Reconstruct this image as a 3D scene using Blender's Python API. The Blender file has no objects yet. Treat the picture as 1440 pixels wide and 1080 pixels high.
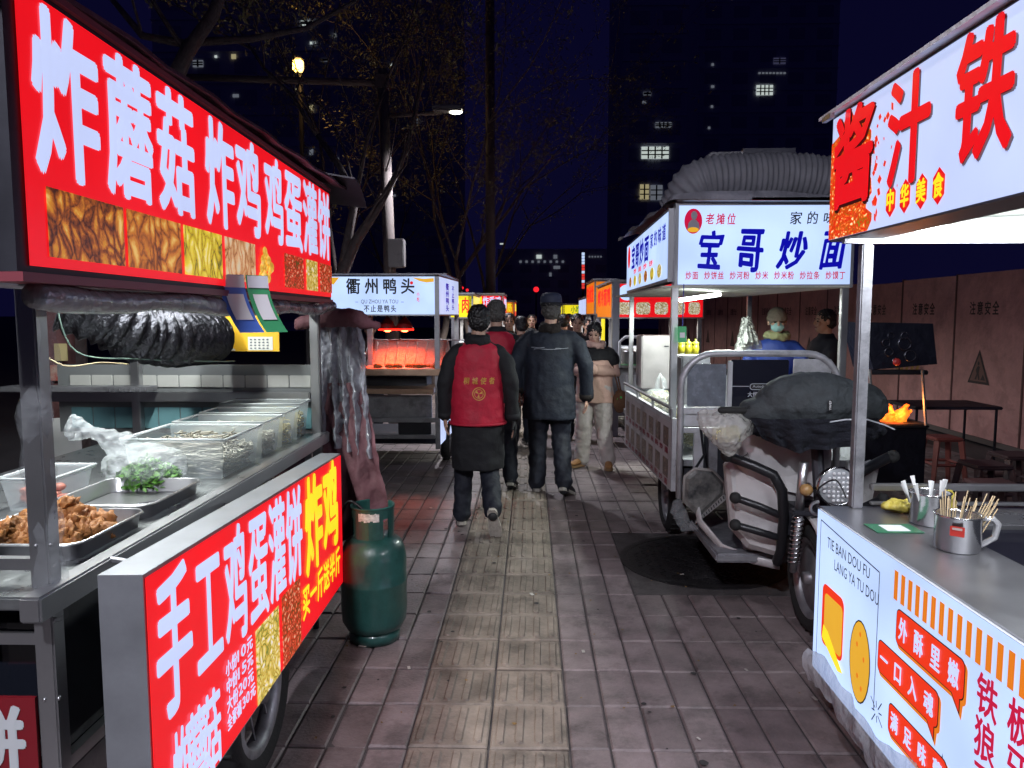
import bpy, bmesh, math, random
from mathutils import Vector, Matrix, noise
R = math.radians
random.seed(7)
scene = bpy.context.scene
col = scene.collection

# ------------------------------------------------------------------ camera
F = 1060.0 / 1440.0
CAM = Vector((0, 0, 1.55)); PITCH = math.atan(97 / 1060); YAW = R(1.35)
cd = bpy.data.cameras.new('camera'); cam = bpy.data.objects.new('camera', cd); col.objects.link(cam)
cam.location = CAM; cam.rotation_euler = (math.pi / 2 - PITCH, 0, YAW)
cd.sensor_width = 36; cd.lens = 36 * F; cd.clip_start = .03; cd.clip_end = 3000
scene.camera = cam
CR = cam.rotation_euler.to_matrix()

# ------------------------------------------------------------------ night sky, moonless: no sun
world = bpy.data.worlds.new('World'); scene.world = world; world.use_nodes = True
nt = world.node_tree; nt.nodes.clear()
wo = nt.nodes.new('ShaderNodeOutputWorld'); bg = nt.nodes.new('ShaderNodeBackground')
tc = nt.nodes.new('ShaderNodeTexCoord'); sp = nt.nodes.new('ShaderNodeSeparateXYZ'); cr = nt.nodes.new('ShaderNodeValToRGB')
nt.links.new(tc.outputs['Generated'], sp.inputs[0]); nt.links.new(sp.outputs['Z'], cr.inputs[0])
cr.color_ramp.elements[0].position = 0.0; cr.color_ramp.elements[0].color = (.0026, .0024, .0165, 1)
cr.color_ramp.elements[1].position = .55; cr.color_ramp.elements[1].color = (.0016, .0014, .0125, 1)
nt.links.new(cr.outputs[0], bg.inputs[0]); bg.inputs[1].default_value = 1.15
nt.links.new(bg.outputs[0], wo.inputs[0])
scene.view_settings.view_transform = 'Standard'; scene.view_settings.look = 'None'
scene.view_settings.exposure = 0; scene.view_settings.gamma = 1; scene.view_settings.use_curve_mapping = False
scene.cycles.use_denoising = True
scene.cycles.max_bounces = 6; scene.cycles.transparent_max_bounces = 12
scene.cycles.sample_clamp_indirect = 3.0; scene.cycles.blur_glossy = .5
scene.cycles.caustics_reflective = False; scene.cycles.caustics_refractive = False

LK = 3.1   # strength of the stall and street lamps
# ------------------------------------------------------------------ helpers
def at(px, py, Y):
    """world point seen at a photo pixel, at distance Y along the street"""
    d = CR @ Vector(((px - 720) / 1060, (540 - py) / 1060, -1))
    return CAM + d * ((Y - CAM.y) / d.y)
def atz(px, py, z):
    d = CR @ Vector(((px - 720) / 1060, (540 - py) / 1060, -1))
    return CAM + d * ((z - CAM.z) / d.z)
V = Vector
def along(px, py, a, b=0.):
    """distance Y at which the sight line of a photo pixel meets the upright plane x = a + b*y"""
    d = CR @ Vector(((px - 720) / 1060, (540 - py) / 1060, -1)); return a / (d.x / d.y - b)

MATS = {}
def mat(name, c, rough=.6, metal=0., var=0., scale=12., bump=0., bscale=80., emit=None, es=0., alpha=1., coat=0., c2=None, spec=.5, rnd=0., dirt=0., gpos=False):
    if name in MATS: return MATS[name]
    m = bpy.data.materials.new(name); m.use_nodes = True
    n = m.node_tree.nodes; l = m.node_tree.links; b = n['Principled BSDF']
    c = tuple(c) + (1,) if len(c) == 3 else c
    b.inputs['Base Color'].default_value = c; b.inputs['Roughness'].default_value = rough
    b.inputs['Metallic'].default_value = metal; b.inputs['Alpha'].default_value = alpha
    b.inputs['Coat Weight'].default_value = coat; b.inputs['Specular IOR Level'].default_value = spec
    if emit is not None:
        b.inputs['Emission Color'].default_value = tuple(emit) + (1,); b.inputs['Emission Strength'].default_value = es
    src = None
    if var or c2 or bump or rnd or dirt:
        t = n.new('ShaderNodeTexCoord'); vec = t.outputs['Object']
        if gpos: vec = n.new('ShaderNodeNewGeometry').outputs['Position']
    if var or c2:
        ns = n.new('ShaderNodeTexNoise'); ns.inputs['Scale'].default_value = scale; ns.inputs['Detail'].default_value = 6
        ns.inputs['Roughness'].default_value = .65
        l.new(vec, ns.inputs['Vector'])
        rp = n.new('ShaderNodeValToRGB'); l.new(ns.outputs['Fac'], rp.inputs[0])
        rp.color_ramp.elements[0].position = .32; rp.color_ramp.elements[1].position = .68
        lo = c2 if c2 else tuple(x * (1 - var) for x in c[:3]); hi = c[:3] if c2 else tuple(min(1, x * (1 + var)) for x in c[:3])
        rp.color_ramp.elements[0].color = tuple(lo) + (1,); rp.color_ramp.elements[1].color = tuple(hi) + (1,)
        src = rp.outputs[0]
        rr = n.new('ShaderNodeMapRange'); rr.inputs[3].default_value = max(0, rough - .13); rr.inputs[4].default_value = min(1, rough + .13)
        l.new(ns.outputs['Fac'], rr.inputs[0]); l.new(rr.outputs[0], b.inputs['Roughness'])
    if rnd:
        oi = n.new('ShaderNodeObjectInfo'); mr = n.new('ShaderNodeMapRange'); mr.inputs[3].default_value = 1 - rnd; mr.inputs[4].default_value = 1 + rnd
        l.new(oi.outputs['Random'], mr.inputs[0]); hs = n.new('ShaderNodeHueSaturation'); l.new(mr.outputs[0], hs.inputs['Value'])
        if src: l.new(src, hs.inputs['Color'])
        else: hs.inputs['Color'].default_value = c
        src = hs.outputs[0]
    if dirt:
        nd = n.new('ShaderNodeTexNoise'); nd.inputs['Scale'].default_value = 3.1; nd.inputs['Detail'].default_value = 8; nd.inputs['Roughness'].default_value = .75
        l.new(vec, nd.inputs['Vector'])
        dr = n.new('ShaderNodeValToRGB'); dr.color_ramp.elements[0].position = .5; dr.color_ramp.elements[1].position = .62
        dr.color_ramp.elements[0].color = (1, 1, 1, 1); dr.color_ramp.elements[1].color = (1 - dirt,) * 3 + (1,)
        mx = n.new('ShaderNodeMix'); mx.data_type = 'RGBA'; mx.blend_type = 'MULTIPLY'; mx.inputs[0].default_value = 1
        l.new(nd.outputs['Fac'], dr.inputs[0]); l.new(dr.outputs[0], mx.inputs[7])
        if src: l.new(src, mx.inputs[6])
        else: mx.inputs[6].default_value = c
        src = mx.outputs[2]
    if src: l.new(src, b.inputs['Base Color'])
    if bump:
        nb = n.new('ShaderNodeTexNoise'); nb.inputs['Scale'].default_value = bscale; nb.inputs['Detail'].default_value = 5
        l.new(vec, nb.inputs['Vector'])
        bp = n.new('ShaderNodeBump'); bp.inputs['Strength'].default_value = min(1, bump); bp.inputs['Distance'].default_value = .6 / bscale
        l.new(nb.outputs['Fac'], bp.inputs['Height']); l.new(bp.outputs[0], b.inputs['Normal'])
    MATS[name] = m; return m

def lightbox(name, c, es=1.0, uneven=.12, base=None):
    """backlit printed film: a diffuser with slightly uneven lamps behind it"""
    if name in MATS: return MATS[name]
    m = mat(name, base or tuple(x * .35 for x in c), rough=.3, emit=c, es=es, spec=.3)
    n = m.node_tree.nodes; l = m.node_tree.links; b = n['Principled BSDF']
    t = n.new('ShaderNodeTexCoord'); ns = n.new('ShaderNodeTexNoise'); ns.inputs['Scale'].default_value = 2.3; ns.inputs['Detail'].default_value = 2
    l.new(t.outputs['Object'], ns.inputs['Vector'])
    mr = n.new('ShaderNodeMapRange'); mr.inputs[1].default_value = .3; mr.inputs[2].default_value = .7
    mr.inputs[3].default_value = es * (1 - uneven); mr.inputs[4].default_value = es * (1 + uneven)
    l.new(ns.outputs['Fac'], mr.inputs[0]); l.new(mr.outputs[0], b.inputs['Emission Strength'])
    nb = n.new('ShaderNodeTexNoise'); nb.inputs['Scale'].default_value = 5; l.new(t.outputs['Object'], nb.inputs['Vector'])
    bp = n.new('ShaderNodeBump'); bp.inputs['Strength'].default_value = .2; bp.inputs['Distance'].default_value = .02
    l.new(nb.outputs['Fac'], bp.inputs['Height']); l.new(bp.outputs[0], b.inputs['Normal'])
    return m

def foodprint(name, cols, scale=22., es=.8, stretch=1.6, ang=40):
    """a printed food photograph: separate lumps or strips, dark between them, backlit"""
    if name in MATS: return MATS[name]
    m = bpy.data.materials.new(name); m.use_nodes = True; MATS[name] = m
    n = m.node_tree.nodes; l = m.node_tree.links; b = n['Principled BSDF']; b.inputs['Roughness'].default_value = .3
    t = n.new('ShaderNodeTexCoord'); w = n.new('ShaderNodeTexNoise'); w.inputs['Scale'].default_value = scale * .35; w.inputs['Detail'].default_value = 1
    l.new(t.outputs['Object'], w.inputs['Vector'])
    va = n.new('ShaderNodeVectorMath'); va.operation = 'SUBTRACT'; va.inputs[1].default_value = (.5, .5, .5); l.new(w.outputs['Color'], va.inputs[0])
    vs = n.new('ShaderNodeVectorMath'); vs.operation = 'SCALE'; vs.inputs['Scale'].default_value = 2.6 / scale; l.new(va.outputs[0], vs.inputs[0])
    ad = n.new('ShaderNodeVectorMath'); l.new(t.outputs['Object'], ad.inputs[0]); l.new(vs.outputs[0], ad.inputs[1])
    mp = n.new('ShaderNodeMapping'); mp.inputs['Rotation'].default_value = (R(ang), R(ang * .3), R(ang * .5)); mp.inputs['Scale'].default_value = (1, 1, stretch); l.new(ad.outputs[0], mp.inputs[0])
    vo = n.new('ShaderNodeTexVoronoi'); vo.inputs['Scale'].default_value = scale; l.new(mp.outputs[0], vo.inputs['Vector'])
    ve = n.new('ShaderNodeTexVoronoi'); ve.feature = 'DISTANCE_TO_EDGE'; ve.inputs['Scale'].default_value = scale; l.new(mp.outputs[0], ve.inputs['Vector'])
    sh = n.new('ShaderNodeSeparateColor'); l.new(vo.outputs['Color'], sh.inputs[0])
    ns = n.new('ShaderNodeTexNoise'); ns.inputs['Scale'].default_value = scale * 5; ns.inputs['Detail'].default_value = 4; l.new(ad.outputs[0], ns.inputs['Vector'])
    e1 = n.new('ShaderNodeMapRange'); e1.inputs[2].default_value = .42; e1.inputs[3].default_value = .02; e1.inputs[4].default_value = .62; l.new(ve.outputs['Distance'], e1.inputs[0])
    a1 = n.new('ShaderNodeMath'); a1.operation = 'MULTIPLY_ADD'; a1.inputs[1].default_value = .26; l.new(sh.outputs[0], a1.inputs[0]); l.new(e1.outputs[0], a1.inputs[2])
    a2 = n.new('ShaderNodeMath'); a2.operation = 'MULTIPLY_ADD'; a2.inputs[1].default_value = .5; l.new(ns.outputs['Fac'], a2.inputs[0]); l.new(a1.outputs[0], a2.inputs[2])
    rp = n.new('ShaderNodeValToRGB'); l.new(a2.outputs[0], rp.inputs[0])
    e = rp.color_ramp.elements; k = len(cols)
    e[0].position = .28; e[0].color = tuple(cols[0]) + (1,); e[1].position = 1.; e[1].color = tuple(cols[-1]) + (1,)
    for i in range(1, k - 1):
        x = e.new(.28 + .72 * i / (k - 1)); x.color = tuple(cols[i]) + (1,)
    l.new(rp.outputs[0], b.inputs['Base Color']); l.new(rp.outputs[0], b.inputs['Emission Color']); b.inputs['Emission Strength'].default_value = es
    return m

class MB:
    def __init__(s): s.v = []; s.f = []
    def add(s, vs, fs):
        o = len(s.v); s.v += [tuple(x) for x in vs]; s.f += [tuple(i + o for i in f) for f in fs]; return s
    def box(s, a, b, frame=None):
        x0, y0, z0 = a; x1, y1, z1 = b
        vs = [V((x, y, z)) for z in (z0, z1) for y in (y0, y1) for x in (x0, x1)]
        if frame: vs = [frame @ v for v in vs]
        return s.add(vs, [(0, 2, 3, 1), (4, 5, 7, 6), (0, 1, 5, 4), (2, 6, 7, 3), (0, 4, 6, 2), (1, 3, 7, 5)])
    def bevbox(s, a, b, r=.01, frame=None):
        bm = bmesh.new(); bmesh.ops.create_cube(bm, size=1)
        a = V(a); b = V(b); c = (a + b) / 2; d = b - a
        for v in bm.verts: v.co = V((v.co.x * d.x, v.co.y * d.y, v.co.z * d.z)) + c
        bmesh.ops.bevel(bm, geom=bm.edges[:], offset=min(r, min(abs(x) for x in d) * .45), segments=2, affect='EDGES')
        vs = [v.co.copy() for v in bm.verts]; bm.verts.index_update()
        if frame: vs = [frame @ v for v in vs]
        s.add(vs, [[v.index for v in f.verts] for f in bm.faces]); bm.free(); return s
    def quadbox(s, p, t):
        """slab from four corner points, thickness vector t"""
        p = [V(x) for x in p]; q = [x + V(t) for x in p]
        return s.add(p + q, [(0, 1, 2, 3), (7, 6, 5, 4), (0, 4, 5, 1), (1, 5, 6, 2), (2, 6, 7, 3), (3, 7, 4, 0)])
    def loft(s, secs, seg=14, cap=True, closed=False):
        o = len(s.v); n = len(secs)
        for c, ax, ay in secs:
            for k in range(seg):
                a = 2 * math.pi * k / seg
                s.v.append(tuple(V(c) + V(ax) * math.cos(a) + V(ay) * math.sin(a)))
        for i in range(n if closed else n - 1):
            j = (i + 1) % n
            for k in range(seg):
                k2 = (k + 1) % seg
                s.f.append((o + i * seg + k, o + i * seg + k2, o + j * seg + k2, o + j * seg + k))
        if cap and not closed:
            s.f.append(tuple(o + k for k in reversed(range(seg)))); s.f.append(tuple(o + (n - 1) * seg + k for k in range(seg)))
        return s
    def tube(s, pts, r, seg=10, cap=True, side=None, flat=1.0, dome=False, closed=False):
        pts = [V(p) for p in pts]; n = len(pts)
        rs = list(r) if hasattr(r, '__len__') else [r] * n
        secs = []; u = None
        for i, p in enumerate(pts):
            if closed: t = pts[(i + 1) % n] - pts[i - 1]
            else: t = pts[min(i + 1, n - 1)] - pts[max(i - 1, 0)]
            t = t.normalized() if t.length > 1e-9 else V((0, 0, 1))
            if u is None:
                a = V(side) if side else (V((0, 0, 1)) if abs(t.z) < .9 else V((1, 0, 0)))
                u = (a - t * a.dot(t)).normalized()
            else: u = (u - t * u.dot(t)).normalized()
            w = t.cross(u)
            ri = rs[i]; ra, rb = (ri if hasattr(ri, '__len__') else (ri, ri * flat))
            if dome and i == 0: 
                for q in (.25, .7): secs.append((p - t * ra * .9 * math.sqrt(1 - q * q) , u * ra * q, w * rb * q))
            secs.append((p, u * ra, w * rb))
            if dome and i == n - 1:
                for q in (.7, .25): secs.append((p + t * ra * .9 * math.sqrt(1 - q * q), u * ra * q, w * rb * q))
        return s.loft(secs, seg, cap, closed)
    def ell(s, c, r, seg=14, rings=9, rot=None):
        secs = []; c = V(c)
        for i in range(1, rings):
            a = math.pi * i / rings; zz = -math.cos(a); q = math.sin(a)
            p = V((0, 0, zz * r[2])); ax = V((r[0] * q, 0, 0)); ay = V((0, r[1] * q, 0))
            if rot: p = rot @ p; ax = rot @ ax; ay = rot @ ay
            secs.append((c + p, ax, ay))
        return s.loft(secs, seg)
    def lathe(s, prof, c, seg=24, axis=None):
        """profile of (radius, height) about a vertical axis at c"""
        A = axis or Matrix.Identity(3); c = V(c)
        secs = [(c + A @ V((0, 0, h)), A @ V((max(r, 1e-4), 0, 0)), A @ V((0, max(r, 1e-4), 0))) for r, h in prof]
        return s.loft(secs, seg, cap=False)
    def quad(s, *p): return s.add([V(x) for x in p], [tuple(range(len(p)))])
    def build(s, name, m, parent=None, smooth=False, label=None, kind=None, bevel=0):
        me = bpy.data.meshes.new(name); me.from_pydata(s.v, [], s.f); me.update()
        if smooth:
            me.polygons.foreach_set('use_smooth', [True] * len(me.polygons))
        me.materials.append(m)
        return link(name, me, parent, label, kind)

def link(name, me, parent=None, label=None, kind=None):
    o = bpy.data.objects.new(name, me); col.objects.link(o)
    if parent is not None:
        o.parent = parent; o.matrix_parent_inverse = WM(parent).inverted()
    if label: o['label'] = label
    if kind: o['kind'] = kind
    return o
def WM(o):
    m = Matrix.LocRotScale(o.location, o.rotation_euler, o.scale)
    return (WM(o.parent) @ o.matrix_parent_inverse @ m) if o.parent else m
def thing(name, label, cat, loc=(0, 0, 0), rz=0, group=None):
    o = bpy.data.objects.new(name, None); col.objects.link(o); o.empty_display_size = .1
    o.location = loc; o.rotation_euler = (0, 0, rz); o['label'] = label; o['category'] = cat
    if group: o['group'] = group
    return o
def tag(o, label, cat, group=None):
    o['label'] = label; o['category'] = cat
    if group: o['group'] = group
    return o
def copy_tree(o, parent=None, loc=None, rz=None, label=None):
    c = o.copy(); col.objects.link(c)
    if parent is not None: mi = o.matrix_parent_inverse.copy(); c.parent = parent; c.matrix_parent_inverse = mi
    if loc is not None: c.location = loc
    if rz is not None: c.rotation_euler = (0, 0, rz)
    if label: c['label'] = label
    for ch in list(o.children): copy_tree(ch, c)
    return c

def evalmesh(me, mods):
    """bake modifiers into a mesh"""
    o = bpy.data.objects.new('bake', me); col.objects.link(o)
    for kind, kw in mods:
        md = o.modifiers.new(kind, kind)
        for k, v in kw.items(): setattr(md, k, v)
    dg = bpy.context.evaluated_depsgraph_get(); dg.update()
    r = bpy.data.meshes.new_from_object(o.evaluated_get(dg), depsgraph=dg)
    bpy.data.objects.remove(o); return r
TEX = {}
def clouds(size, depth=2):
    k = (size, depth)
    if k not in TEX:
        t = bpy.data.textures.new('folds', 'CLOUDS'); t.noise_scale = size; t.noise_depth = depth; TEX[k] = t
    return TEX[k]
def organic(mb, name, m, parent, voxel=.012, smooth=4, folds=0., fsize=.08, label=None, kind=None):
    """union of closed shapes as ONE continuous skin"""
    me = bpy.data.meshes.new(name); me.from_pydata(mb.v, [], mb.f); me.update()
    mods = [('REMESH', dict(mode='VOXEL', voxel_size=voxel, use_smooth_shade=True))]
    if smooth: mods.append(('SMOOTH', dict(factor=.5, iterations=smooth)))
    if folds: mods.append(('DISPLACE', dict(texture=clouds(fsize), strength=folds, mid_level=.5)))
    r = evalmesh(me, mods); bpy.data.meshes.remove(me); r.name = name
    r.materials.clear(); r.materials.append(m)
    r.polygons.foreach_set('use_smooth', [True] * len(r.polygons))
    return link(name, r, parent, label, kind)

# ---- lettering: glyphs become flat printed shapes on a face
_tc = {}
def glyphs(s, off=0.):
    k = (s, off)
    if k in _tc: return _tc[k]
    cu = bpy.data.curves.new('t', 'FONT'); cu.body = s; cu.offset = off; cu.resolution_u = 2; cu.size = 1
    o = bpy.data.objects.new('t', cu); col.objects.link(o)
    dg = bpy.context.evaluated_depsgraph_get(); dg.update()
    me = bpy.data.meshes.new_from_object(o.evaluated_get(dg), depsgraph=dg)
    vs = [v.co.copy() for v in me.vertices]; fs = [tuple(p.vertices) for p in me.polygons]
    bpy.data.objects.remove(o); bpy.data.curves.remove(cu); bpy.data.meshes.remove(me)
    _tc[k] = (vs, fs); return vs, fs
def _bb(vs):
    return min(v.x for v in vs), max(v.x for v in vs), min(v.y for v in vs), max(v.y for v in vs)
_g = _bb(glyphs('国')[0]); _g2 = _bb(glyphs('国国')[0]); ADV = _g2[1] - _g[1]
EMY0 = _g[2] - .02; EMH = _g[3] - _g[2] + .04
class Face:
    def __init__(s, o, u, v): s.o = V(o); s.u = V(u).normalized(); s.v = V(v).normalized(); s.n = s.u.cross(s.v)
    def p(s, a, b, h=0.): return s.o + s.u * a + s.v * b + s.n * h
    def cjk(s, mb, txt, a0, a1, b0, b1, h=.003, off=.02, shear=0., fill=.96, wob=0.):
        """each character of txt fills an equal cell of the rectangle"""
        n = len(txt); w = (a1 - a0) / n
        for i, ch in enumerate(txt):
            if ch == ' ': continue
            vs, fs = glyphs(ch)
            if not vs: continue
            sx = w * fill / (ADV); sy = (b1 - b0) / EMH; r = off * ADV
            dirs = [(0, 0)] if not off else [(0, 0)] + [(math.cos(R(45 * k)) * r, math.sin(R(45 * k)) * r * min(1.0, sx / sy)) for k in range(8)]
            for kk, (dx, dy) in enumerate(dirs):
                out = []
                for q in vs:
                    x = a0 + i * w + w * (1 - fill) / 2 + (q.x + dx) * sx; y = b0 + (q.y + dy - EMY0) * sy
                    x += shear * (y - b0)
                    if wob:
                        nn = noise.noise_vector(V((x / wob * .12, y / wob * .12, i * 3.1))); x += nn.x * wob; y += nn.y * wob
                    out.append(s.p(x, y, h + kk * .00015))
                mb.add(out, fs)
    def latin(s, mb, txt, a0, a1, b0, b1, h=.003, off=.0):
        vs, fs = glyphs(txt)
        if not vs: return
        x0, x1, y0, y1 = _bb(vs)
        for kk, (dx, dy) in enumerate([(0, 0)] + ([(off, 0), (-off, 0), (0, off * .6), (0, -off * .6)] if off else [])):
            mb.add([s.p(a0 + dx + (q.x - x0) / (x1 - x0) * (a1 - a0), b0 + dy + (q.y - y0) / (y1 - y0) * (b1 - b0), h + kk * .00015) for q in vs], fs)
    def poly(s, mb, pts, h=.002):
        n = len(pts)
        mb.add([s.p(a, b, h) for a, b in pts], [tuple(range(n))])
        return mb
    def rect(s, mb, a0, a1, b0, b1, h=.002, r=0.):
        if r <= 0: pts = [(a0, b0), (a1, b0), (a1, b1), (a0, b1)]
        else:
            pts = []
            for cx, cy, st in ((a1 - r, b0 + r, -90), (a1 - r, b1 - r, 0), (a0 + r, b1 - r, 90), (a0 + r, b0 + r, 180)):
                for k in range(6):
                    an = R(st + 18 * k); pts.append((cx + r * math.cos(an), cy + r * math.sin(an)))
        return s.poly(mb, pts, h)
    def disc(s, mb, ca, cb, ra, rb, h=.002, seg=20):
        return s.poly(mb, [(ca + ra * math.cos(2 * math.pi * k / seg), cb + rb * math.sin(2 * math.pi * k / seg)) for k in range(seg)], h)
    def line(s, mb, a0, b0, a1, b1, w=.003, h=.003):
        d = V((a1 - a0, b1 - b0)).normalized(); nx, ny = -d.y * w / 2, d.x * w / 2
        return s.poly(mb, [(a0 - nx, b0 - ny), (a1 - nx, b1 - ny), (a1 + nx, b1 + ny), (a0 + nx, b0 + ny)], h)
    def box(s, mb, a0, a1, b0, b1, h0, h1):
        p = [s.p(a0, b0, h0), s.p(a1, b0, h0), s.p(a1, b1, h0), s.p(a0, b1, h0)]
        return mb.quadbox(p, s.n * (h1 - h0))

def area(name, loc, sx, sy, power, c=(1, 1, 1), rot=(0, 0, 0), parent=None, spread=180):
    ld = bpy.data.lights.new(name, 'AREA'); ld.shape = 'RECTANGLE'; ld.size = sx; ld.size_y = sy; ld.energy = power * LK; ld.color = c; ld.spread = R(spread)
    o = bpy.data.objects.new(name, ld); col.objects.link(o); o.location = loc; o.rotation_euler = rot
    if parent is not None: o.parent = parent; o.matrix_parent_inverse = WM(parent).inverted()
    return o
# ------------------------------------------------------------------ materials
STEEL = mat('brushed_steel', (.5, .5, .52), .32, .9, var=.05, scale=5, bump=.05, bscale=60)
DULL = mat('dull_galvanised_steel', (.33, .33, .36), .5, .7, var=.2, scale=9, bump=.15, bscale=30, dirt=.35)
DARKMETAL = mat('dark_painted_steel', (.035, .035, .045), .45, .4, var=.3, scale=8)
BLACK = mat('black_plastic', (.012, .012, .015), .45, var=.3, scale=15)
RUBBER = mat('tyre_rubber', (.014, .014, .015), .8, bump=.3, bscale=60)
WHITEP = mat('white_paint', (.7, .72, .75), .45, var=.08, scale=6, dirt=.3)
CLEAR = mat('clear_plastic_tub', (.62, .68, .7), .22, alpha=.36)
FILM = mat('crinkled_clear_film', (.55, .58, .62), .12, alpha=.15, bump=.9, bscale=26)
BAGM = mat('thin_plastic_bag', (.75, .8, .82), .15, alpha=.30, bump=1., bscale=24)
TARP = mat('grey_tarpaulin', (.22, .22, .26), .6, var=.25, scale=5, bump=.5, bscale=12)
L_RED = lightbox('backlit_red_film', (.80, .006, .012), 1.0, .1, base=(.5, .01, .015))
L_WHITE = lightbox('backlit_white_film', (.56, .66, .98), .92, .1)
L_COOL = lightbox('backlit_cool_film', (.50, .66, 1.0), 1.05, .16)
L_LETTER = lightbox('backlit_white_lettering', (.56, .64, .95), 1.0, .06)
L_YEL = lightbox('backlit_yellow_print', (.9, .75, .02), 1.0, .05)
P_RED = lightbox('backlit_red_print', (.78, .006, .012), .95, .05)
P_BLUE = lightbox('backlit_blue_print', (.004, .004, .42), .8, .05)
P_BLACK = mat('black_print', (.012, .012, .016), .5)
P_GREY = mat('grey_print', (.12, .13, .16), .5)
P_MAG = lightbox('backlit_crimson_print', (.55, .006, .05), .9, .05)
P_ORANGE = lightbox('backlit_orange_print', (.78, .2, .01), .9, .05)
P_VERM = lightbox('backlit_vermilion_print', (.82, .035, .006), .95, .05)
P_AMBER = lightbox('backlit_amber_print', (.8, .42, .03), .9, .06)
P_GREEN = lightbox('backlit_green_print', (.1, .3, .03), .7, .05)
FRIED = foodprint('print_fried_chicken', [(.05, .008, 0), (.35, .08, .005), (.7, .28, .02), (.9, .6, .18)], 27, stretch=.75)
FRIED2 = foodprint('print_crisp_strips', [(.08, .012, 0), (.42, .11, .008), (.66, .24, .02), (.85, .5, .12)], 25, stretch=.6)
FRIES = foodprint('print_yellow_fries', [(.12, .1, .005), (.6, .42, .01), (.9, .68, .04), (.9, .8, .35)], 30, stretch=.35)
SHRIMP = foodprint('print_pink_strips', [(.2, .05, .01), (.6, .28, .1), (.8, .48, .25), (.7, .6, .4)], 34, stretch=.35, ang=80)
CHILI = foodprint('print_red_skewers', [(.02, .08, .005), (.4, .02, .005), (.75, .06, .01), (.7, .5, .3)], 40)
ROLLS = foodprint('print_filled_rolls', [(.05, .15, .02), (.6, .4, .05), (.85, .66, .2), (.75, .75, .8)], 30)
SPICE = foodprint('print_chili_sauce_pile', [(.1, .25, .01), (.55, .01, 0), (.85, .03, .004), (.9, .3, .02), (.9, .8, .5)], 45, es=.9)
BOWL = foodprint('print_noodle_bowls', [(.1, .06, .02), (.5, .4, .2), (.7, .65, .5), (.75, .8, .9)], 40)
# ------------------------------------------------------------------ ground
TILEM = mat('worn_paving_tile', (.195, .156, .160), .52, var=.30, scale=6, bump=.45, bscale=70, rnd=.20, dirt=.42, gpos=True)
TACTM = mat('worn_tactile_tile', (.215, .178, .150), .58, var=.32, scale=7, bump=.45, bscale=60, rnd=.14, dirt=.42, gpos=True)
GROUT = mat('dark_grout', (.07, .06, .062), .85, var=.3, scale=30, bump=.4, bscale=90)
ASPH = mat('dark_ground', (.05, .048, .05), .8, var=.2, scale=3, bump=.3, bscale=50)
g = MB(); g.quad((-600, -200, -.03), (600, -200, -.03), (600, 900, -.03), (-600, 900, -.03)); g.build('ground', ASPH, kind='structure')
pave = MB().box((-5, -1, -.028), (5.4, 60, -.010)).build('pavement', GROUT, kind='structure')
TW = .1465; TL = .303; X0 = .148; Y0 = 2.879 - TL * 10
def tile_mesh(w, l, tact=False):
    b = MB(); g = .004; x, y = w / 2 - g, l / 2 - g; c = .006
    b.add([(-x, -y, -.012), (x, -y, -.012), (x, y, -.012), (-x, y, -.012), (-x, -y, -c), (x, -y, -c), (x, y, -c), (-x, y, -c),
           (-x + c, -y + c, 0), (x - c, -y + c, 0), (x - c, y - c, 0), (-x + c, y - c, 0)],
          [(4, 5, 9, 8), (5, 6, 10, 9), (6, 7, 11, 10), (7, 4, 8, 11), (8, 9, 10, 11), (0, 1, 5, 4), (1, 2, 6, 5), (2, 3, 7, 6), (3, 0, 4, 7)])
    if tact:
        for k in range(4):
            cx = -x + (k + .5) * 2 * x / 4; hw = .020; hl = y - .020
            pts = []
            for s, sy in ((1, 1), (-1, -1)):
                for a in (0, 45, 90, 135):
                    an = R(a + (0 if s > 0 else 180)); pts.append((cx + hw * math.cos(an), sy * (hl - hw) + hw * math.sin(an)))
            n = len(pts)
            top = [(cx + (p[0] - cx) * .68, p[1] * .97, .008) for p in pts]
            b.add([(p[0], p[1], 0) for p in pts] + top, [(i, (i + 1) % n, n + (i + 1) % n, n + i) for i in range(n)] + [tuple(range(n, 2 * n))])
    return b
def mk(b, name, m):
    me = bpy.data.meshes.new(name); me.from_pydata(b.v, [], b.f); me.update(); me.materials.append(m); return me
ME_T = mk(tile_mesh(TW, TL), 'tile', TILEM); ME_K = mk(tile_mesh(TW * 2, TL, True), 'tactile_tile', TACTM)
rest = MB(); tmpl = tile_mesh(TW, TL); restk = MB(); tmplk = tile_mesh(TW * 2, TL, True)
rnd = random.Random(3); cand = []
MH = V((1.1005, 4.697)); MR = .47
for r_ in range(3, 62):
    cy = Y0 + (r_ + .5) * TL
    for c_ in range(-30, 32):
        if c_ in (-4, -3, -2, -1):
            if c_ in (-4, -2): cand.append((cy, X0 + (c_ + 1) * TW, True))
            continue
        cx = X0 + (c_ + .5) * TW
        if abs(cx - MH.x) < .512 and abs(cy - MH.y) < .6: continue
        cand.append((cy, cx, False))
def vis(t):
    return abs(t[1]) < t[0] * .70 + .1 and t[0] > 2.2 and not (t[1] < -1.0 and t[0] < 3.9) and not (t[1] > 1.25 and t[0] < 3.)
cand.sort(key=lambda t: (not vis(t), t[0] + .15 * abs(t[1])))
nt_ = nk_ = 0
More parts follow.
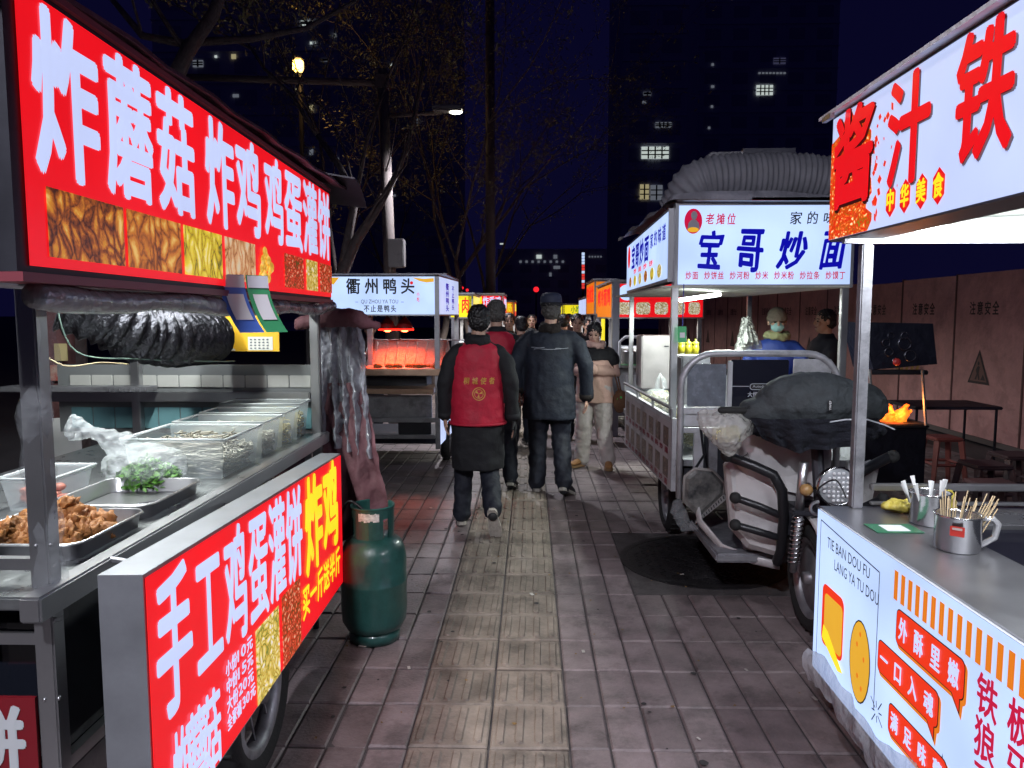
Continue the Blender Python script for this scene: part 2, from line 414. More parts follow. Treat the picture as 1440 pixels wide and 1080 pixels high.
for cy, cx, k in cand:
    tilt = (rnd.gauss(0, .007), rnd.gauss(0, .009)); dz = rnd.gauss(0, .002)
    if (k and nk_ < 120) or (not k and nt_ < 290):
        o = bpy.data.objects.new('tactile_tile' if k else 'tile', ME_K if k else ME_T); col.objects.link(o); o.parent = pave
        o.location = (cx, cy, dz); o.rotation_euler = (tilt[0], tilt[1], rnd.gauss(0, .004))
        if k: nk_ += 1
        else: nt_ += 1
    else:
        tm = tmplk if k else tmpl
        (restk if k else rest).add([(x + cx, y + cy, z + dz + y * tilt[0] - x * tilt[1]) for x, y, z in tm.v], tm.f)
rest.build('tiles_further_off', TILEM, pave, kind='stuff')
restk.build('tactile_tiles_further_off', TACTM, pave, kind='stuff')
# manhole cover
IRON = mat('cast_iron', (.035, .033, .037), .5, .6, var=.35, scale=12, bump=.4, bscale=60)
mh = thing('manhole_cover', 'round dark cast iron manhole cover set in the paving before the tricycle', 'manhole cover', (MH.x, MH.y, 0))
fr = MB(); 
fr.lathe([(MR + .05, -.012), (MR + .05, .002), (MR + .008, .002), (MR + .008, -.012)], (MH.x, MH.y, 0), 40); fr.build('ring', IRON, mh)
b = MB(); b.lathe([(MR, -.012), (MR, 0), (.001, 0)], (MH.x, MH.y, 0), 40); b.build('lid', IRON, mh)
b = MB()
for i in range(-7, 8):
    for j in range(-7, 8):
        x, y = i * .058, j * .058
        if x * x + y * y > (MR - .04) ** 2: continue
        a = R(45 if (i + j) % 2 else -45); f = Matrix.Translation((MH.x + x, MH.y + y, 0)) @ Matrix.Rotation(a, 4, 'Z')
        b.box((-.024, -.006, 0), (.024, .006, .004), f)
b.build('raised_pattern', IRON, mh)
b = MB()
b.bevbox((MH.x - .508, MH.y - .600, -.0095), (MH.x + .508, MH.y + .600, -.0035), .002)
b.build('surround', mat('dark_concrete_surround', (.075, .066, .068), .8, var=.3, scale=8, bump=.5, bscale=50, dirt=.4), mh)
# litter and stains on the paving
LEAFD = mat('dry_leaf', (.2, .12, .04), .7, var=.4, scale=40)
b = MB()
for _ in range(160):
    x, y = rnd.uniform(-.9, 2.4), rnd.uniform(2.3, 9); a = rnd.random() * 6.28; s = rnd.uniform(.004, .012)
    b.quad(*[(x + s * math.cos(a + q) * w, y + s * math.sin(a + q), .006 + rnd.random() * .004) for q, w in ((0, 1), (1.6, .6), (3.1, 1), (4.7, .6))])
b.build('leaf_litter', LEAFD, kind='stuff')
b = MB()
for _ in range(120):
    x, y, s = rnd.uniform(-1.0, 2.6), rnd.uniform(2.3, 8), rnd.uniform(.005, .016); n = 9; q = [s * rnd.uniform(.7, 1.2) for _k in range(n)]
    b.add([(x + q[k] * math.cos(k * 6.283 / n), y + q[k] * math.sin(k * 6.283 / n), .0062) for k in range(n)], [tuple(range(n))])
b.build('trodden_gum_spots', mat('trodden_gum', (.03, .028, .03), .7), kind='stuff')
b = MB()
for _ in range(26):
    x, y, s = rnd.uniform(-.9, 2.4), rnd.uniform(2.6, 8), rnd.uniform(.008, .02); a = rnd.random() * 6; f = Matrix.Translation((x, y, .006)) @ Matrix.Rotation(a, 4, 'Z')
    b.box((-s, -s * .5, 0), (s, s * .5, .002), f)
b.build('paper_scraps', mat('paper_scrap', (.45, .43, .40), .8), kind='stuff')
# ------------------------------------------------------------------ left near stall: fried chicken and pancakes
A = thing('food_stall', 'near left stainless street food stall with the big red fried mushroom and chicken signs', 'food stall', (-1.5, 2.6, 0))
AX = -1.07
# upper sign box
p0 = V((-.911, 1.366, 1.640)); p1 = V((-.974, 3.70, 1.637))
fA = Face(p0, p1 - p0, (0, 0, 1)); LA = (p1 - p0).length; HA = .497
sg = fA.box(MB(), -.03, LA + .01, -.012, HA + .012, -.17, -.004).build('signboard', DARKMETAL, A)
b = MB(); fA.rect(b, 0, LA, 0, HA, 0); b.build('red_panel', L_RED, sg)
_ba = (p1.x - p0.x) / (p1.y - p0.y)
def YA(px): return along(px, 250, p0.x - _ba * p0.y, _ba) - p0.y
b = MB()
for ch, x0, x1 in (('炸', 47, 146), ('蘑', 148, 219), ('菇', 220, 276), ('炸', 287, 330), ('鸡', 330, 367), ('鸡', 370, 398), ('蛋', 398, 424), ('灌', 424, 445), ('饼', 445, 463)):
    fA.cjk(b, ch, YA(x0), YA(x1), .175, .475, .001, off=.038, fill=.95)
b.build('lettering', L_LETTER, sg)
pics = [(62, 170, FRIED), (174, 250, FRIED2), (254, 308, FRIES), (312, 355, SHRIMP), (396, 423, CHILI), (427, 443, ROLLS), (446, 463, CHILI)]
for x0, x1, m in pics:
    b = MB(); fA.rect(b, YA(x0), YA(x1), .02, .152, .002); b.build('food_picture', m, sg)
b = MB(); 
for k, (dx, dy) in enumerate([(.02, 0), (.06, .012), (.1, 0), (.03, .03), (.07, .04), (.11, .03), (.04, .06), (.08, .07), (.06, .09), (.1, .06), (.13, .04), (.05, -.005)]):
    fA.disc(b, YA(357) + .02 + dx, .045 + dy, .026, .019, .002 + k * .0004, 12)
b.build('food_picture', foodprint('print_golden_nuggets', [(.5, .25, .01), (.85, .5, .05), (.9, .62, .2)], 18), sg)
# trim strips along the top and bottom of the sign box
b = MB(); fA.box(b, -.03, LA + .01, -.030, -.0125, -.172, .006); fA.box(b, -.03, LA + .012, HA + .0125, HA + .026, -.172, .006)
b.build('edge_trim', mat('dull_pink_trim', (.30, .07, .09), .4, .3), sg)
# roof over it
b = MB()
N = 18
for i in range(N):
    y0, y1 = 1.2 + 2.6 * i / N, 1.2 + 2.6 * (i + 1) / N
    w0, w1 = .006 * math.sin(i * 2.1), .006 * math.sin((i + 1) * 2.1)
    b.add([(-.905, y0, 2.166 + w0), (-.905, y1, 2.166 + w1), (-1.5, y1, 2.33), (-1.5, y0, 2.33), (-.905, y0, 2.176 + w0), (-.905, y1, 2.176 + w1), (-1.5, y1, 2.345), (-1.5, y0, 2.345)],
          [(0, 3, 2, 1), (4, 5, 6, 7), (0, 1, 5, 4), (3, 7, 6, 2)])
    b.quad((-1.5, y0, 2.34), (-1.5, y1, 2.34), (-2.15, y1, 2.17), (-2.15, y0, 2.17))
b.build('roof', mat('maroon_roof_sheet', (.09, .03, .045), .5, .2, var=.3, scale=4, bump=.3, bscale=20), A)
b = MB()
for i in range(6):
    x0 = -.86 - .06 * i
    pts = []
for i in range(10):
    a0, a1 = i / 10, (i + 1) / 10
    b.quadbox([(-.83, 3.62 + .26 * a0, 2.19 - .10 * a0 ** 2), (-.83, 3.62 + .26 * a1, 2.19 - .10 * a1 ** 2), (-1.3, 3.62 + .3 * a1, 2.27 - .12 * a1 ** 2), (-1.3, 3.62 + .3 * a0, 2.27 - .12 * a0 ** 2)], (0, 0, .008))
b.build('roof_flap', mat('dark_roof_flap', (.07, .065, .08), .6, .3, var=.3, scale=6), A)
# rolled clear curtain on a pipe under the sign
b = MB(); pts = []; rr = []
for i in range(40):
    t = i / 39; pts.append((-.955 - .02 * t, 1.44 + 2.27 * t, 1.588 - .012 * math.sin(t * 3.1) - .006 * math.sin(t * 17))); rr.append(.026 + .003 * math.sin(t * 23) + .002 * math.sin(t * 51))
b.tube(pts, rr, 16); b.build('rolled_curtain', mat('rolled_plastic_film', (.42, .43, .42), .22, .25, var=.25, scale=7, bump=.5, bscale=9, coat=.4), A, True)
b = MB(); b.tube([(-1.0, 1.38, 1.615), (-1.0, 3.72, 1.613)], .014, 8); b.build('rail', STEEL, A, True)
# posts
for x, y in ((AX, 1.60), (AX, 3.74), (-1.98, 3.74)):
    b = MB().bevbox((x - .022, y - .022, .3 if x > -1.5 else .9), (x + .022, y + .022, 2.16), .004); b.build('post', STEEL, A)
b = MB().bevbox((-1.30, 1.585, .3), (-1.262, 1.615, 1.62), .004); b.build('post', STEEL, A)
for z in (.56, .82, .99):
    b = MB().box((-1.262, 1.59, z), (-1.093, 1.612, z + .026)); b.build('end_rail', STEEL, A)
# film wrapped on near post
b = MB(); pts = []
for i in range(30):
    t = i / 29; z = 1.60 - t * .72; pts.append((AX + .012 * math.sin(t * 9), 1.605 + .01 * math.sin(t * 13), z))
b.tube(pts, [.034 + .006 * math.sin(i * 1.3) for i in range(30)], 9, flat=.8); b.build('film_wrap', FILM, A, True)
# counter
b = MB(); b.bevbox((-2.0, 1.52, .925), (AX + .03, 3.76, .955), .004); b.build('counter', mat('counter_steel', (.42, .44, .45), .3, .85, var=.15, scale=14, bump=.15, bscale=25), A)
b = MB(); b.bevbox((AX + .002, 1.5, .905), (AX + .05, 3.78, .962), .005); b.build('counter_edge', STEEL, A)
# body below counter
b = MB(); b.box((-1.95, 1.66, .36), (AX - .02, 3.70, .924)); b.build('body', mat('dark_smoked_glass', (.012, .014, .022), .12, .1, coat=.5), A)
b = MB(); b.bevbox((-1.99, 1.62, .22), (AX + .004, 3.74, .50), .006); b.build('lower_panel', DULL, A)
b = MB(); b.box((AX - .018, 1.624, .50), (AX + .006, 3.74, .53)); b.build('sill_rail', STEEL, A)
for y in (2.3, 3.05):
    b = MB().box((AX - .018, y, .532), (AX + .004, y + .03, .903)); b.build('mullion', STEEL, A)
# bolts
for z in (1.05, .88, .70, .52, .40):
    MB().ell((AX + .024, 1.585, z), (.004, .006, .006), 8, 5).build('bolt', STEEL, A, True); MB().ell((AX - .005, 1.577, z), (.005, .004, .005), 8, 5).build('bolt', STEEL, A, True)
# end banner low on the near side
fe = Face((-1.30, 1.574, .55), (1, 0, 0), (0, 0, 1))
en = fe.box(MB(), -.1, .205, -.16, .155, -.01, 0).build('end_banner', mat('dull_red_banner', (.22, .012, .02), .4), A)
b = MB(); fe.cjk(b, '饼', .045, .185, -.02, .13, .002, off=.04); b.build('lettering', mat('banner_white', (.6, .62, .65), .5), en)
# inside end wall: blue and white tiles
b = MB().box((-2.4, 3.765, .955), (-1.10, 3.785, 1.30)); ew = b.build('end_wall', mat('end_board', (.2, .21, .22), .6), A)
BT = mat('blue_glazed_tile', (.22, .45, .50), .2, var=.06, scale=8, coat=.4); WT = mat('white_glazed_tile', (.6, .6, .58), .22, var=.06, scale=8, coat=.4, dirt=.3)
tb = mk(MB().bevbox((0, 0, 0), (.108, .006, .108), .003), 'blue_tile', BT); tw = mk(MB().bevbox((0, 0, 0), (.108, .006, .062), .003), 'white_tile', WT)
for i in range(11):
    for z, me, nm in ((.975, tb, 'blue_tile'), (1.185, tw, 'white_tile')):
        o = bpy.data.objects.new(nm, me); col.objects.link(o); o.parent = ew; o.matrix_parent_inverse = WM(ew).inverted(); o.location = (-2.335 + i * .1125, 3.758, z)
b = MB().bevbox((-2.42, 3.72, 1.115), (-1.10, 3.755, 1.165), .005); b.build('cross_rail', STEEL, A)
b = MB().bevbox((-2.6, 3.60, 1.175), (-1.86, 3.715, 1.20), .004)
for i in range(7): b.box((-2.05 + i * .025, 3.59, 1.18), (-2.04 + i * .025, 3.6, 1.197))
b.build('slotted_shelf', DULL, A)
# wheels
def wheel(parent, c, r, w, axis='x', tyre=RUBBER, rimm=DULL, spokes=0, name='wheel'):
    c = V(c); Rm = Matrix.Rotation(R(90), 3, 'Y')
    if axis == 'y': Rm = Matrix.Rotation(R(90), 3, 'X')
    if not isinstance(axis, str): Rm = axis
    b = MB(); prof = []
    for k in range(13):
        a = math.pi * (k / 12) ; prof.append((r - w * .5 + w * .5 * math.sin(a), -math.cos(a) * w * .5))
    prof = [(r * .72, -w * .32)] + prof + [(r * .72, w * .32)]
    b.lathe(prof, c, 32, Rm)
    for k in range(28):
        a = 2 * math.pi * k / 28; f = Matrix.Translation(c) @ Rm.to_4x4() @ Matrix.Rotation(a, 4, 'Z') @ Matrix.Translation((r - .002, 0, 0))
        b.box((-.004, -.006, -w * .3), (.004, .006, w * .3), f)
    t = b.build(name, tyre, parent, True)
    b = MB(); b.lathe([(r * .73, -w * .33), (r * .64, -w * .33), (r * .60, -w * .1), (r * .60, w * .1), (r * .64, w * .33), (r * .73, w * .33)], c, 32, Rm)
    if spokes:
        for k in range(spokes):
            a = 2 * math.pi * k / spokes; d = Rm @ V((math.cos(a), math.sin(a), 0)); h = Rm @ V((0, 0, w * .3 * (1 if k % 2 else -1)))
            b.tube([c + h, c + d * r * .62], .004, 5)
    else:
        b.lathe([(.03, -w * .2), (r * .61, -w * .06), (r * .61, w * .06), (.03, w * .2)], c, 24, Rm)
    b.build('rim', rimm, t, True)
    b = MB(); b.lathe([(.001, -w * .5), (.03, -w * .5), (.035, 0), (.03, w * .5), (.001, w * .5)], c, 14, Rm); b.build('hub', rimm, t, True)
    return t
wheel(A, (-.93, 2.42, .275), .275, .09, spokes=9)
wheel(A, (-1.9, 2.42, .275), .275, .09, spokes=9)
b = MB().tube([(-1.9, 2.42, .275), (-.93, 2.42, .275)], .02, 8); b.build('axle', DARKMETAL, A)
for x, y in ((-1.06, 3.6), (-1.9, 1.8), (-1.06, 1.7)): MB().tube([(x, y, .3), (x, y, 0)], .016, 8).build('prop_leg', DARKMETAL, A)
# light tube under the roof
tl = MB().tube([(-1.5, 1.9, 2.06), (-1.5, 3.4, 2.06)], .014, 8).build('lamp_tube', mat('white_lamp', (.8, .8, .8), .5, emit=(.9, 1, .96), es=14), A)
area('stall_light', (-1.5, 2.65, 2.03), .05, 1.5, 13, (.95, 1, .97), (0, 0, 0), A)

# lower sign, hung out from the counter and sloping down towards its far end
q0 = at(204, 813, 1.49); q1 = at(479, 640, 3.42)
fB = Face(q0, q1 - q0, (0, 0, 1)); nB = fB.n
LB = (q1 - q0).length; HB = .60
# frame with a vertical v; origin at its bottom
uu = (q1 - q0).normalized()
class Skew(Face):
    def __init__(s, o, u, v): s.o = V(o); s.u = V(u).normalized(); s.v = V(v).normalized(); s.n = s.u.cross(s.v).normalized()
fB = Skew(q0 - V((0, 0, HB)), uu, (0, 0, 1))
B = thing('hanging_sign', 'low slanting red lightbox with white lettering for handmade egg pancakes and a price list', 'sign', tuple(q0.lerp(q1, .5) - V((0, 0, HB))))
bx = fB.box(MB(), -.004, LB + .006, -.008, HB + .008, -.095, -.003).build('box', mat('grey_sign_box', (.30, .31, .34), .45, .5, var=.12, scale=9), B)
b = MB(); fB.rect(b, 0, LB, 0, HB, 0); b.build('red_panel', L_RED, B)
_bb_ = (q1.x - q0.x) / (q1.y - q0.y)
def YB(px): return (along(px, 850, q0.x - _bb_ * q0.y, _bb_) - q0.y) * LB / (q1.y - q0.y)
b = MB()
for ch, x0, x1 in (('手', 213, 270), ('工', 272, 313), ('鸡', 315, 349), ('蛋', 350, 379), ('灌', 379, 404), ('饼', 404, 428)):
    fB.cjk(b, ch, YB(x0), YB(x1), HB * .42, HB * .96, .001, off=.036, fill=.96)
for k, (x0, x1) in enumerate(((242, 262), (262, 285), (285, 307))): fB.cjk(b, '炸蘑菇'[k], YB(x0 - 12), YB(x1 - 3), -.0 + .004, .205, .003, off=.036)
for i, t in enumerate(('小份10元', '中份15元', '大份20元', '全家福30元')):
    y = .20 - i * .05; fB.cjk(b, t[:2] if i < 3 else t[:3], YB(312), YB(329 if i < 3 else 333), y, y + .042, .003, off=.022)
    fB.latin(b, t[2:4] if i < 3 else t[3:5], YB(330 if i < 3 else 335), YB(342 if i < 3 else 345), y + .006, y + .038, .003, off=.0022); fB.cjk(b, '元', YB(343 if i < 3 else 346), YB(352 if i < 3 else 354), y, y + .042, .003, off=.022)
b.build('lettering', L_LETTER, B)
b = MB(); fB.cjk(b, '炸', YB(430), YB(456), HB * .36, HB * .96, .003, off=.045); fB.cjk(b, '鸡', YB(456), YB(478), HB * .36, HB * .97, .003, off=.045)
fB.cjk(b, '买一斤送半斤', YB(424), YB(479), .07, .19, .003, off=.03); b.build('yellow_lettering', L_YEL, B)
b = MB(); fB.rect(b, YB(357), YB(391), .0, .235, .002); b.build('food_picture', ROLLS, B)
b = MB(); fB.rect(b, YB(395), YB(422), .0, .25, .002); b.build('food_picture', CHILI, B)
for t in (.15, .5, .85):
    c = fB.p(LB * t, HB * .9, -.09); MB().tube([c, (AX + .04, c.y, c.z + .02)], .008, 6).build('bracket', DULL, B)

# ---------- goods on the counter
CZ = .955
def tray(name, label, x0, x1, y0, y1, h=.05, rz=0, z=CZ, grp=None):
    t = thing(name, label, 'tray', ((x0 + x1) / 2, (y0 + y1) / 2, z), 0, grp)
    f = Matrix.Translation(((x0 + x1) / 2, (y0 + y1) / 2, z)) @ Matrix.Rotation(rz, 4, 'Z'); w, l = (x1 - x0) / 2, (y1 - y0) / 2
    b = MB()
    def ring(a, c, zz, r): 
        out = []
        for sx, sy, st in ((1, -1, -90), (1, 1, 0), (-1, 1, 90), (-1, -1, 180)):
            for k in range(5): an = R(st + 22.5 * k); out.append(f @ V((sx * (a - r) + r * math.cos(an), sy * (c - r) + r * math.sin(an), zz)))
        return out
    rs = [ring(w * .9, l * .93, .001, .03), ring(w * .93, l * .95, .004, .035), ring(w * .97, l * .98, h, .04), ring(w, l, h + .003, .045), ring(w + .004, l + .004, h - .003, .048)]
    n = len(rs[0]); vs = sum(rs, []); fs = [tuple(range(n))]
    for i in range(len(rs) - 1):
        for k in range(n): fs.append((i * n + k, i * n + (k + 1) % n, (i + 1) * n + (k + 1) % n, (i + 1) * n + k))
    b.add(vs, fs); b.build('pan', STEEL, t, True); return t, f
tray('steel_tray', 'empty shallow steel tray on the counter before the bag of greens', -1.42, -1.10, 2.12, 2.48, .045)
tray('steel_tray', 'steel tray holding brown fried chicken at the near end of the left counter', -1.42, -1.085, 1.74, 2.08, .045)
FC = mat('fried_crust', (.50, .22, .06), .6, c2=(.22, .07, .018), scale=30, bump=.9, bscale=60)
def lump_mesh(seed, r=.022):
    bm = bmesh.new(); bmesh.ops.create_icosphere(bm, subdivisions=3, radius=r)
    for v in bm.verts:
        p = v.co.normalized(); k = noise.fractal(p * 1.9 + V((seed * 9.1, 0, 0)), .8, 2.2, 5) * .7 + abs(noise.noise(p * 7 + V((0, seed * 4., 0)))) * .45
        v.co = p * r * (1 + k); v.co.z *= .8; v.co.x *= 1.25
    me = bpy.data.meshes.new('piece'); bm.to_mesh(me); bm.free(); me.materials.append(FC)
    me.polygons.foreach_set('use_smooth', [True] * len(me.polygons)); return me
LM = [lump_mesh(i) for i in range(6)]
pile = thing('fried_chicken_pile', 'heap of brown crispy fried chicken pieces on the nearest steel tray', 'fried chicken', (-1.25, 1.90, CZ + .01))
rnd = random.Random(5)
for i in range(105):
    r_ = rnd.random() ** .6; a = rnd.random() * 6.28; x = -1.25 + .135 * r_ * math.cos(a); y = 1.905 + .14 * r_ * math.sin(a); z = CZ + .02 + (1 - r_) * .085 * rnd.random() + (.03 if i > 60 else 0) * (1 - r_)
    o = bpy.data.objects.new('piece', LM[i % 6]); col.objects.link(o); o.parent = pile; o.matrix_parent_inverse = WM(pile).inverted()
    o.location = (x, y, z); o.rotation_euler = (rnd.random() * 6, rnd.random() * 6, rnd.random() * 6); k = rnd.uniform(.7, 1.25); o.scale = (k, k, k)
# tubs
def tub(label, x0, x1, y0, y1, h, grp='clear tubs along the left counter', z=CZ + .001, m=CLEAR):
    t = thing('plastic_tub', label, 'tub', ((x0 + x1) / 2, (y0 + y1) / 2, z), 0, grp)
    b = MB(); i = .018
    P = lambda k, zz: [(x0 + i * k, y0 + i * k, zz), (x1 - i * k, y0 + i * k, zz), (x1 - i * k, y1 - i * k, zz), (x0 + i * k, y1 - i * k, zz)]
    rs = [P(1, z), P(.1, z + h), P(-.35, z + h + .002), P(-.4, z + h - .008)]
    b.add(sum(rs, []), [(3, 2, 1, 0)] + [(j * 4 + k, j * 4 + (k + 1) % 4, j * 4 + 4 + (k + 1) % 4, j * 4 + 4 + k) for j in range(3) for k in range(4)])
    b.build('shell', m, t)
    b = MB(); e = [V(p) for p in P(-.35, z + h + .003)]; b.tube(e + [e[0]], .004, 6); b.build('rim', mat('pale_tub_rim', (.7, .75, .76), .3, alpha=.75), t, True)
    return t
def strands(b, x0, x1, y0, y1, z0, z1, n, r=.0022, L=.07, seed=1):
    q = random.Random(seed)
    for _ in range(n):
        p = V((q.uniform(x0, x1), q.uniform(y0, y1), 0)); cx = (p.x - x0) / (x1 - x0); cy = (p.y - y0) / (y1 - y0)
        top = z0 + (z1 - z0) * (.65 + .35 * math.sin(cx * 3.1) * math.sin(cy * 3.1)); p.z = z0 + (top - z0) * q.random() ** .5
        a = q.random() * 6.28; pts = [p.copy()]; 
        for k in range(4):
            a += q.gauss(0, .7); p = p + V((math.cos(a), math.sin(a), q.gauss(0, .25))) * L / 4
            p.x = min(max(p.x, x0), x1); p.y = min(max(p.y, y0), y1); p.z = min(max(p.z, z0), z1 + .01); pts.append(p.copy())
        b.tube(pts, r, 4)
SPROUT = mat('pale_mushroom_strips', (.56, .55, .47), .5, var=.25, scale=60)
DARKSP = mat('grey_mushroom_strips', (.27, .25, .2), .5, var=.5, scale=40)
NOOD = mat('yellow_noodles', (.6, .54, .3), .45, var=.2, scale=50)
tb_ = [('large clear tub of white shredded mushroom behind the tied bag of greens', -1.47, -1.10, 2.66, 3.02, .145, SPROUT),
       ('clear tub of pale mushroom strips, second along the left counter', -1.47, -1.10, 3.06, 3.28, .150, SPROUT),
       ('clear tub of yellowish noodles, third along the left counter', -1.47, -1.10, 3.32, 3.50, .155, NOOD),
       ('clear lidded tub at the far end of the left counter', -1.47, -1.10, 3.54, 3.71, .17, NOOD)]
for i, (lb, x0, x1, y0, y1, h, m) in enumerate(tb_):
    t = tub(lb, x0, x1, y0, y1, h)
    c = thing('food_filling', lb.replace('clear', 'food inside the clear').replace(', second', ' second').replace(', third', ' third')[:90], 'food', ((x0 + x1) / 2, (y0 + y1) / 2, CZ))
    b = MB(); strands(b, x0 + .022, x1 - .022, y0 + .022, y1 - .022, CZ + .006, CZ + h * .86, 760 if i < 2 else 460, .0026, .08, i); o = b.build('strips', m, c, True, kind='stuff')
    if i == 0:
        b = MB(); strands(b, x0 + .05, x1 - .05, y0 + .05, y1 - .05, CZ + h * .72, CZ + h * .95, 90, .003, .06, 9); b.build('dark_strips', DARKSP, c, True, kind='stuff')
t = tub('small clear tub of raw pink meat behind the fried chicken', -1.60, -1.44, 2.20, 2.42, .10, None)
b = MB(); rnd = random.Random(8)
for _ in range(14): b.ell((rnd.uniform(-1.57, -1.47), rnd.uniform(2.24, 2.38), CZ + .01 + rnd.random() * .04), (.025, .02, .014), 8, 6, Matrix.Rotation(rnd.random() * 3, 3, 'Z'))
mt_ = b.build('raw_meat', mat('raw_meat', (.5, .17, .12), .4, var=.3, scale=30), None, True); tag(mt_, 'raw pink meat pieces inside the small clear tub', 'meat')
# bag of greens
bag = thing('plastic_bag', 'clear plastic bag of green vegetables tied at the neck on the left counter', 'plastic bag', (-1.33, 2.54, CZ))
b = MB(); b.ell((-1.33, 2.54, CZ + .075), (.145, .10, .078), 24, 14); b.tube([(-1.40, 2.56, CZ + .12), (-1.49, 2.58, CZ + .17), (-1.54, 2.59, CZ + .185), (-1.62, 2.60, CZ + .20)], [.07, .032, .022, .055], 14, flat=.6)
organic(b, 'film', BAGM, bag, .006, 1, .028, .035)
b = MB(); rnd = random.Random(4)
for _ in range(900):
    a = rnd.random() * 6.28; r_ = rnd.random() ** .5; p = V((-1.31 + .105 * r_ * math.cos(a), 2.53 + .08 * r_ * math.sin(a), CZ + .012 + rnd.random() * .11 * (1 - r_ * .6)))
    d = V((rnd.gauss(0, 1), rnd.gauss(0, 1), rnd.gauss(0, .6))).normalized() * .016; e = d.orthogonal().normalized() * .007
    b.quad(p - d, p + e, p + d, p - e)
gr = b.build('green_vegetables', mat('green_leaf', (.12, .30, .05), .5, var=.5, scale=30), None, kind='stuff'); gr['label'] = 'chopped green vegetables inside the tied clear bag'
# foil exhaust duct behind
FOIL = mat('crinkled_foil', (.05, .05, .06), .38, .85, var=.3, scale=18, bump=1., bscale=30)
def duct(name, label, pts, r, pitch, m, amp=.1, seg=22, parent=None, coils=False):
    pts = [V(p) for p in pts]; L = [0]
    for i in range(1, len(pts)): L.append(L[-1] + (pts[i] - pts[i - 1]).length)
    def pos(s):
        for i in range(1, len(pts)):
            if s <= L[i] or i == len(pts) - 1:
                t = (s - L[i - 1]) / (L[i] - L[i - 1]); p = [pts[max(i - 2, 0)], pts[i - 1], pts[i], pts[min(i + 1, len(pts) - 1)]]
                return .5 * ((2 * p[1]) + (p[2] - p[0]) * t + (2 * p[0] - 5 * p[1] + 4 * p[2] - p[3]) * t * t + (3 * p[1] - p[0] - 3 * p[2] + p[3]) * t ** 3)
    n = int(L[-1] / pitch) * 4; c = [pos(L[-1] * i / n) for i in range(n + 1)]
    rr = [r * (1 + amp * (1, .1, -.6, .1)[i % 4] + .02 * math.sin(i * .37)) for i in range(n + 1)]
    b = MB().tube(c, rr, seg); o = b.build(name, m, parent, True)
    if label: tag(o, label, 'duct')
    return o
duct('exhaust_duct', 'crinkled silver foil exhaust duct under the roof of the near left stall', [at(95, 425, 2.9), at(145, 445, 2.95), at(195, 468, 3.05), at(245, 476, 3.2), at(295, 474, 3.5)], .112, .045, FOIL, .12)
# hanging payment cards and the calendar
pc = thing('payment_cards', 'blue and green payment cards hanging from the left stall sign', 'payment card', tuple(at(340, 390, 2.5)))
def strip(b, f, a0, a1, b0, b1, bend, h=0, n=8):
    for i in range(n):
        z0, z1 = b1 + (b0 - b1) * i / n, b1 + (b0 - b1) * (i + 1) / n; t0, t1 = (.18 - z0) / .18, (.18 - z1) / .18
        b.quad(f.p(a0 + .05 * t0 ** 2, z0, h + .03 * t0 ** 2), f.p(a0 + .05 * t1 ** 2, z1, h + .03 * t1 ** 2), f.p(a1 + .05 * t1 ** 2, z1, h + .03 * t1 ** 2), f.p(a1 + .05 * t0 ** 2, z0, h + .03 * t0 ** 2))
fp = Face(at(310, 468, 2.31), (.75, .66, 0), (0, 0, 1))
for nm, a0, a1, c in (('blue_card', 0, .078, (.10, .22, .75)), ('green_card', .084, .155, (.06, .38, .16))):
    b = MB(); strip(b, fp, a0, a1, .0, .18, .03); cd_ = b.build(nm, mat(nm, c, .35), pc)
    b = MB(); strip(b, fp, a0 + .012, a1 - .012, .04, .12, .03, .006); b.build('white_field', mat('card_white', (.85, .86, .88), .4), cd_)
    b = MB(); strip(b, fp, a0 + .002, a1 - .002, .14, .178, .001, .006); b.build('header', mat('card_header', (.75, .78, .85), .4), cd_)
cal = thing('wall_calendar', 'yellow paper calendar hanging inside the near left stall', 'calendar', tuple(at(350, 494, 3.6)))
fk = Face(at(306, 494, 3.6), (1, 0, 0), (0, 0, 1)); w = .30; h = .20
b = fk.box(MB(), 0, w, 0, h, -.01, 0); b.build('page', mat('yellow_paper', (.75, .42, .02), .5), cal)
b = MB(); fk.poly(b, [(.003, .003), (.09, .003), (.003, .1)], .002); fk.rect(b, .15, .27, .005, .07, .002); b.build('white_field', mat('paper_white', (.6, .6, .55), .6), cal)
b = MB()
for i in range(5):
    for j in range(4): fk.rect(b, .16 + i * .02, .17 + i * .02, .012 + j * .014, .018 + j * .014, .0035)
b.build('print', P_GREY, cal)
# wires
WIRE = mat('grey_green_wire', (.2, .3, .26), .5)
def wire(label, pts, r=.003, m=WIRE, name='cable'):
    b = MB(); P = [V(p) for p in pts]; out = []
    for i in range(len(P) - 1):
        for k in range(6):
            t = k / 6; p = [P[max(i - 1, 0)], P[i], P[i + 1], P[min(i + 2, len(P) - 1)]]
            out.append(.5 * ((2 * p[1]) + (p[2] - p[0]) * t + (2 * p[0] - 5 * p[1] + 4 * p[2] - p[3]) * t * t + (3 * p[1] - p[0] - 3 * p[2] + p[3]) * t ** 3))
    out.append(P[-1]); b.tube(out, r, 6); return tag(b.build(name, m, None, True), label, 'cable')
wire('thin grey green wire drooping across the inside of the left stall', [at(78, 425, 2.7), at(108, 495, 2.8), at(200, 505, 3.0), at(295, 508, 3.3), at(330, 508, 3.5)])
wire('thin tan cord tied round the red post behind the left stall', [at(62, 500, 2.6), at(95, 515, 2.6), at(140, 510, 2.8), at(180, 512, 2.9)], .003, mat('tan_cord', (.4, .33, .2), .7))
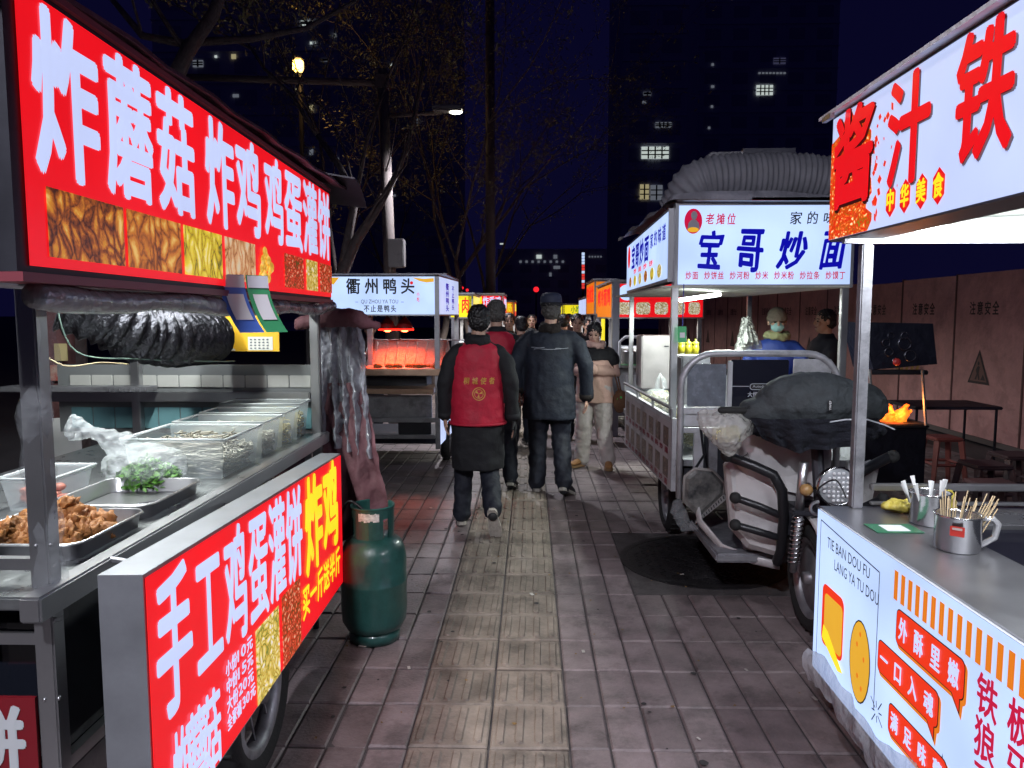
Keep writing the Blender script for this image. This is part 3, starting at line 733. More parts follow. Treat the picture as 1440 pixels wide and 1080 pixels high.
# curtain at the far end, brown cover and clear film
BRN = mat('maroon_canvas', (.13, .052, .065), .75, var=.25, scale=6, bump=.4, bscale=40)
def drape(name, label, cat, top, bot, n_folds, amp, m, cols=60, rows=30, seed=0, extra=None, parent=None):
    """cloth hanging between polyline top and polyline bottom"""
    b = MB(); q = noise
    def pl(P, t):
        P = [V(p) for p in P]; k = t * (len(P) - 1); i = min(int(k), len(P) - 2); return P[i].lerp(P[i + 1], k - i)
    vs = []
    for j in range(rows + 1):
        for i in range(cols + 1):
            u, v = i / cols, j / rows; p = pl(top, u).lerp(pl(bot, u), v)
            w = math.sin(u * n_folds * 6.28 + 1.5 * q.noise(V((u * 3, v * 2, seed)))) * amp * (.35 + v * .8)
            nn = q.noise_vector(V((u * 7, v * 9, seed + 5))) * amp * .7 + q.noise_vector(V((u * 19, v * 23, seed + 9))) * amp * .45
            vs.append(p + V((nn.x * .4, w + nn.y, nn.z * .3)))
    n = cols + 1
    b.add(vs, [(j * n + i, j * n + i + 1, (j + 1) * n + i + 1, (j + 1) * n + i) for j in range(rows) for i in range(cols)])
    o = b.build(name, m, parent, True)
    if label: tag(o, label, cat)
    return o
drape('maroon_cover', 'maroon canvas cover bunched down to the green gas cylinder', 'cover', [(-1.12, 3.88, 1.20), (-.86, 3.88, 1.20)], [(-1.12, 3.80, .34), (-.95, 3.72, .40), (-.70, 3.68, .53)], 2.4, .026, BRN)
drape('clear_curtain', 'crinkled clear plastic curtain gathered at the far end of the left stall', 'curtain', [(-1.12, 3.9, 1.50), (-.87, 3.9, 1.50)], [(-1.10, 3.84, .90), (-.80, 3.80, .82)], 5, .030, mat('gathered_film', (.30, .31, .36), .08, alpha=.8, bump=1., bscale=13, coat=1.), 110, 80, 3)
b = MB(); b.tube([(-1.2, 3.84, 1.50), (-1.05, 3.86, 1.535), (-.90, 3.88, 1.535), (-.78, 3.9, 1.49)], [.03, .05, .05, .02], 14, flat=.7)
tag(organic(b, 'rolled_awning', BRN, None, .01, 3, .03, .05), 'rolled maroon cloth awning over the clear curtain', 'awning')
# gas cylinder
GC = V((-.745, 3.50, 0)); GM = mat('green_enamel', (.018, .085, .075), .36, var=.25, scale=7, coat=.35, dirt=.3, bump=.12, bscale=18)
gc = thing('gas_cylinder', 'dark green gas cylinder standing on the paving beside the left stall', 'gas cylinder', tuple(GC))
b = MB(); b.lathe([(.001, .045), (.09, .045), (.13, .06), (.152, .10), (.156, .16), (.156, .28), (.158, .285), (.158, .295), (.156, .30), (.156, .40), (.150, .44), (.132, .48), (.10, .505), (.07, .515), (.001, .518)], GC, 40); b.build('body', GM, gc, True)
b = MB(); b.lathe([(.108, .002), (.118, .0), (.122, .03), (.116, .06), (.108, .06), (.108, .002)], GC, 32); b.build('foot_ring', GM, gc, True)
b = MB()
for k in range(30):
    a0, a1 = R(-250 + 10 * k), R(-240 + 10 * k)
    if k in (9, 10, 20, 21): zz = (.60, .648)
    else: zz = (.50, .648)
    ring = lambda a, r, z: GC + V((r * math.cos(a), r * math.sin(a), z))
    b.add([ring(a0, .098, zz[0]), ring(a1, .098, zz[0]), ring(a1, .1, zz[1]), ring(a0, .1, zz[1]), ring(a0, .093, zz[0]), ring(a1, .093, zz[0]), ring(a1, .094, zz[1]), ring(a0, .094, zz[1])],
          [(0, 1, 2, 3), (7, 6, 5, 4), (3, 2, 6, 7), (0, 4, 5, 1)])
b.tube([GC + V((.1 * math.cos(R(-250 + 5 * k)), .1 * math.sin(R(-250 + 5 * k)), .65)) for k in range(61)], .006, 6)
b.build('collar', GM, gc)
b = MB(); b.lathe([(.022, .515), (.022, .56), (.012, .57), (.012, .6), (.02, .6), (.02, .615), (.001, .616)], GC, 14); b.build('valve', mat('brass', (.4, .26, .08), .35, .9), gc, True)
b = MB()
for k in range(7):
    a0, a1 = R(-118 + 8 * k), R(-110 + 8 * k); w0 = .595 + .004 * math.sin(k * 2); 
    b.quad(*[GC + V((.1035 * math.cos(a), .1035 * math.sin(a), z)) for a, z in ((a0, w0), (a1, w0), (a1, .632 + .004 * math.sin(k * 3)), (a0, .632 + .003 * math.sin(k)))])
b.build('worn_label', mat('scuffed_white', (.6, .6, .6), .6, var=.4, scale=60), gc)
wire('black gas hose running from the green cylinder to the stall', [GC + V((-.02, 0, .6)), GC + V((-.12, .02, .66)), GC + V((-.2, .05, .5)), (-1.05, 3.5, .45)], .008, BLACK, 'gas_hose')
# green cap under the counter, with a faint glow put into its plastic
MB().ell((AX + .03, 2.35, .86), (.02, .03, .022), 12, 8).build('green_cap', mat('glowing_lime_plastic', (.02, .6, .12), .35, emit=(.02, .7, .15), es=.4), A, True)
# ------------------------------------------------------------------ right near stall: iron plate tofu
D = thing('food_stall', 'near right steel food stall with big white sign and a white printed counter front', 'food stall', (1.45, 1.6, 0))
DX = 1.10
YD0 = along(1169, 250, DX - .008)
fD = Face((DX - .008, YD0, 1.822), (0, -1, 0), (0, 0, 1)); LD = 2.3; HD = .428
def YD(px): return YD0 - along(px, 190, DX - .008)
sg = fD.box(MB(), -.004, LD, -.006, HD + .006, -.14, -.003).build('signboard', mat('sign_frame', (.1, .1, .12), .4, .6), D)
b = MB(); fD.rect(b, 0, LD, 0, HD, 0); b.build('white_panel', L_WHITE, sg)
b = MB()
fD.cjk(b, '汁', YD(1249), YD(1312), .105, .405, .0055, off=.032, shear=.0); fD.cjk(b, '铁', YD(1341), YD(1428), .105, .41, .0055, off=.032, shear=.02)
fD.cjk(b, '板', YD(1470), YD(1600), .105, .42, .0055, off=.032, shear=.06)
b.build('lettering', P_RED, sg)
b = MB()
for dh, ch, a, c, z0, z1, sh in ((0, '汁', YD(1249), YD(1312), .105, .405, .0), (0, '铁', YD(1341), YD(1428), .105, .41, .02)):
    fD.cjk(b, ch, a + .006, c + .006, z0 - .007, z1 - .007, .003, off=.032, shear=sh)
b.build('letter_shadow', mat('letter_drop_shadow_print', (.25, .25, .3), .5), sg)
b = MB(); rnd = random.Random(2)
pts = [(0, 0), (YD(1226), .0)]
for k in range(14): pts.append((YD(1226) + rnd.uniform(-.02, .03), .03 + k * .022))
pts += [(YD(1215), .36), (YD(1200), .40), (YD(1196), .428), (YD(1188), .40), (YD(1184), .36), (0.0, .34)]
fD.poly(b, pts, .002); b.build('chili_picture', SPICE, sg)
b = MB()
for _ in range(26):
    a, c = YD(1232) + abs(rnd.gauss(0, .05)), rnd.uniform(.02, .36); s = rnd.uniform(.006, .016); an = rnd.random() * 3
    fD.poly(b, [(a + s * math.cos(an + q) * (1 if i % 2 else .45), c + s * math.sin(an + q)) for i, q in enumerate((0, 1.57, 3.14, 4.71))], .0025 + _ * .0001)
b.build('chili_flecks', P_VERM, sg, kind='stuff')
b = MB(); fD.cjk(b, '酱', YD(1174), YD(1234), .10, .41, .0075, off=.03, shear=.02); b.build('lettering', P_RED, sg)
b = MB(); fD.cjk(b, '酱', YD(1174) + .004, YD(1234) + .004, .094, .404, .005, off=.045, shear=.02); b.build('letter_outline', mat('letter_dark_outline', (.08, .005, .003), .5), sg)
cs = [(1258, .072), (1278, .072), (1301, .071), (1325, .071)]
for k, (px, zc) in enumerate(cs):
    a = YD(px); w = .030; h = .050
    b = MB(); fD.poly(b, [(a, zc - h), (a + w, zc - h * .5), (a + w, zc + h * .5), (a, zc + h), (a - w, zc + h * .5), (a - w, zc - h * .5)], .003); hx = b.build('hexagon', P_RED, sg)
b = MB()
for k, (px, zc) in enumerate(cs):
    a = YD(px); fD.cjk(b, '中华美食'[k], a - .027, a + .027, zc - .032, zc + .032, .0045, off=.035)
b.build('yellow_lettering', L_YEL, sg)
b = MB(); b.quadbox([(DX - .045, 2.86, 2.254), (DX - .045, .35, 2.262), (DX + .5, .35, 2.36), (DX + .5, 2.86, 2.35)], (0, 0, .012))
b.quadbox([(DX + .5, 2.86, 2.35), (DX + .5, .35, 2.36), (1.95, .35, 2.25), (1.95, 2.86, 2.24)], (0, 0, .012))
b.build('roof', mat('grey_roof_sheet', (.72, .74, .78), .45, .0, var=.1, scale=30, bump=.4, bscale=24), D)
b = MB().box((DX - .05, 2.74, 2.238), (DX - .035, 2.815, 2.256)); b.build('roof_corner', STEEL, D)
# lit soffit behind the sign and its trim
b = MB().quadbox([(1.105, 2.69, 1.86), (1.105, .4, 1.86), (1.87, .4, 1.90), (1.87, 2.69, 1.90)], (0, 0, .008)); b.build('ceiling', mat('white_ceiling_sheet', (.75, .77, .75), .4), D)
b = MB().box((1.10, 2.695, 1.800), (1.9, 2.72, 1.825)); b.build('eave_rail', STEEL, D)
b = MB().box((1.135, 2.70, 1.827), (1.9, 2.714, 1.93)); es_ = b.build('eave_panel', mat('white_lacquered_panel', (.8, .82, .8), .35, bump=.2, bscale=14), D)
for x in (1.3, 1.62): MB().ell((x, 2.695, 1.84), (.004, .004, .004), 8, 6).build('rivet', DARKMETAL, D)
tlD = MB().tube([(1.22, 2.56, 1.835), (1.8, 2.56, 1.835)], .010, 8).build('lamp_tube', mat('white_lamp', (1, 1, 1)), D)
area('stall_light', (1.5, 2.54, 1.80), .6, .04, 1.5, (.9, .95, 1), (R(40), 0, 0), D)
area('stall_light', (1.45, 1.5, 1.85), .05, 1.2, 8, (.9, .94, 1), (0, 0, 0), D)
# posts, counter
b = MB().bevbox((1.170, 2.71, .85), (1.210, 2.750, 1.80), .005); b.build('post', DULL, D)
b = MB().bevbox((1.86, 2.70, .25), (1.90, 2.74, 1.80), .006); b.build('post', STEEL, D)
b = MB().bevbox((1.24, 2.715, .915), (1.86, 2.74, .940), .004); b.build('back_rail', STEEL, D)
b = MB().bevbox((1.24, 2.715, .862), (1.86, 2.735, .874), .003); b.build('back_rail', STEEL, D)
b = MB().bevbox((1.062, .6, .815), (1.39, 2.755, .85), .006); b.build('counter', STEEL, D)
b = MB().bevbox((1.39, 2.52, .815), (1.92, 2.755, .85), .006); b.build('counter', STEEL, D)
b = MB().bevbox((1.392, .6, .80), (1.90, 2.518, .834), .01); b.build('griddle', mat('black_iron_plate', (.012, .012, .02), .35, .3, coat=.3), D)
b = MB().box((1.12, .62, .22), (1.9, 2.72, .80)); b.build('body', DULL, D)
b = MB().tube([(1.075 + .03 * math.cos(a / 8 * 3.14 + 1.57), 2.775, .835 + .025 * math.sin(a / 8 * 3.14 + 1.57)) for a in range(9)], .006, 6); b.build('pull_ring', STEEL, D)
# printed front
fF = Face((1.055, 2.728, .25), (0, -1, 0), (0, 0, 1)); LF = 2.1; HF = .595
def YF(px): return 2.728 - along(px, 860, 1.055)
fr_ = fF.box(MB(), 0, LF, 0, HF, -.05, -.003).build('front_box', mat('white_box_side', (.5, .52, .56), .5), D)
b = MB(); fF.rect(b, .0, LF, 0, HF, 0); b.build('white_panel', L_COOL, fr_)
b = MB()
for (x0, y0, x1, y1) in ((.04, .06, .04, .565), (.04, .565, .50, .53), (.50, .53, .50, .10)): fF.line(b, x0, y0, x1, y1, .004, .003)
fF.latin(b, 'TIE BAN DOU FU', YF(1161), YF(1222), .485, .522, .003); fF.latin(b, 'LANG YA TU DOU', YF(1172), YF(1236), .425, .462, .003)
for k in range(8):
    a = R(45 * k + 10); l_ = .05 if k % 2 else .032; fF.line(b, YF(1241) + .012 * math.cos(a), .105 + .012 * math.sin(a), YF(1241) + l_ * math.cos(a), .105 + l_ * math.sin(a), .004, .0035 + k * .0002)
c0 = YF(1338); fF.poly(b, [(c0, .12), (c0 + .006, .148), (c0 + .018, .155), (c0 + .006, .162), (c0, .19), (c0 - .006, .162), (c0 - .018, .155), (c0 - .006, .148)], .003)
b.build('black_print', P_BLACK, fr_)
b = MB(); k = 0
a = YF(1257)
while a < LF - .04:
    fF.rect(b, a, a + .022, .485, .57, .003); a += .040
b.build('striped_awning_print', P_ORANGE, fr_)
def bubble(a0, a1, z0, z1, txt, tail):
    b = MB(); fF.rect(b, a0 + .006, a1 + .012, z0 - .012, z1 - .004, .0022, .018); fF.poly(b, [(a1 - .05, z0 - .01), (a1 - .0, z0 - .01), (a1 - .005, z0 - .05)], .0024); o = b.build('bubble_shadow', P_ORANGE, fr_)
    b = MB(); fF.rect(b, a0 - .003, a1 + .003, z0 - .003, z1 + .003, .0026, .02); fF.poly(b, [(a1 - .055, z0), (a1 - .012, z0), (a1 - .012, z0 - .042)], .0027); b.build('bubble_outline', P_BLACK, fr_)
    b = MB(); fF.rect(b, a0, a1, z0, z1, .0032, .018); fF.poly(b, [(a1 - .05, z0 + .002), (a1 - .015, z0 + .002), (a1 - .015, z0 - .034)], .0034); b.build('speech_bubble', P_VERM, fr_)
    b = MB(); n = len(txt); w = (a1 - a0) / n
    for i, ch in enumerate(txt): fF.cjk(b, ch, a0 + w * (i + .2), a0 + w * (i + .8), z0 + .018, z1 - .018, .005, off=.03)
    b.build('lettering', L_LETTER, fr_)
bubble(YF(1263), YF(1363), .365, .465, '外酥里嫩', 1); bubble(YF(1239), YF(1328), .235, .33, '一口入魂', 1); bubble(YF(1258), YF(1345), .085, .175, '满足味蕾', 1)
b = MB()
for r_, t in enumerate(('铁板豆腐', '狼牙土豆', '手抓饼')):
    for i, ch in enumerate(t):
        a = YF(1381) + i * .115; z = .375 - r_ * .105; fF.cjk(b, ch, a, a + .085, z, z + .095, .003, off=.02)
b.build('crimson_lettering', P_MAG, fr_)
# plain bread slice and potato pictures
a0 = YF(1157); a1 = YF(1188)
b = MB(); fF.rect(b, a0, a1, .13, .35, .003, .03); b.build('bread_crust_print', P_VERM, fr_)
b = MB(); fF.rect(b, a0 + .022, a1 - .008, .145, .32, .0036, .02); b.build('bread_print', P_AMBER, fr_)
b = MB(); fF.poly(b, [(a0 + .02, .20), (a0 + .06, .19), (a1 + .01, .10), (a1 - .03, .09), (a0 + .01, .15)], .0042); b.build('cheese_print', L_YEL, fr_)
b = MB(); fF.disc(b, YF(1213), .20, .075, .135, .003, 24); b.build('potato_outline', P_BLACK, fr_)
b = MB(); fF.disc(b, YF(1213), .20, .070, .130, .0036, 24); b.build('potato_print', P_AMBER, fr_)
b = MB()
for dx, dz in ((-.02, .05), (.03, .02), (-.01, -.05), (.02, -.08), (.0, .09)): fF.disc(b, YF(1213) + dx, .20 + dz, .007, .009, .0042, 8)
b.build('potato_spots', P_ORANGE, fr_)
# crumpled film along the bottom
b = MB(); nn_ = 90
for j in range(6):
    for i in range(nn_ + 1):
        a = LF * i / nn_; k = j / 5
        n1 = noise.noise_vector(V((a * 14, k * 2.5, 3)))
        b.v.append(tuple(fF.p(a, .075 - .13 * k + n1.y * .02 + .02 * math.sin(a * 9), .012 + n1.x * .02 + .03 * k * (1 - k) * 2)))
b.f = [(j * (nn_ + 1) + i, j * (nn_ + 1) + i + 1, (j + 1) * (nn_ + 1) + i + 1, (j + 1) * (nn_ + 1) + i) for j in range(5) for i in range(nn_)]
b.build('crumpled_film', mat('white_crumpled_film', (.62, .68, .75), .25, alpha=.6, bump=.8, bscale=25), D, True)
wheel(D, (1.25, 1.3, .24), .24, .08); wheel(D, (1.8, 1.3, .24), .24, .08)
for x, y in ((1.2, 2.6), (1.85, 2.6), (1.85, .8)): MB().bevbox((x - .02, y - .02, 0), (x + .02, y + .02, .22), .003).build('leg', DULL, D)

# mugs of skewers
def mug(label, x, y, r, h, hdl):
    c = V((x, y, .851)); t = thing('steel_mug', label, 'mug', tuple(c))
    b = MB(); b.lathe([(.001, .0), (r * .93, .0), (r * .97, .006), (r, h - .006), (r + .004, h), (r - .003, h), (r - .005, h - .006), (r * .92, .012), (.001, .008)], c, 36); b.build('cup', mat('polished_steel', (.6, .6, .62), .2, .95, bump=.06, bscale=8), t, True)
    if hdl:
        d = V((math.cos(R(hdl)), math.sin(R(hdl)), 0))
        b = MB().tube([c + d * (r - .003) + V((0, 0, h * .86)), c + d * (r + .03) + V((0, 0, h * .9)), c + d * (r + .045) + V((0, 0, h * .75)), c + d * (r + .038) + V((0, 0, h * .35)), c + d * (r - .003) + V((0, 0, h * .12))], (.008, .009, .010, .009, .008), 10, flat=1.3)
        b.build('handle', mat('bright_handle_steel', (.8, .8, .82), .25, .7), t, True)
    return c
c1 = at(1305, 760, 2.52); c1 = mug('steel mug holding white plastic forks behind the skewer mug', c1.x, c1.y, .062, .108, 0)
c2 = at(1345, 782, 2.24); c2 = mug('steel mug with side handle full of thin wooden skewers and a small red label', c2.x, c2.y, .064, .108, -8)
rnd = random.Random(12); STK = mat('bamboo_skewer', (.55, .42, .25), .6)
for grp, c, n, m, nm, rr, lab in ((0, c1, 9, mat('white_plastic_cutlery', (.75, .76, .76), .35), 'plastic_fork', .0035, 'white plastic forks standing in the rear steel mug'), (1, c2, 34, STK, 'skewer', .0018, 'thin wooden skewers leaning together in the front steel mug')):
    t = thing('plastic_forks' if grp == 0 else 'wooden_skewers', lab, 'cutlery' if grp == 0 else 'skewers', tuple(c + V((0, 0, .01))))
    for i in range(n):
        a = rnd.random() * 6.28; q = rnd.random() ** .5 * .045; base = c + V((q * math.cos(a), q * math.sin(a), .012)); l_ = rnd.uniform(.12, .15) if grp == 0 else rnd.uniform(.125, .165)
        d = V((math.cos(a) * .3 + (.22 if grp else -.1), math.sin(a) * .25, 1)).normalized(); top = base + d * l_
        if grp == 0: b = MB().tube([base, base + d * l_ * .6, top], [rr, rr * .8, rr * 2.4], 6, flat=.4)
        else: b = MB().tube([base, top], rr, 5, flat=1)
        b.build(nm, m, t)
fl = Face(c2 + V((-.076, -.018, .055)), V((.35, -.94, 0)), (0, 0, 1))
fl = Face(c2 + V((-.046, -.0485, .055)), V((.8, -.6, 0)), (0, 0, 1)); b = MB(); fl.rect(b, -.004, .034, 0, .03, .004, .003); sl = tag(b.build('mug_label', mat('red_label', (.5, .04, .03), .4)), 'small red sticker on the front steel mug', 'label')
b = MB(); fl.rect(b, .002, .028, .019, .026, .006, .002); b.build('printed_band', mat('pale_label_print', (.5, .4, .38), .5), sl)
# yellow bags and card
for i, (px, py, Y, sx, sz, lb) in enumerate(((1270, 706, 2.66, .075, .022, 'crumpled yellow plastic bag lying beside the post on the right counter'), (1328, 702, 2.62, .042, .045, 'folded yellow plastic bag standing behind the skewer mugs'))):
    c = at(px, py, Y); c.z = .852 + sz; b = MB().ell(c, (sx, .04, sz), 16, 10).ell(c + V((sx * .5, .01, sz * .4)), (sx * .5, .03, sz * .6), 12, 8)
    tag(organic(b, 'yellow_bag', mat('yellow_plastic_film', (.55, .45, .08), .35, bump=.8, bscale=50), None, .006, 2, .025, .03), lb, 'bag')
c = atz(1225, 735, .853); b = MB().box((1.12, 2.40, .8515), (1.27, 2.50, .8535)); pc2 = tag(b.build('payment_card', mat('green_payment_card', (.05, .22, .12), .3, coat=.5)), 'flat green payment card taped to the right counter', 'payment card')
MB().box((1.16, 2.415, .8537), (1.235, 2.485, .8545)).build('white_field', mat('card_white', (.6, .62, .66), .4), pc2)
# ------------------------------------------------------------------ right middle: fried noodle cart on a cargo tricycle
C = thing('noodle_cart', 'three wheeled fried noodle cart with a pale blue lit sign and blue brush lettering', 'food cart', (1.5, 5.4, 0))
CY = 4.75
x0 = at(953, 400, CY).x; x1 = at(1195, 397, CY).x; z0 = at(953, 400, CY).z; z1 = at(953, 289, CY).z
fC = Face((x0, CY, z0), (1, 0, 0), (0, 0, 1)); WC = x1 - x0; HC = z1 - z0
sg = fC.box(MB(), -.02, WC + .02, -.02, HC + .02, -.10, -.003).build('front_signboard', mat('aluminium_frame', (.4, .41, .44), .4, .7), C)
b = MB(); fC.rect(b, 0, WC, 0, HC, 0); b.build('pale_panel', L_COOL, sg)
k_ = WC / 242.
def XC(px): return (px - 953) * k_
def ZC(py): return (400 - py) / 111. * HC
b = MB()
for ch, a, c, zt, zb in (('宝', 977, 1014, 326, 381), ('哥', 1030, 1071, 322, 380), ('炒', 1090, 1132, 328, 378), ('面', 1148, 1186, 324, 378)):
    fC.cjk(b, ch, XC(a), XC(c), ZC(zb), ZC(zt), .003, off=.035, shear=.12, wob=.016)
b.build('lettering', P_BLUE, sg)
b = MB(); fC.cjk(b, '老摊位', XC(988), XC(1033), ZC(316), ZC(301), .003, off=.018, shear=.1, fill=.8, wob=.004)
a = XC(963)
for w in ('炒面', '炒饼丝', '炒河粉', '炒米', '炒米粉', '炒拉条', '炒馍丁'):
    n = len(w); fC.cjk(b, w, a, a + n * k_ * 9.6, ZC(393), ZC(382), .003, off=.018, fill=.9); a += n * k_ * 9.6 + k_ * 7.2
b.build('crimson_lettering', P_MAG, sg)
b = MB(); fC.cjk(b, '家的味道', XC(1104), XC(1196), ZC(316), ZC(299), .003, off=.012, shear=.1, fill=.72, wob=.005); b.build('black_lettering', P_BLACK, sg)
b = MB(); fC.disc(b, XC(973), ZC(311), k_ * 12.5, k_ * 17.5, .003, 28); b.build('red_oval', P_MAG, sg)
b = MB(); fC.disc(b, XC(974), ZC(303), k_ * 4.5, k_ * 6, .0045, 16); fC.poly(b, [(XC(965), ZC(322)), (XC(982), ZC(322)), (XC(981), ZC(314)), (XC(977), ZC(309)), (XC(970), ZC(309)), (XC(966), ZC(314))], .0042); b.build('portrait_silhouette', mat('pale_grey_print', (.35, .35, .4), .5), sg)
b = MB(); fC.disc(b, XC(973), ZC(323), k_ * 8, k_ * 3.5, .005, 16); b.build('bowl_print', P_AMBER, sg)
# side sign
s0 = at(938, 405, CY + .06); s1 = at(881, 419, 7.3); zs = z0 + .0
fS = Face((s1.x, 7.3, zs + .04), V((s0.x - s1.x, CY + .06 - 7.3, 0)), (0, 0, 1)); LS = math.hypot(s0.x - s1.x, 7.3 - CY - .06); HS = HC * .86
sg2 = fS.box(MB(), -.01, LS, -.02, HS + .02, -.08, -.003).build('side_signboard', mat('aluminium_frame', (1, 1, 1)), C)
b = MB(); fS.rect(b, 0, LS, 0, HS, 0); b.build('pale_panel', L_COOL, sg2)
b = MB()
for i, ch in enumerate('宝哥炒面'): fS.cjk(b, ch, .42 + i * .30, .70 + i * .30, HS * .42, HS * .88, .003, off=.03, shear=.1)
fS.cjk(b, '家的味道', 1.66, LS - .05, HS * .6, HS * .85, .003, off=.02, fill=.8)
b.build('lettering', P_BLUE, sg2)
b = MB(); fS.disc(b, .22, HS * .72, .1, .1, .003); fS.cjk(b, '炒面炒饼', .55, 1.9, HS * .30, HS * .4, .003, off=.02, fill=.6); b.build('red_print', P_RED, sg2)
for i in range(6):
    b = MB(); fS.disc(b, .35 + i * .36, HS * .16, .10, HS * .11, .003); b.build('food_picture', (FRIED, FRIES, ROLLS)[i % 3], sg2)
# roof: tarpaulin skirts, big ribbed duct
b = MB(); NR = 24
prof = [(x0 - .05, 0), (x0 - .04, .02), (x0 + .12, .05), (1.5, .08), (x1 - .1, .05), (x1 + .04, .01)]
for j in range(NR + 1):
    t = j / NR; y = CY - .05 + t * 2.62
    for i, (x, z) in enumerate(prof):
        b.v.append((x - t * .03 * (i < 3), y, z1 + .03 + z * (1 if j else .6) + .02 * math.sin(t * 19 + i) * (1 if i else .5)))
n = len(prof); b.f = [(j * n + i, j * n + i + 1, (j + 1) * n + i + 1, (j + 1) * n + i) for j in range(NR) for i in range(n - 1)]
b.f += [tuple(range(n - 1, -1, -1))]
b.build('tarpaulin_roof', TARP, C, True)
b = MB().tube([(x0 - .02, CY - .03, z1 + .035), (x1 + .02, CY - .03, z1 + .03)], .014, 8); b.build('roof_rail', STEEL, C, True)
b = MB().box((1.35, CY - .05, z1 + .022), (x1 + .02, CY - .046, z1 + .04)); b.build('red_strip', mat('red_tape', (.4, .02, .03), .5), C)
DUCT = mat('grey_ribbed_hose', (.18, .18, .21), .6, var=.15, scale=10, bump=.25, bscale=40)
Yd = 5.05; r = .150
duct('roof_duct', 'fat grey ribbed exhaust hose lying across the roof of the noodle cart', [V((at(962, 300, Yd).x, Yd + .1, at(960, 292, Yd).z - .02)), V((at(985, 250, Yd).x, Yd, at(985, 258, Yd).z)), V((at(1060, 250, Yd).x, Yd, at(1060, 250, Yd).z)), V((at(1140, 252, Yd).x, Yd, at(1140, 252, Yd).z)), V((at(1230, 262, Yd).x, Yd, at(1230, 268, Yd).z))], r, .034, DUCT, .07, 30)
b = MB().quadbox([at(968, 244, 5.6), at(1000, 214, 5.6), at(1118, 210, 5.6), at(1118, 250, 5.6)], (0, .3, 0)); b.build('duct_hood', DULL, C)
b = MB().box(tuple(at(1045, 216, 5.5)), tuple(at(1119, 208, 5.5) + V((0, .05, 0)))); b.build('hood_bracket', STEEL, C)
# posts
for px, Y in ((948, CY + .03), (1186, CY + .03)):
    x = at(px, 450, Y).x; MB().bevbox((x - .021, Y - .021, .9), (x + .021, Y + .021, z0 - .0), .004).build('post', STEEL, C)
xs = at(888, 450, 7.1).x; MB().bevbox((xs - .02, 7.08, .9), (xs + .02, 7.12, z0), .004).build('post', STEEL, C)
xs2 = at(1053, 450, 7.1).x; MB().bevbox((xs2 - .02, 7.08, .9), (xs2 + .02, 7.12, z0), .004).build('post', STEEL, C)
b = MB().box((x0 - .1, CY, z0 - .02), (x1, 7.3, z0 - .008)); b.build('ceiling', mat('cream_ceiling', (.55, .55, .48), .5, dirt=.3), C)
ta, tb2 = at(957, 422, 4.95), at(1012, 414, 5.6)
MB().tube([ta, tb2], .014, 8).build('lamp_tube', mat('white_lamp', (1, 1, 1)), C)
area('stall_light', (1.3, 5.7, z0 - .06), .06, 1.6, 16, (.9, 1, .93), (0, 0, 0), C)
# cargo body: front plate with rounded hoop
WG = mat('grey_white_enamel', (.55, .56, .60), .4, .3, var=.15, scale=6, dirt=.35)
Yp = 4.55
xl, xr = at(952, 600, Yp).x, at(1182, 600, Yp).x; zt = at(1060, 497, Yp).z; zb = at(952, 700, Yp).z
hoop = []
rr = .20
hoop += [(xl + .02, Yp, zb)] + [(xl + .02, Yp, zt - rr)]
for k in range(1, 7): a = R(180 - 15 * k); hoop.append((xl + .02 + rr + rr * math.cos(a), Yp, zt - rr + rr * math.sin(a) - .02 * 0))
for k in range(0, 7): a = R(90 - 15 * k); hoop.append((xr - .02 - rr + rr * math.cos(a), Yp, zt - rr + rr * math.sin(a)))
hoop.append((xr - .02, Yp, zb))
MB().tube(hoop, [(.028, .02)] * len(hoop), 8, side=(0, 1, 0)).build('hoop_frame', WG, C, True)
def bx(nm, px0, px1, py0, py1, d=.02, m=WG, Y=Yp, yo=.0):
    p, q = at(px0, py1, Y), at(px1, py0, Y); return MB().bevbox((p.x, Y + yo, p.z), (q.x, Y + yo + d, q.z), .004).build(nm, m, C)
bx('glass_pane', 966, 1022, 512, 572, .01, mat('frosted_pane', (.16, .18, .22), .25, var=.3, scale=14, coat=.3))
bx('cross_rail', 958, 1112, 573, 582, .035, WG, yo=-.018); bx('cross_rail', 958, 1040, 602, 609, .03)
bx('cross_rail', 1022, 1030, 508, 572, .03, WG, yo=-.015)
bk = bx('black_panel', 1027, 1110, 506, 572, .012, mat('black_gloss_panel', (.012, .013, .025), .2, coat=.4))
fk = Face((at(1027, 572, Yp).x, Yp - .003, at(1027, 572, Yp).z), (1, 0, 0), (0, 0, 1)); kk = 1 / 1060 * Yp
b = MB(); Q = lambda px, py: ((px - 1027) * kk, (572 - py) * kk)
fk.line(b, *Q(1028, 543), *Q(1052, 543), .004, .001); fk.line(b, *Q(1088, 543), *Q(1108, 543), .004, .001)
fk.rect(b, Q(1053, 0)[0], Q(1086, 0)[0], Q(0, 548)[1], Q(0, 539)[1], .0012, .018)
fk.cjk(b, '大恒隆', Q(1050, 0)[0], Q(1072, 0)[0], Q(0, 558)[1], Q(0, 551)[1], .002, off=.02); fk.cjk(b, '自卸', Q(1076, 0)[0], Q(1092, 0)[0], Q(0, 558)[1], Q(0, 551)[1], .002, off=.02)
b.build('lettering', mat('grey_white_print', (.5, .52, .58), .4), bk)
b = MB(); fk.rect(b, Q(1054, 0)[0], Q(1085, 0)[0], Q(0, 547.2)[1], Q(0, 539.8)[1], .0016, .015); b.build('badge_field', P_BLACK, bk)
b = MB(); fk.latin(b, 'Autedycar', Q(1057, 0)[0], Q(1082, 0)[0], Q(0, 546)[1], Q(0, 541)[1], .0026); b.build('badge_lettering', mat('grey_white_print', (.5, .52, .58), .4), bk)
bx('side_plate', 1112, 1170, 505, 640, .015, WG)
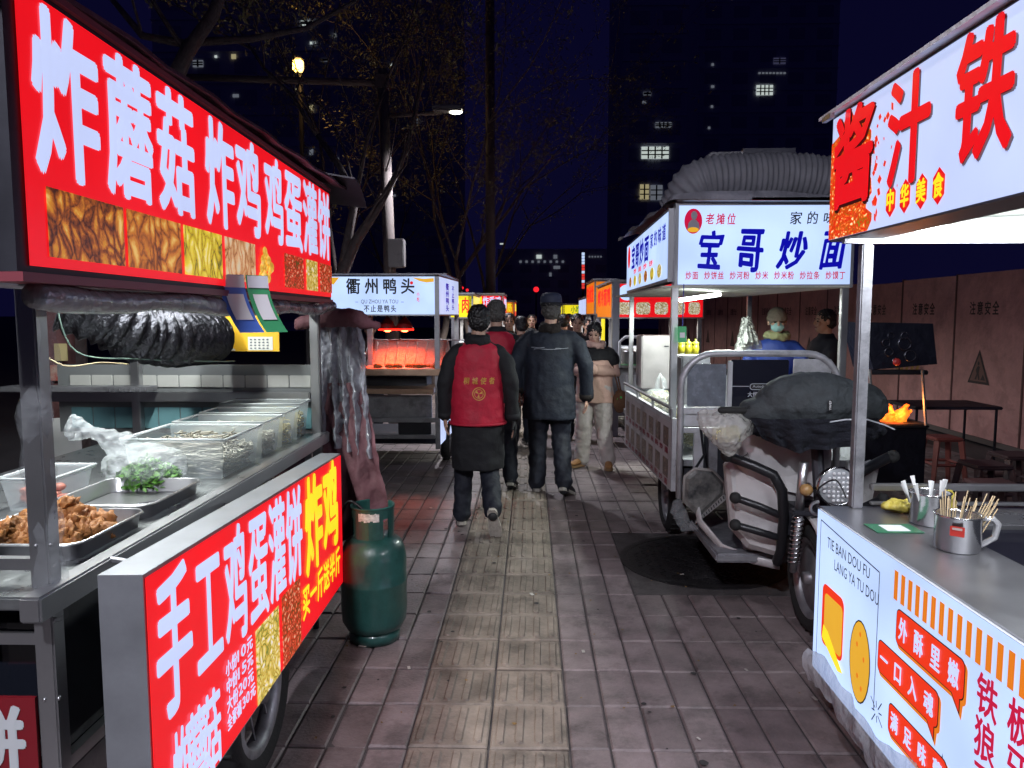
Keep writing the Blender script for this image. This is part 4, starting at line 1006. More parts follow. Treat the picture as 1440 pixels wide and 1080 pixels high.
bx('lower_plate', 962, 1170, 583, 600, .015, WG); bx('lower_frame', 975, 990, 609, 690, .04, WG); bx('lower_frame', 996, 1010, 609, 685, .03, DULL)
bx('inner_dark_plate', 990, 1170, 604, 700, .01, DARKMETAL, yo=.03)
bx('base_rail', 955, 1110, 684, 692, .04, WG)
# bed: floor, sides
b = MB().box((.90, 4.62, .62), (2.0, 7.2, .66)); b.build('bed_floor', DULL, C)
b = MB().box((1.98, 4.62, .62), (2.02, 7.2, 1.02)); b.build('bed_side', WG, C)
b = MB().box((.92, 7.18, .45), (1.98, 7.21, .98)); b.build('bed_end', WG, C)
b = MB().box((.96, 4.64, .40), (1.94, 7.15, .60)); b.build('chassis', DARKMETAL, C)
# printed bed side
P = [at(943, 698, 4.62), at(878, 625, 6.34), at(878, 552, 6.34), at(943, 590, 4.62)]
fP = Face((P[1].x, P[1].y, .46), V((P[0].x - P[1].x, P[0].y - P[1].y, 0)), (0, 0, 1)); LP = (P[0] - P[1]).length; HP = .455
pn = fP.box(MB(), 0, LP, 0, HP, -.03, -.002).build('bed_side_panel', WG, C)
b = MB(); fP.rect(b, .02, LP - .02, .01, HP - .03, 0); b.build('printed_sheet', mat('grubby_white_sheet', (.5, .46, .48), .5, dirt=.4), pn)
for rw in range(2):
    for i in range(7):
        a = .08 + i * .235; z = HP - .19 - rw * .2
        b = MB(); fP.rect(b, a, a + .15, z, z + .12, .002); b.build('menu_picture', foodprint('dim_menu_picture', [(.03, .01, .01), (.14, .06, .045), (.25, .15, .1)], 25, es=.0), pn)
b = MB()
for rw in range(2): fP.cjk(b, '炒饼丝炒河粉炒米粉炒面', .06, LP - .06, HP - .235 - rw * .2, HP - .198 - rw * .2, .003, off=.02, fill=.7)
b.build('lettering', P_MAG if 0 else mat('dull_crimson_print', (.3, .03, .06), .5), pn)
b = MB().bevbox((P[1].x - .01, 6.34, .92), (P[1].x + .02, 6.36, 1.0), .003); 
MB().tube([(P[0].x, 4.66, .975), (P[1].x, 6.4, .975)], .012, 6).build('bed_rail', STEEL, C)
for t in (0, .33, .66, 1): 
    p = P[0].lerp(P[1], t); MB().tube([(p.x, p.y + .02, .91), (p.x, p.y + .02, .975)], .009, 6).build('rail_stub', STEEL, C)
wheel(C, (1.02, 5.35, .27), .27, .12); wheel(C, (1.9, 5.35, .27), .27, .12)
# goods in the bed
for i, (px, py, Y, sx, sz, lb) in enumerate(((905, 555, 6.1, .15, .11, 'open bag of pale noodles at the lane side of the noodle cart'), (935, 545, 5.5, .17, .13, 'clear bag full of fresh noodles beside the cart post'), (925, 560, 5.0, .12, .10, 'noodle bag nearest the printed side panel'))):
    c = at(px, py, Y); c.z = .80; c.x = max(c.x, 1.03)
    t = thing('noodle_bag', lb, 'noodle bag', tuple(c - V((0, 0, .14))), 0, 'noodle bags in the cart bed')
    b = MB().ell(c, (sx, .2, .16), 16, 10); organic(b, 'film', BAGM, t, .012, 2, .02, .03)
    b = MB(); strands(b, c.x - sx * .8, c.x + sx * .8, c.y - .16, c.y + .16, .68, .68 + .26, 260, .004, .14, 30 + i); b.build('noodles', NOOD, t, True, kind='stuff')
b = MB(); c = V((1.0, 5.9, .97)); b.tube([c, c + V((0, 0, .06)), c + V((.02, 0, .12)), c + V((.05, 0, .07)), c + V((.06, 0, 0))], [.02, .016, .012, .016, .02], 8, flat=.4); 
tag(b.build('bag_handle', BAGM, None, True), 'looped handle of the plastic noodle bag sticking up', 'bag handle')
bs = thing('steel_box', 'plain stainless steel cabinet box at the back of the noodle cart', 'steel box', tuple(at(932, 520, 6.9)))
p, q = at(902, 524, 6.8), at(966, 472, 6.8); MB().bevbox((p.x, 6.8, p.z - .15), (q.x, 7.15, q.z), .01).build('case', mat('satin_steel', (.45, .42, .42), .4, .8, var=.1, scale=6), bs); MB().box((p.x + .2, 6.79, q.z - .1), (p.x + .24, 6.798, q.z - .09)).build('latch', DARKMETAL, bs)
for i in range(3):
    c = at(958 + i * 10, 490, 5.4); t = thing('sauce_jar', ('left', 'middle', 'right')[i] + ' of three yellow lidded jars in the noodle cart', 'jar', (c.x, 5.4, c.z - .05), 0, 'yellow lidded jars')
    b = MB().lathe([(.001, -.04), (.024, -.04), (.026, 0), (.022, .03), (.001, .03)], c, 14); b.build('jar', mat('yellow_sauce', (.55, .5, .03), .3, coat=.3), t, True)
    MB().lathe([(.024, .03), (.024, .045), (.006, .05), (.005, .065), (.001, .065)], c, 14).build('lid', mat('lime_lid', (.6, .7, .05), .4), t, True)
MB().bevbox((at(955, 490, 5.4).x, 5.3, .62), (at(985, 490, 5.4).x + .05, 5.6, at(958, 498, 5.4).z - .01), .01).build('jar_stand', DULL, C)
c = at(957, 470, 4.76); t = thing('hanging_tag', 'small green payment tag on a blue lanyard at the noodle cart post', 'payment tag', tuple(c))
MB().bevbox((c.x - .028, 4.70, c.z - .05), (c.x + .025, 4.705, c.z + .05), .003).build('card', mat('green_tag', (.08, .5, .2), .4), t); MB().box((c.x - .016, 4.695, c.z - .02), (c.x + .014, 4.699, c.z + .012)).build('white_field', mat('card_white', (1, 1, 1)), t)
MB().tube([(c.x, 4.703, c.z + .05), (c.x + .004, 4.71, z0)], .003, 5).build('lanyard', mat('blue_lanyard', (.03, .05, .4), .6), t)
wbt = thing('hanging_bags', 'bunch of white plastic bags hanging by the rear post of the noodle cart', 'bag', tuple(at(1050, 500, 6.2)))
for k_ in range(3):
    h0_, h1_ = at(1044 + 3 * k_, 446, 6.2 - .04 * k_), at(1056 - 2 * k_, 446, 6.2 - .04 * k_); l0_, l1_ = at(1033 + 5 * k_, 494 - 5 * k_, 6.15 - .04 * k_), at(1072 - 3 * k_, 490 - 6 * k_, 6.18 - .04 * k_)
    drape('bag', None, None, [h0_, h1_], [l0_, l1_], 3, .03, mat('white_plastic_bags', (.42, .43, .41), .3, alpha=.75, bump=1., bscale=26), 36, 24, k_, parent=wbt)

# ------------------------------------------------------------------ tricycle front
T = thing('tricycle', 'front of the cargo tricycle with round headlight, black crash bars and leg shields', 'tricycle', (1.41, 3.6, 0))
TX = 1.41
PANEL = mat('silver_grey_fairing', (.62, .60, .61), .32, .15, var=.1, scale=5, coat=.3, dirt=.3)
TB = mat('black_crash_bar', (.02, .02, .024), .35, .3)
wheel(T, (TX - .02, 3.62, .27), .27, .10, spokes=0)
# fork with springs
for sx in (-.12, .10):
    x = TX + sx; b = MB().tube([(x, 3.62, .30), (x, 3.56, .60)], .017, 10); fk_ = b.build('fork_leg', DULL, T, True)
    pts = []
    for k in range(110): 
        a = k * .62; t = k / 109; pts.append((x + .026 * math.cos(a), 3.62 - .06 * t * .8 + .026 * math.sin(a), .34 + .25 * t))
    MB().tube(pts, .0055, 5).build('spring', mat('chrome', (.55, .55, .57), .15, 1.), fk_, True)
    MB().tube([(x, 3.565, .61), (x, 3.53, .86)], .022, 10).build('upper_fork', STEEL, fk_, True)
MB().bevbox((TX - .16, 3.53, .60), (TX + .16, 3.60, .625), .006).build('fork_bridge', DARKMETAL, T)
b = MB(); b.tube([(TX - .02 + .29 * 0, 3.62 + .31 * math.cos(R(a)), .27 + .31 * math.sin(R(a))) for a in range(20, 200, 12)], .055, 8, flat=.25, side=(1, 0, 0)); b.build('front_mudguard', PANEL, T, True)
b = MB(); c = V((TX - .115, 3.50, .735)); b.ell(c, (.032, .03, .03), 14, 10); b.build('turn_signal', mat('amber_lens', (.35, .2, .08), .2, coat=.6), T, True)
MB().tube([c + V((.03, .02, 0)), (TX, 3.56, .74)], .008, 6).build('signal_stalk', TB, T)
# headlight
hc = V((TX + .005, 3.44, .765)); Rm = Matrix.Rotation(R(90), 3, 'X')
b = MB(); b.lathe([(.001, -.10), (.06, -.09), (.088, -.03), (.092, 0), (.088, .008), (.083, .0)], hc, 30, Rm); hl = b.build('headlight', mat('chrome', (1, 1, 1)), T, True)
b = MB(); b.lathe([(.084, .0), (.05, .012), (.001, .016)], hc, 30, Rm); b.build('lens', mat('headlight_glass', (.45, .47, .5), .15, .3, coat=.8), hl, True)
b = MB()
for i in range(-3, 4):
    for j in range(-3, 4):
        if i * i + j * j < 11: b.ell(hc + V((i * .021, -.013, j * .021)), (.008, .004, .008), 8, 5)
b.build('led_cells', mat('led_cell', (.85, .86, .9), .15, .2, coat=.5), hl, True, kind='stuff')
# centre fairing and leg shields
b = MB(); sec = []
for z, w, d, yc in ((.30, .16, .05, 3.98), (.45, .21, .07, 3.95), (.65, .25, .09, 3.90), (.85, .24, .10, 3.86), (.98, .20, .08, 3.84)):
    sec.append((V((TX - .10, yc, z)), V((w, 0, 0)), V((0, d, 0))))
b.loft(sec, 24); b.build('centre_fairing', PANEL, T, True)
for s in (-1, 1):
    if s < 0:
        pl = [at(1020, 655, 3.88), at(1027, 648, 3.88), at(1094, 668, 3.82), at(1102, 690, 3.80), at(1100, 760, 3.82), at(1092, 782, 3.84), at(1050, 770, 3.88), at(1028, 745, 3.9)]
    else: pl = [V((2 * TX - p.x, p.y, p.z)) for p in pl]
    b = MB(); n = len(pl); cen = sum(pl, V()) / n
    inn = [cen + (p - cen) * .86 + V((0, -.03, 0)) for p in pl]; bk_ = [p + V((0, .05, 0)) for p in pl]
    b.add(bk_ + pl + inn, [(i, (i + 1) % n, n + (i + 1) % n, n + i) for i in range(n)] + [(n + i, n + (i + 1) % n, 2 * n + (i + 1) % n, 2 * n + i) for i in range(n)] + [tuple(range(2 * n, 3 * n))])
    b.build('leg_shield', PANEL, T)
    q = lambda px, py, Y: (lambda p: p if s < 0 else V((2 * TX - p.x, p.y, p.z)))(at(px, py, Y))
    MB().tube([q(1020, 640, 3.80), q(1060, 655, 3.74), q(1088, 668, 3.70), q(1100, 690, 3.70), q(1102, 730, 3.72), q(1098, 775, 3.76), q(1093, 790, 3.8)], .026, 12, dome=True).build('crash_bar', TB, T, True)
    MB().tube([q(1034, 700, 3.78), q(1068, 712, 3.73), q(1100, 726, 3.73)], .019, 10, dome=True).build('crash_bar', TB, T, True)
    MB().tube([q(1034, 738, 3.78), q(1068, 748, 3.74), q(1098, 757, 3.75)], .019, 10, dome=True).build('crash_bar', TB, T, True)
    for yy in (700, 738): MB().ell(q(1034, yy, 3.77), (.030, .03, .030), 12, 8).build('bar_cap', RUBBER, T, True)
    MB().ell(q(1022, 641, 3.78), (.032, .03, .032), 12, 8).build('bar_cap', RUBBER, T, True)
# upper fairing with worn sticker
pl = [at(1022, 642, 3.86), at(1052, 612, 3.84), at(1110, 610, 3.8), at(1150, 640, 3.76), at(1150, 700, 3.78), at(1104, 690, 3.78), at(1092, 668, 3.79)]
MB().add(pl + [p + V((0, .06, 0)) for p in pl], [tuple(range(6, -1, -1))] + [(i, (i + 1) % 7, 7 + (i + 1) % 7, 7 + i) for i in range(7)]).build('upper_fairing', PANEL, T)
fz = Face(at(1044, 640, 3.81), V((.87, -.02, -.42)), V((.42, 0, .87))); b = MB()
rnd = random.Random(21)
for _ in range(30): a = rnd.uniform(0, .2); fz.line(b, a, rnd.uniform(-.01, .03), a + rnd.uniform(.01, .03), rnd.uniform(0, .04), .0025, .0022 + _ * .00005)
b.build('worn_sticker', P_BLACK, T)
p = at(1097, 795, 3.9); MB().bevbox((TX - .42, 3.92, .24), (TX + .42, 4.6, .29), .01).build('foot_board', DULL, T)
q0_ = at(985, 765, 4.1)
b = MB().tube([at(975, 690, 4.3), at(985, 735, 4.2), at(1015, 770, 4.05), at(1060, 788, 3.95), at(1095, 795, 3.86)], .03, 10, flat=.4, side=(0, 0, 1)); b.build('step_edge', PANEL, T, True)
MB().bevbox((TX - .12, 3.7, .42), (TX + .12, 4.5, .60), .03).build('frame_spine', DARKMETAL, T)
MB().tube([(TX, 3.60, .55), (TX, 3.72, 1.02)], .03, 10).build('steering_head', DARKMETAL, T)
gl = at(1014, 577, 3.64); gr_ = V((TX + .30, gl.y, gl.z))
MB().tube([gl + V((.1, 0, 0)), gl + V((.2, .02, .0)), V((TX, 3.72, gl.z - .03)), gr_ - V((.2, -.02, 0)), gr_ - V((.1, 0, 0))], .013, 8).build('handlebar', TB, T, True)
for g_, s in ((gl, 1), (gr_, -1)): MB().tube([g_, g_ + V((.13 * s, 0, 0))], .018, 10, dome=True).build('grip', RUBBER, T, True); MB().bevbox(tuple(g_ + V((.12 if s > 0 else -.17, -.025, -.045))), tuple(g_ + V((.17 if s > 0 else -.12, .025, .025))), .008).build('switch_box', BLACK, T)
# seat under the cover
MB().bevbox((TX - .22, 4.15, .60), (TX + .22, 4.5, .74), .05).build('seat', BLACK, T)
# winter quilt over the handlebars
QG = mat('dark_green_quilt', (.036, .042, .048), .8, var=.3, scale=20, bump=.6, bscale=50)
QB = mat('black_fleece', (.006, .007, .014), .95, bump=1., bscale=90)
qt = thing('windproof_quilt', 'dark padded windproof quilt draped over the tricycle handlebars with a small white tag', 'quilt', (TX, 3.6, .9))
b = MB()
b.ell(at(1140, 563, 3.66), (.26, .14, .14), 20, 12); b.ell(at(1075, 580, 3.68), (.13, .10, .085), 16, 10); b.ell(at(1200, 568, 3.68), (.16, .13, .115), 16, 10)
b.tube([at(1052, 578, 3.70), at(1100, 580, 3.68)], [.05, .09], 12)
organic(b, 'outer_shell', QG, qt, .010, 6, .020, .06)
b = MB(); b.ell(at(1112, 602, 3.66), (.20, .13, .06), 20, 12); b.ell(at(1185, 602, 3.65), (.20, .13, .065), 20, 12); b.ell(at(1140, 604, 3.62), (.16, .11, .06), 16, 10)
organic(b, 'fleece_lining', QB, qt, .012, 4, .06, .035)
drape('fleece_skirt', None, None, [at(1056, 588, 3.57), at(1110, 590, 3.50), at(1180, 590, 3.48), at(1236, 588, 3.52)], [at(1072, 618, 3.60), at(1120, 636, 3.53), at(1185, 630, 3.50), at(1232, 616, 3.55)], 5, .02, QB, 70, 16, 4, parent=qt)
fq = Face(at(1170, 578, 3.508), (0, .02, 1), (-1, 0, 0)); b = MB(); fq.rect(b, 0, .052, 0, .018, 0); qq = b.build('white_tag', P_BLACK, qt)
b = MB(); fq.latin(b, 'YWEF', .004, .048, .004, .014, .002); b.build('tag_lettering', mat('card_white', (1, 1, 1)), qq)
MB().tube([at(1150, 596, 3.50), at(1190, 590, 3.48), at(1220, 590, 3.47), at(1245, 598, 3.47), at(1258, 604, 3.47)], .0035, 6).build('piping', mat('grey_white_print', (1, 1, 1)), qt)
# clear bag of noodles hanging from the grip
b = MB().tube([at(1022, 584, 3.70), at(1022, 602, 3.66), at(1024, 622, 3.62), at(1026, 640, 3.64)], [(.15, .06), (.135, .09), (.07, .06), (.02, .02)], 16, side=(1, 0, 0))
hb = thing('plastic_bag', 'bulging clear plastic bag hanging from the tricycle handlebar', 'plastic bag', tuple(at(1022, 640, 3.62)))
organic(b, 'film', mat('cloudy_bag', (.6, .59, .56), .15, alpha=.42, bump=1., bscale=22), hb, .007, 2, .022, .025)
b = MB(); c = at(1022, 606, 3.62); strands(b, c.x - .055, c.x + .055, c.y - .03, c.y + .05, c.z - .05, c.z + .02, 200, .003, .08, 55); b.build('noodles', NOOD, hb, True, kind='stuff')
# hanging seat pad
sp_ = thing('seat_cushion', 'worn grey black seat cushion hanging by a strap before the cart bed', 'cushion', tuple(at(980, 700, 4.3)))
fs_ = Face(at(950, 700, 4.25), V((.95, 0, .10)), V((-.10, 0, .95))); b = MB()
out = [(.04, -.03), (.06, .12), (.12, .16), (.22, .14), (.28, .06), (.27, .0), (.12, -.12)]
def slab(face, pts, h0, h1):
    n = len(pts); c = (sum(p[0] for p in pts) / n, sum(p[1] for p in pts) / n)
    L1 = [face.p(a, c_, h0) for a, c_ in pts]; L2 = [face.p(a, c_, (h0 * .3 + h1 * .7)) for a, c_ in pts]; L3 = [face.p(c[0] + (a - c[0]) * .8, c[1] + (c_ - c[1]) * .8, h1) for a, c_ in pts]
    return MB().add(L1 + L2 + L3, [(i, (i + 1) % n, n + (i + 1) % n, n + i) for i in range(n)] + [(n + i, n + (i + 1) % n, 2 * n + (i + 1) % n, 2 * n + i) for i in range(n)] + [tuple(range(2 * n, 3 * n)), tuple(reversed(range(n)))])
slab(fs_, out, -.02, .03).build('pad', mat('worn_black_vinyl', (.03, .032, .035), .4, c2=(.22, .22, .21), scale=11, bump=.4, bscale=20, coat=.2), sp_)
MB().tube([fs_.p(*q, .012) for q in out[:6]], .009, 8).build('rim', mat('pale_worn_rim', (.30, .29, .28), .45), sp_, True)
e = [(.10, -.16), (.12, -.12), (.285, .01), (.29, -.03)]
slab(fs_, e, -.015, .02).build('plate_edge', mat('grey_rim', (.35, .34, .34), .4, .3), sp_)
b = MB()
for i in range(12): fs_.line(b, .118 + i * .0145, -.125 + i * .0115, .122 + i * .0145, -.14 + i * .0112, .006, .024)
b.build('edge_marks', P_BLACK, sp_)
MB().tube([fs_.p(.12, .15, 0), at(990, 640, 4.35), at(985, 600, 4.45)], .008, 6).build('strap', TB, sp_)
b = MB().tube([fs_.p(.02, -.02, -.03), fs_.p(.01, -.08, -.03), fs_.p(.05, -.18, -.03), fs_.p(.12, -.2, -.03)], [.03, .045, .04, .02], 10, flat=.5)
organic(b, 'film', FILM, sp_, .008, 2, .03, .03)
wire('thin cable trailing from the tricycle fork to the stall', [at(1190, 700, 3.3), at(1175, 675, 3.35), at(1150, 690, 3.4), at(1168, 712, 3.4)], .004, BLACK)
# ------------------------------------------------------------------ duck head stall, left
Bs = thing('food_stall', 'pale lit duck stall with red heat lamps beyond the near left stall', 'food stall', (-1.4, 8, 0))
Y = 7.5
p, q = at(460, 442, Y), at(611, 389, Y)
fb = Face((p.x, Y, p.z), (1, 0, 0), (0, 0, 1)); W = q.x - p.x; H = q.z - p.z; kb = W / 151.
sg = fb.box(MB(), -.02, W + .03, -.015, H + .015, -.10, -.003).build('front_signboard', mat('aluminium_frame', (1, 1, 1)), Bs)
b = MB(); fb.rect(b, 0, W, 0, H, 0); b.build('pale_panel', L_COOL, sg)
X_ = lambda px: (px - 460) * kb
Z_ = lambda py: (442 - py) * kb
b = MB()
for ch, a in (('衢', 487), ('州', 513), ('鸭', 538), ('头', 563)): fb.cjk(b, ch, X_(a), X_(a + 21), Z_(414), Z_(393), .003, off=.022)
fb.cjk(b, '不止是鸭头', X_(511), X_(558), Z_(439), Z_(429.5), .003, off=.02, fill=.85); b.build('lettering', P_BLACK, sg)
b = MB(); fb.latin(b, 'QU ZHOU YA TOU', X_(508), X_(560), Z_(428), Z_(421.5), .003); fb.rect(b, X_(500), X_(504), Z_(425.3), Z_(424.7), .003); fb.rect(b, X_(564), X_(568), Z_(425.3), Z_(424.7), .003); b.build('grey_lettering', P_GREY, sg)
b = MB(); fb.cjk(b, '小', X_(586), X_(590), Z_(417), Z_(411.5), .003); fb.cjk(b, '吃', X_(586), X_(590), Z_(424.5), Z_(418.5), .003); fb.disc(b, X_(579), Z_(398.5), .016, .016); b.build('red_print', P_RED, sg)
b = MB(); fb.poly(b, [(X_(580), Z_(391)), (X_(590), Z_(396)), (X_(600), Z_(398)), (X_(610), Z_(397)), (X_(610), Z_(392)), (X_(596), Z_(393))], .002); fb.poly(b, [(X_(466), Z_(391)), (X_(478), Z_(391)), (X_(474), Z_(396)), (X_(470), Z_(401)), (X_(466), Z_(399))], .002); b.build('roof_tile_print', P_AMBER, sg)
s1 = at(645, 445, 8.7); s0 = V((q.x + .045, Y, p.z))
fb2 = Face((s0.x, Y, p.z), V((s1.x - s0.x, 8.7 - Y, 0)), (0, 0, 1)); L2 = math.hypot(s1.x - s0.x, 8.7 - Y)
sg2 = fb2.box(MB(), 0, L2, -.015, H + .015, -.08, -.003).build('side_signboard', mat('aluminium_frame', (1, 1, 1)), Bs)
b = MB(); fb2.rect(b, .01, L2 - .01, 0, H, 0); b.build('pale_panel', L_WHITE, sg2)
b = MB()
for i, ch in enumerate('衢州鸭头'): fb2.cjk(b, ch, .35, .55, H * (.68 - i * .2), H * (.86 - i * .2), .003, off=.03)
for i, ch in enumerate('不止鸭头'): fb2.cjk(b, ch, .72, .88, H * (.66 - i * .18), H * (.82 - i * .18), .003, off=.03)
b.build('lettering', P_BLUE, sg2)
b = MB().box((p.x - .05, Y - .05, q.z + .016), (s1.x, 8.75, q.z + .03)); b.build('roof', DULL, Bs)
xr_ = q.x + .02
for x, y in ((xr_, Y + .02), (s1.x - .02, 8.68), (at(520, 450, Y + .5).x, Y + .5)): MB().bevbox((x - .025, y - .025, .2 if x > -1.5 else .8), (x + .025, y + .025, p.z), .004).build('post', DULL, Bs)
def bxb(nm, px0, px1, py0, py1, Y0, d, m): 
    a, c = at(px0, py1, Y0), at(px1, py0, Y0); return MB().bevbox((a.x, Y0, a.z), (c.x, Y0 + d, c.z), .006).build(nm, m, Bs)
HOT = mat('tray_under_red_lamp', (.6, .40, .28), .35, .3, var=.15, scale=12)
bxb('top_shelf', 500, 640, 519, 528, 7.45, .75, HOT); bxb('lower_shelf', 500, 609, 547, 554, 7.42, .5, HOT)
bxb('drawer_front', 500, 607, 556, 588, 7.6, .03, DULL); bxb('frame_rail', 505, 612, 588, 594, 7.5, .05, DULL); bxb('frame_rail', 510, 612, 612, 617, 7.5, .05, DULL)
bxb('drawer_front', 560, 606, 594, 611, 7.56, .03, DARKMETAL); bxb('side_body', 500, 600, 530, 545, 7.75, .4, DARKMETAL)
p_, q_ = at(614, 625, 7.5), at(614, 545, 7.5)
MB().quadbox([V((xr_ + .03, 7.5, p_.z)), V((s1.x, 8.68, p_.z + .03)), V((s1.x, 8.68, q_.z)), V((xr_ + .03, 7.5, q_.z))], (-.02, 0, 0)).build('side_banner', L_WHITE, Bs)
MB().tube([at(505, 525, 7.9), at(520, 478, 8.25), at(655, 478, 8.25), at(668, 525, 7.95)], .008, 6).build('screen_frame', DULL, Bs)
b = MB().quadbox([at(512, 519, 7.95), at(526, 478, 8.25), at(630, 478, 8.25), at(640, 519, 7.95)], (0, .01, 0)); b.build('display_screen', mat('food_screen_panel', (.45, .36, .33), .5, var=.1, scale=20, bump=.6, bscale=30), Bs)
b = MB()
for i in range(9):
    x = 512 + 14 * i; b.tube([at(x, 518, 7.93), at(x + 6, 479, 8.22)], .003, 4)
wg = b.build('screen_wires', DULL, Bs, kind='stuff')
rnd = random.Random(31)
dt = thing('duck_heads', 'braised duck heads laid out under the red heat lamps', 'food', tuple(at(565, 516, 7.7)))
for i in range(16):
    c = at(530 + rnd.random() * 85, 515, 7.6 + rnd.random() * .2); MB().ell(c, (.035, .05, .03), 10, 7, Matrix.Rotation(rnd.random() * 3, 3, 'Z')).ell(c + V((.03, -.02, 0)), (.03, .012, .01), 8, 5).build('duck_head', FC, dt, True)
for i, px in enumerate((545, 569)):
    c = at(px, 463, 7.85); t = thing('heat_lamp', ('left', 'right')[i] + ' red heat lamp hanging under the duck stall sign', 'heat lamp', tuple(c), 0, 'red heat lamps')
    MB().lathe([(.095, 0), (.088, .03), (.05, .09), (.02, .12), (.02, .15), (.001, .152)], c, 20).build('shade', mat('red_lamp_shade', (.25, .01, .01), .4), t, True)
    MB().lathe([(.092, -.012), (.097, -.012), (.097, .006), (.092, .006)], c, 20).build('rim', mat('red_hot_glow', (.8, .02, .01), .4, emit=(1, .02, .01), es=3), t, True)
    MB().ell(c + V((0, 0, .01)), (.05, .05, .04), 14, 9).build('bulb', mat('red_bulb', (1, .2, .1), .4, emit=(1, .10, .03), es=22), t, True)
    MB().tube([c + V((0, 0, .15)), V((c.x, c.y, q.z))], .005, 5).build('cord', BLACK, t)
    pl_ = bpy.data.lights.new('heat_lamp_light', 'SPOT'); pl_.energy = 34; pl_.color = (1, .085, .02); pl_.spot_size = R(140); pl_.shadow_soft_size = .05; pl_.spot_blend = .5
    lo = bpy.data.objects.new('heat_lamp_light', pl_); col.objects.link(lo); lo.location = c + V((0, 0, -.03)); lo.parent = t; lo.matrix_parent_inverse = WM(t).inverted()
wheel(Bs, (xr_ + .03, 8.0, .22), .22, .1); wheel(Bs, (-1.95, 8.0, .22), .22, .1)
MB().box((-1.95, 7.7, .22), (xr_ - .05, 8.6, .30)).build('chassis', DARKMETAL, Bs)
area('stall_light', (-1.3, 8.45, 1.5), .8, .05, 1.6, (.95, 1, .98), (0, 0, 0), Bs)

# ------------------------------------------------------------------ further stalls
def far_stall(label, px0, px1, pyb, pyt, Y, depth, panel, side_panel, words, wm, side, group=None, lit=6, posts=True):
    """front sign faces the camera; side = +1 lane side is at the right end, -1 at the left end"""
    p, q = at(px0, pyb, Y), at(px1, pyt, Y); W, H = q.x - p.x, q.z - p.z
    t = thing('food_stall', label, 'food stall', ((p.x + q.x) / 2, Y + depth / 2, 0), 0, group)
    f = Face((p.x, Y, p.z), (1, 0, 0), (0, 0, 1))
    s_ = f.box(MB(), -.02, W + .02, -.02, H + .02, -.1, -.003).build('front_signboard', mat('aluminium_frame', (1, 1, 1)), t)
    b = MB(); f.rect(b, 0, W, 0, H, 0); b.build('panel', panel, s_)
    for (txt, a0, a1, z0, z1, m) in words:
        b = MB()
        if txt == '#': f.rect(b, a0 * W, a1 * W, z0 * H, z1 * H, .002, .04)
        elif txt == 'o': f.disc(b, (a0 + a1) / 2 * W, (z0 + z1) / 2 * H, (a1 - a0) / 2 * W, (z1 - z0) / 2 * H, .0025)
        else: f.cjk(b, txt, a0 * W, a1 * W, z0 * H, z1 * H, .004, off=.03)
        b.build('food_picture' if txt in '#o' else 'lettering', m, s_)
    xs = q.x if side > 0 else p.x
    fs = Face((xs + .03 * side, Y if side > 0 else Y + depth, p.z), (0, side, 0), (0, 0, 1))
    s2 = fs.box(MB(), 0, depth, -.02, H + .02, -.08, -.003).build('side_signboard', mat('aluminium_frame', (1, 1, 1)), t)
    b = MB(); fs.rect(b, .02, depth - .02, 0, H, 0); b.build('panel', side_panel, s2)
    b = MB(); 
    if wm: fs.cjk(b, wm[0], .1, depth - .1, H * .35, H * .9, .003, off=.035); b.build('lettering', wm[1], s2)
    MB().box((p.x - .05, Y - .05, q.z + .022), (q.x + .05, Y + depth, q.z + .05)).build('roof', DULL, t)
    for x in (p.x + .03, q.x - .03):
        for y in (Y + .03, Y + depth - .03): MB().box((x - .025, y - .025, 0), (x + .025, y + .025, p.z)).build('post', DULL, t)
    MB().bevbox((p.x + .06, Y + .1, .25), (q.x - .06, Y + depth - .1, .88), .02).build('body', DULL, t)
    MB().bevbox((p.x, Y, .88), (q.x, Y + depth, .92), .008).build('counter', STEEL, t)
    MB().box((p.x + .2, Y + .3, .92), (q.x - .3, Y + depth - .3, 1.1)).build('glass_case', mat('frosted_pane', (1, 1, 1)), t)
    wheel(t, (xs - .08 * side, Y + depth * .5, .22), .22, .1)
    area('stall_light', ((p.x + q.x) / 2, Y + depth / 2, p.z - .05), .6, .1, lit, (1, .95, .85), (0, 0, 0), t)
    return t, p, q
E_, p, q = far_stall('red and yellow lit stall of food pictures behind the noodle cart', 863, 989, 446, 399, 9.6, 2.0, L_RED, P_ORANGE,
    [('#', .25, .41, .08, .45, BOWL), ('#', .46, .61, .08, .45, BOWL), ('#', .66, .80, .08, .45, BOWL), ('#', .84, .97, .08, .45, BOWL), ('#', .04, .20, .08, .45, BOWL), ('o', .05, .25, .5, .98, L_COOL)], ('烤冷面鸡', L_RED), -1, lit=14)
MB().bevbox((p.x - .02, 9.56, 0), (p.x + .07, 9.66, at(855, 392, 9.6).z), .01).build('corner_post', mat('grey_post', (.3, .31, .36), .5, .4), E_)
MB().box((p.x - .10, 9.9, .8), (p.x - .08, 10.2, 1.5)).build('yellow_banner', L_YEL, E_)
a_ = at(905, 480, 9.2)
b = MB().tube([V((p.x + .05, 9.35, .9)), V((p.x + .05, 9.35, 1.22)), V((p.x + .12, 9.35, 1.28)), V((p.x + .45, 9.35, 1.28)), V((p.x + .5, 9.35, 1.22))], .02, 8); b.build('case_frame', WHITEP, E_, True)
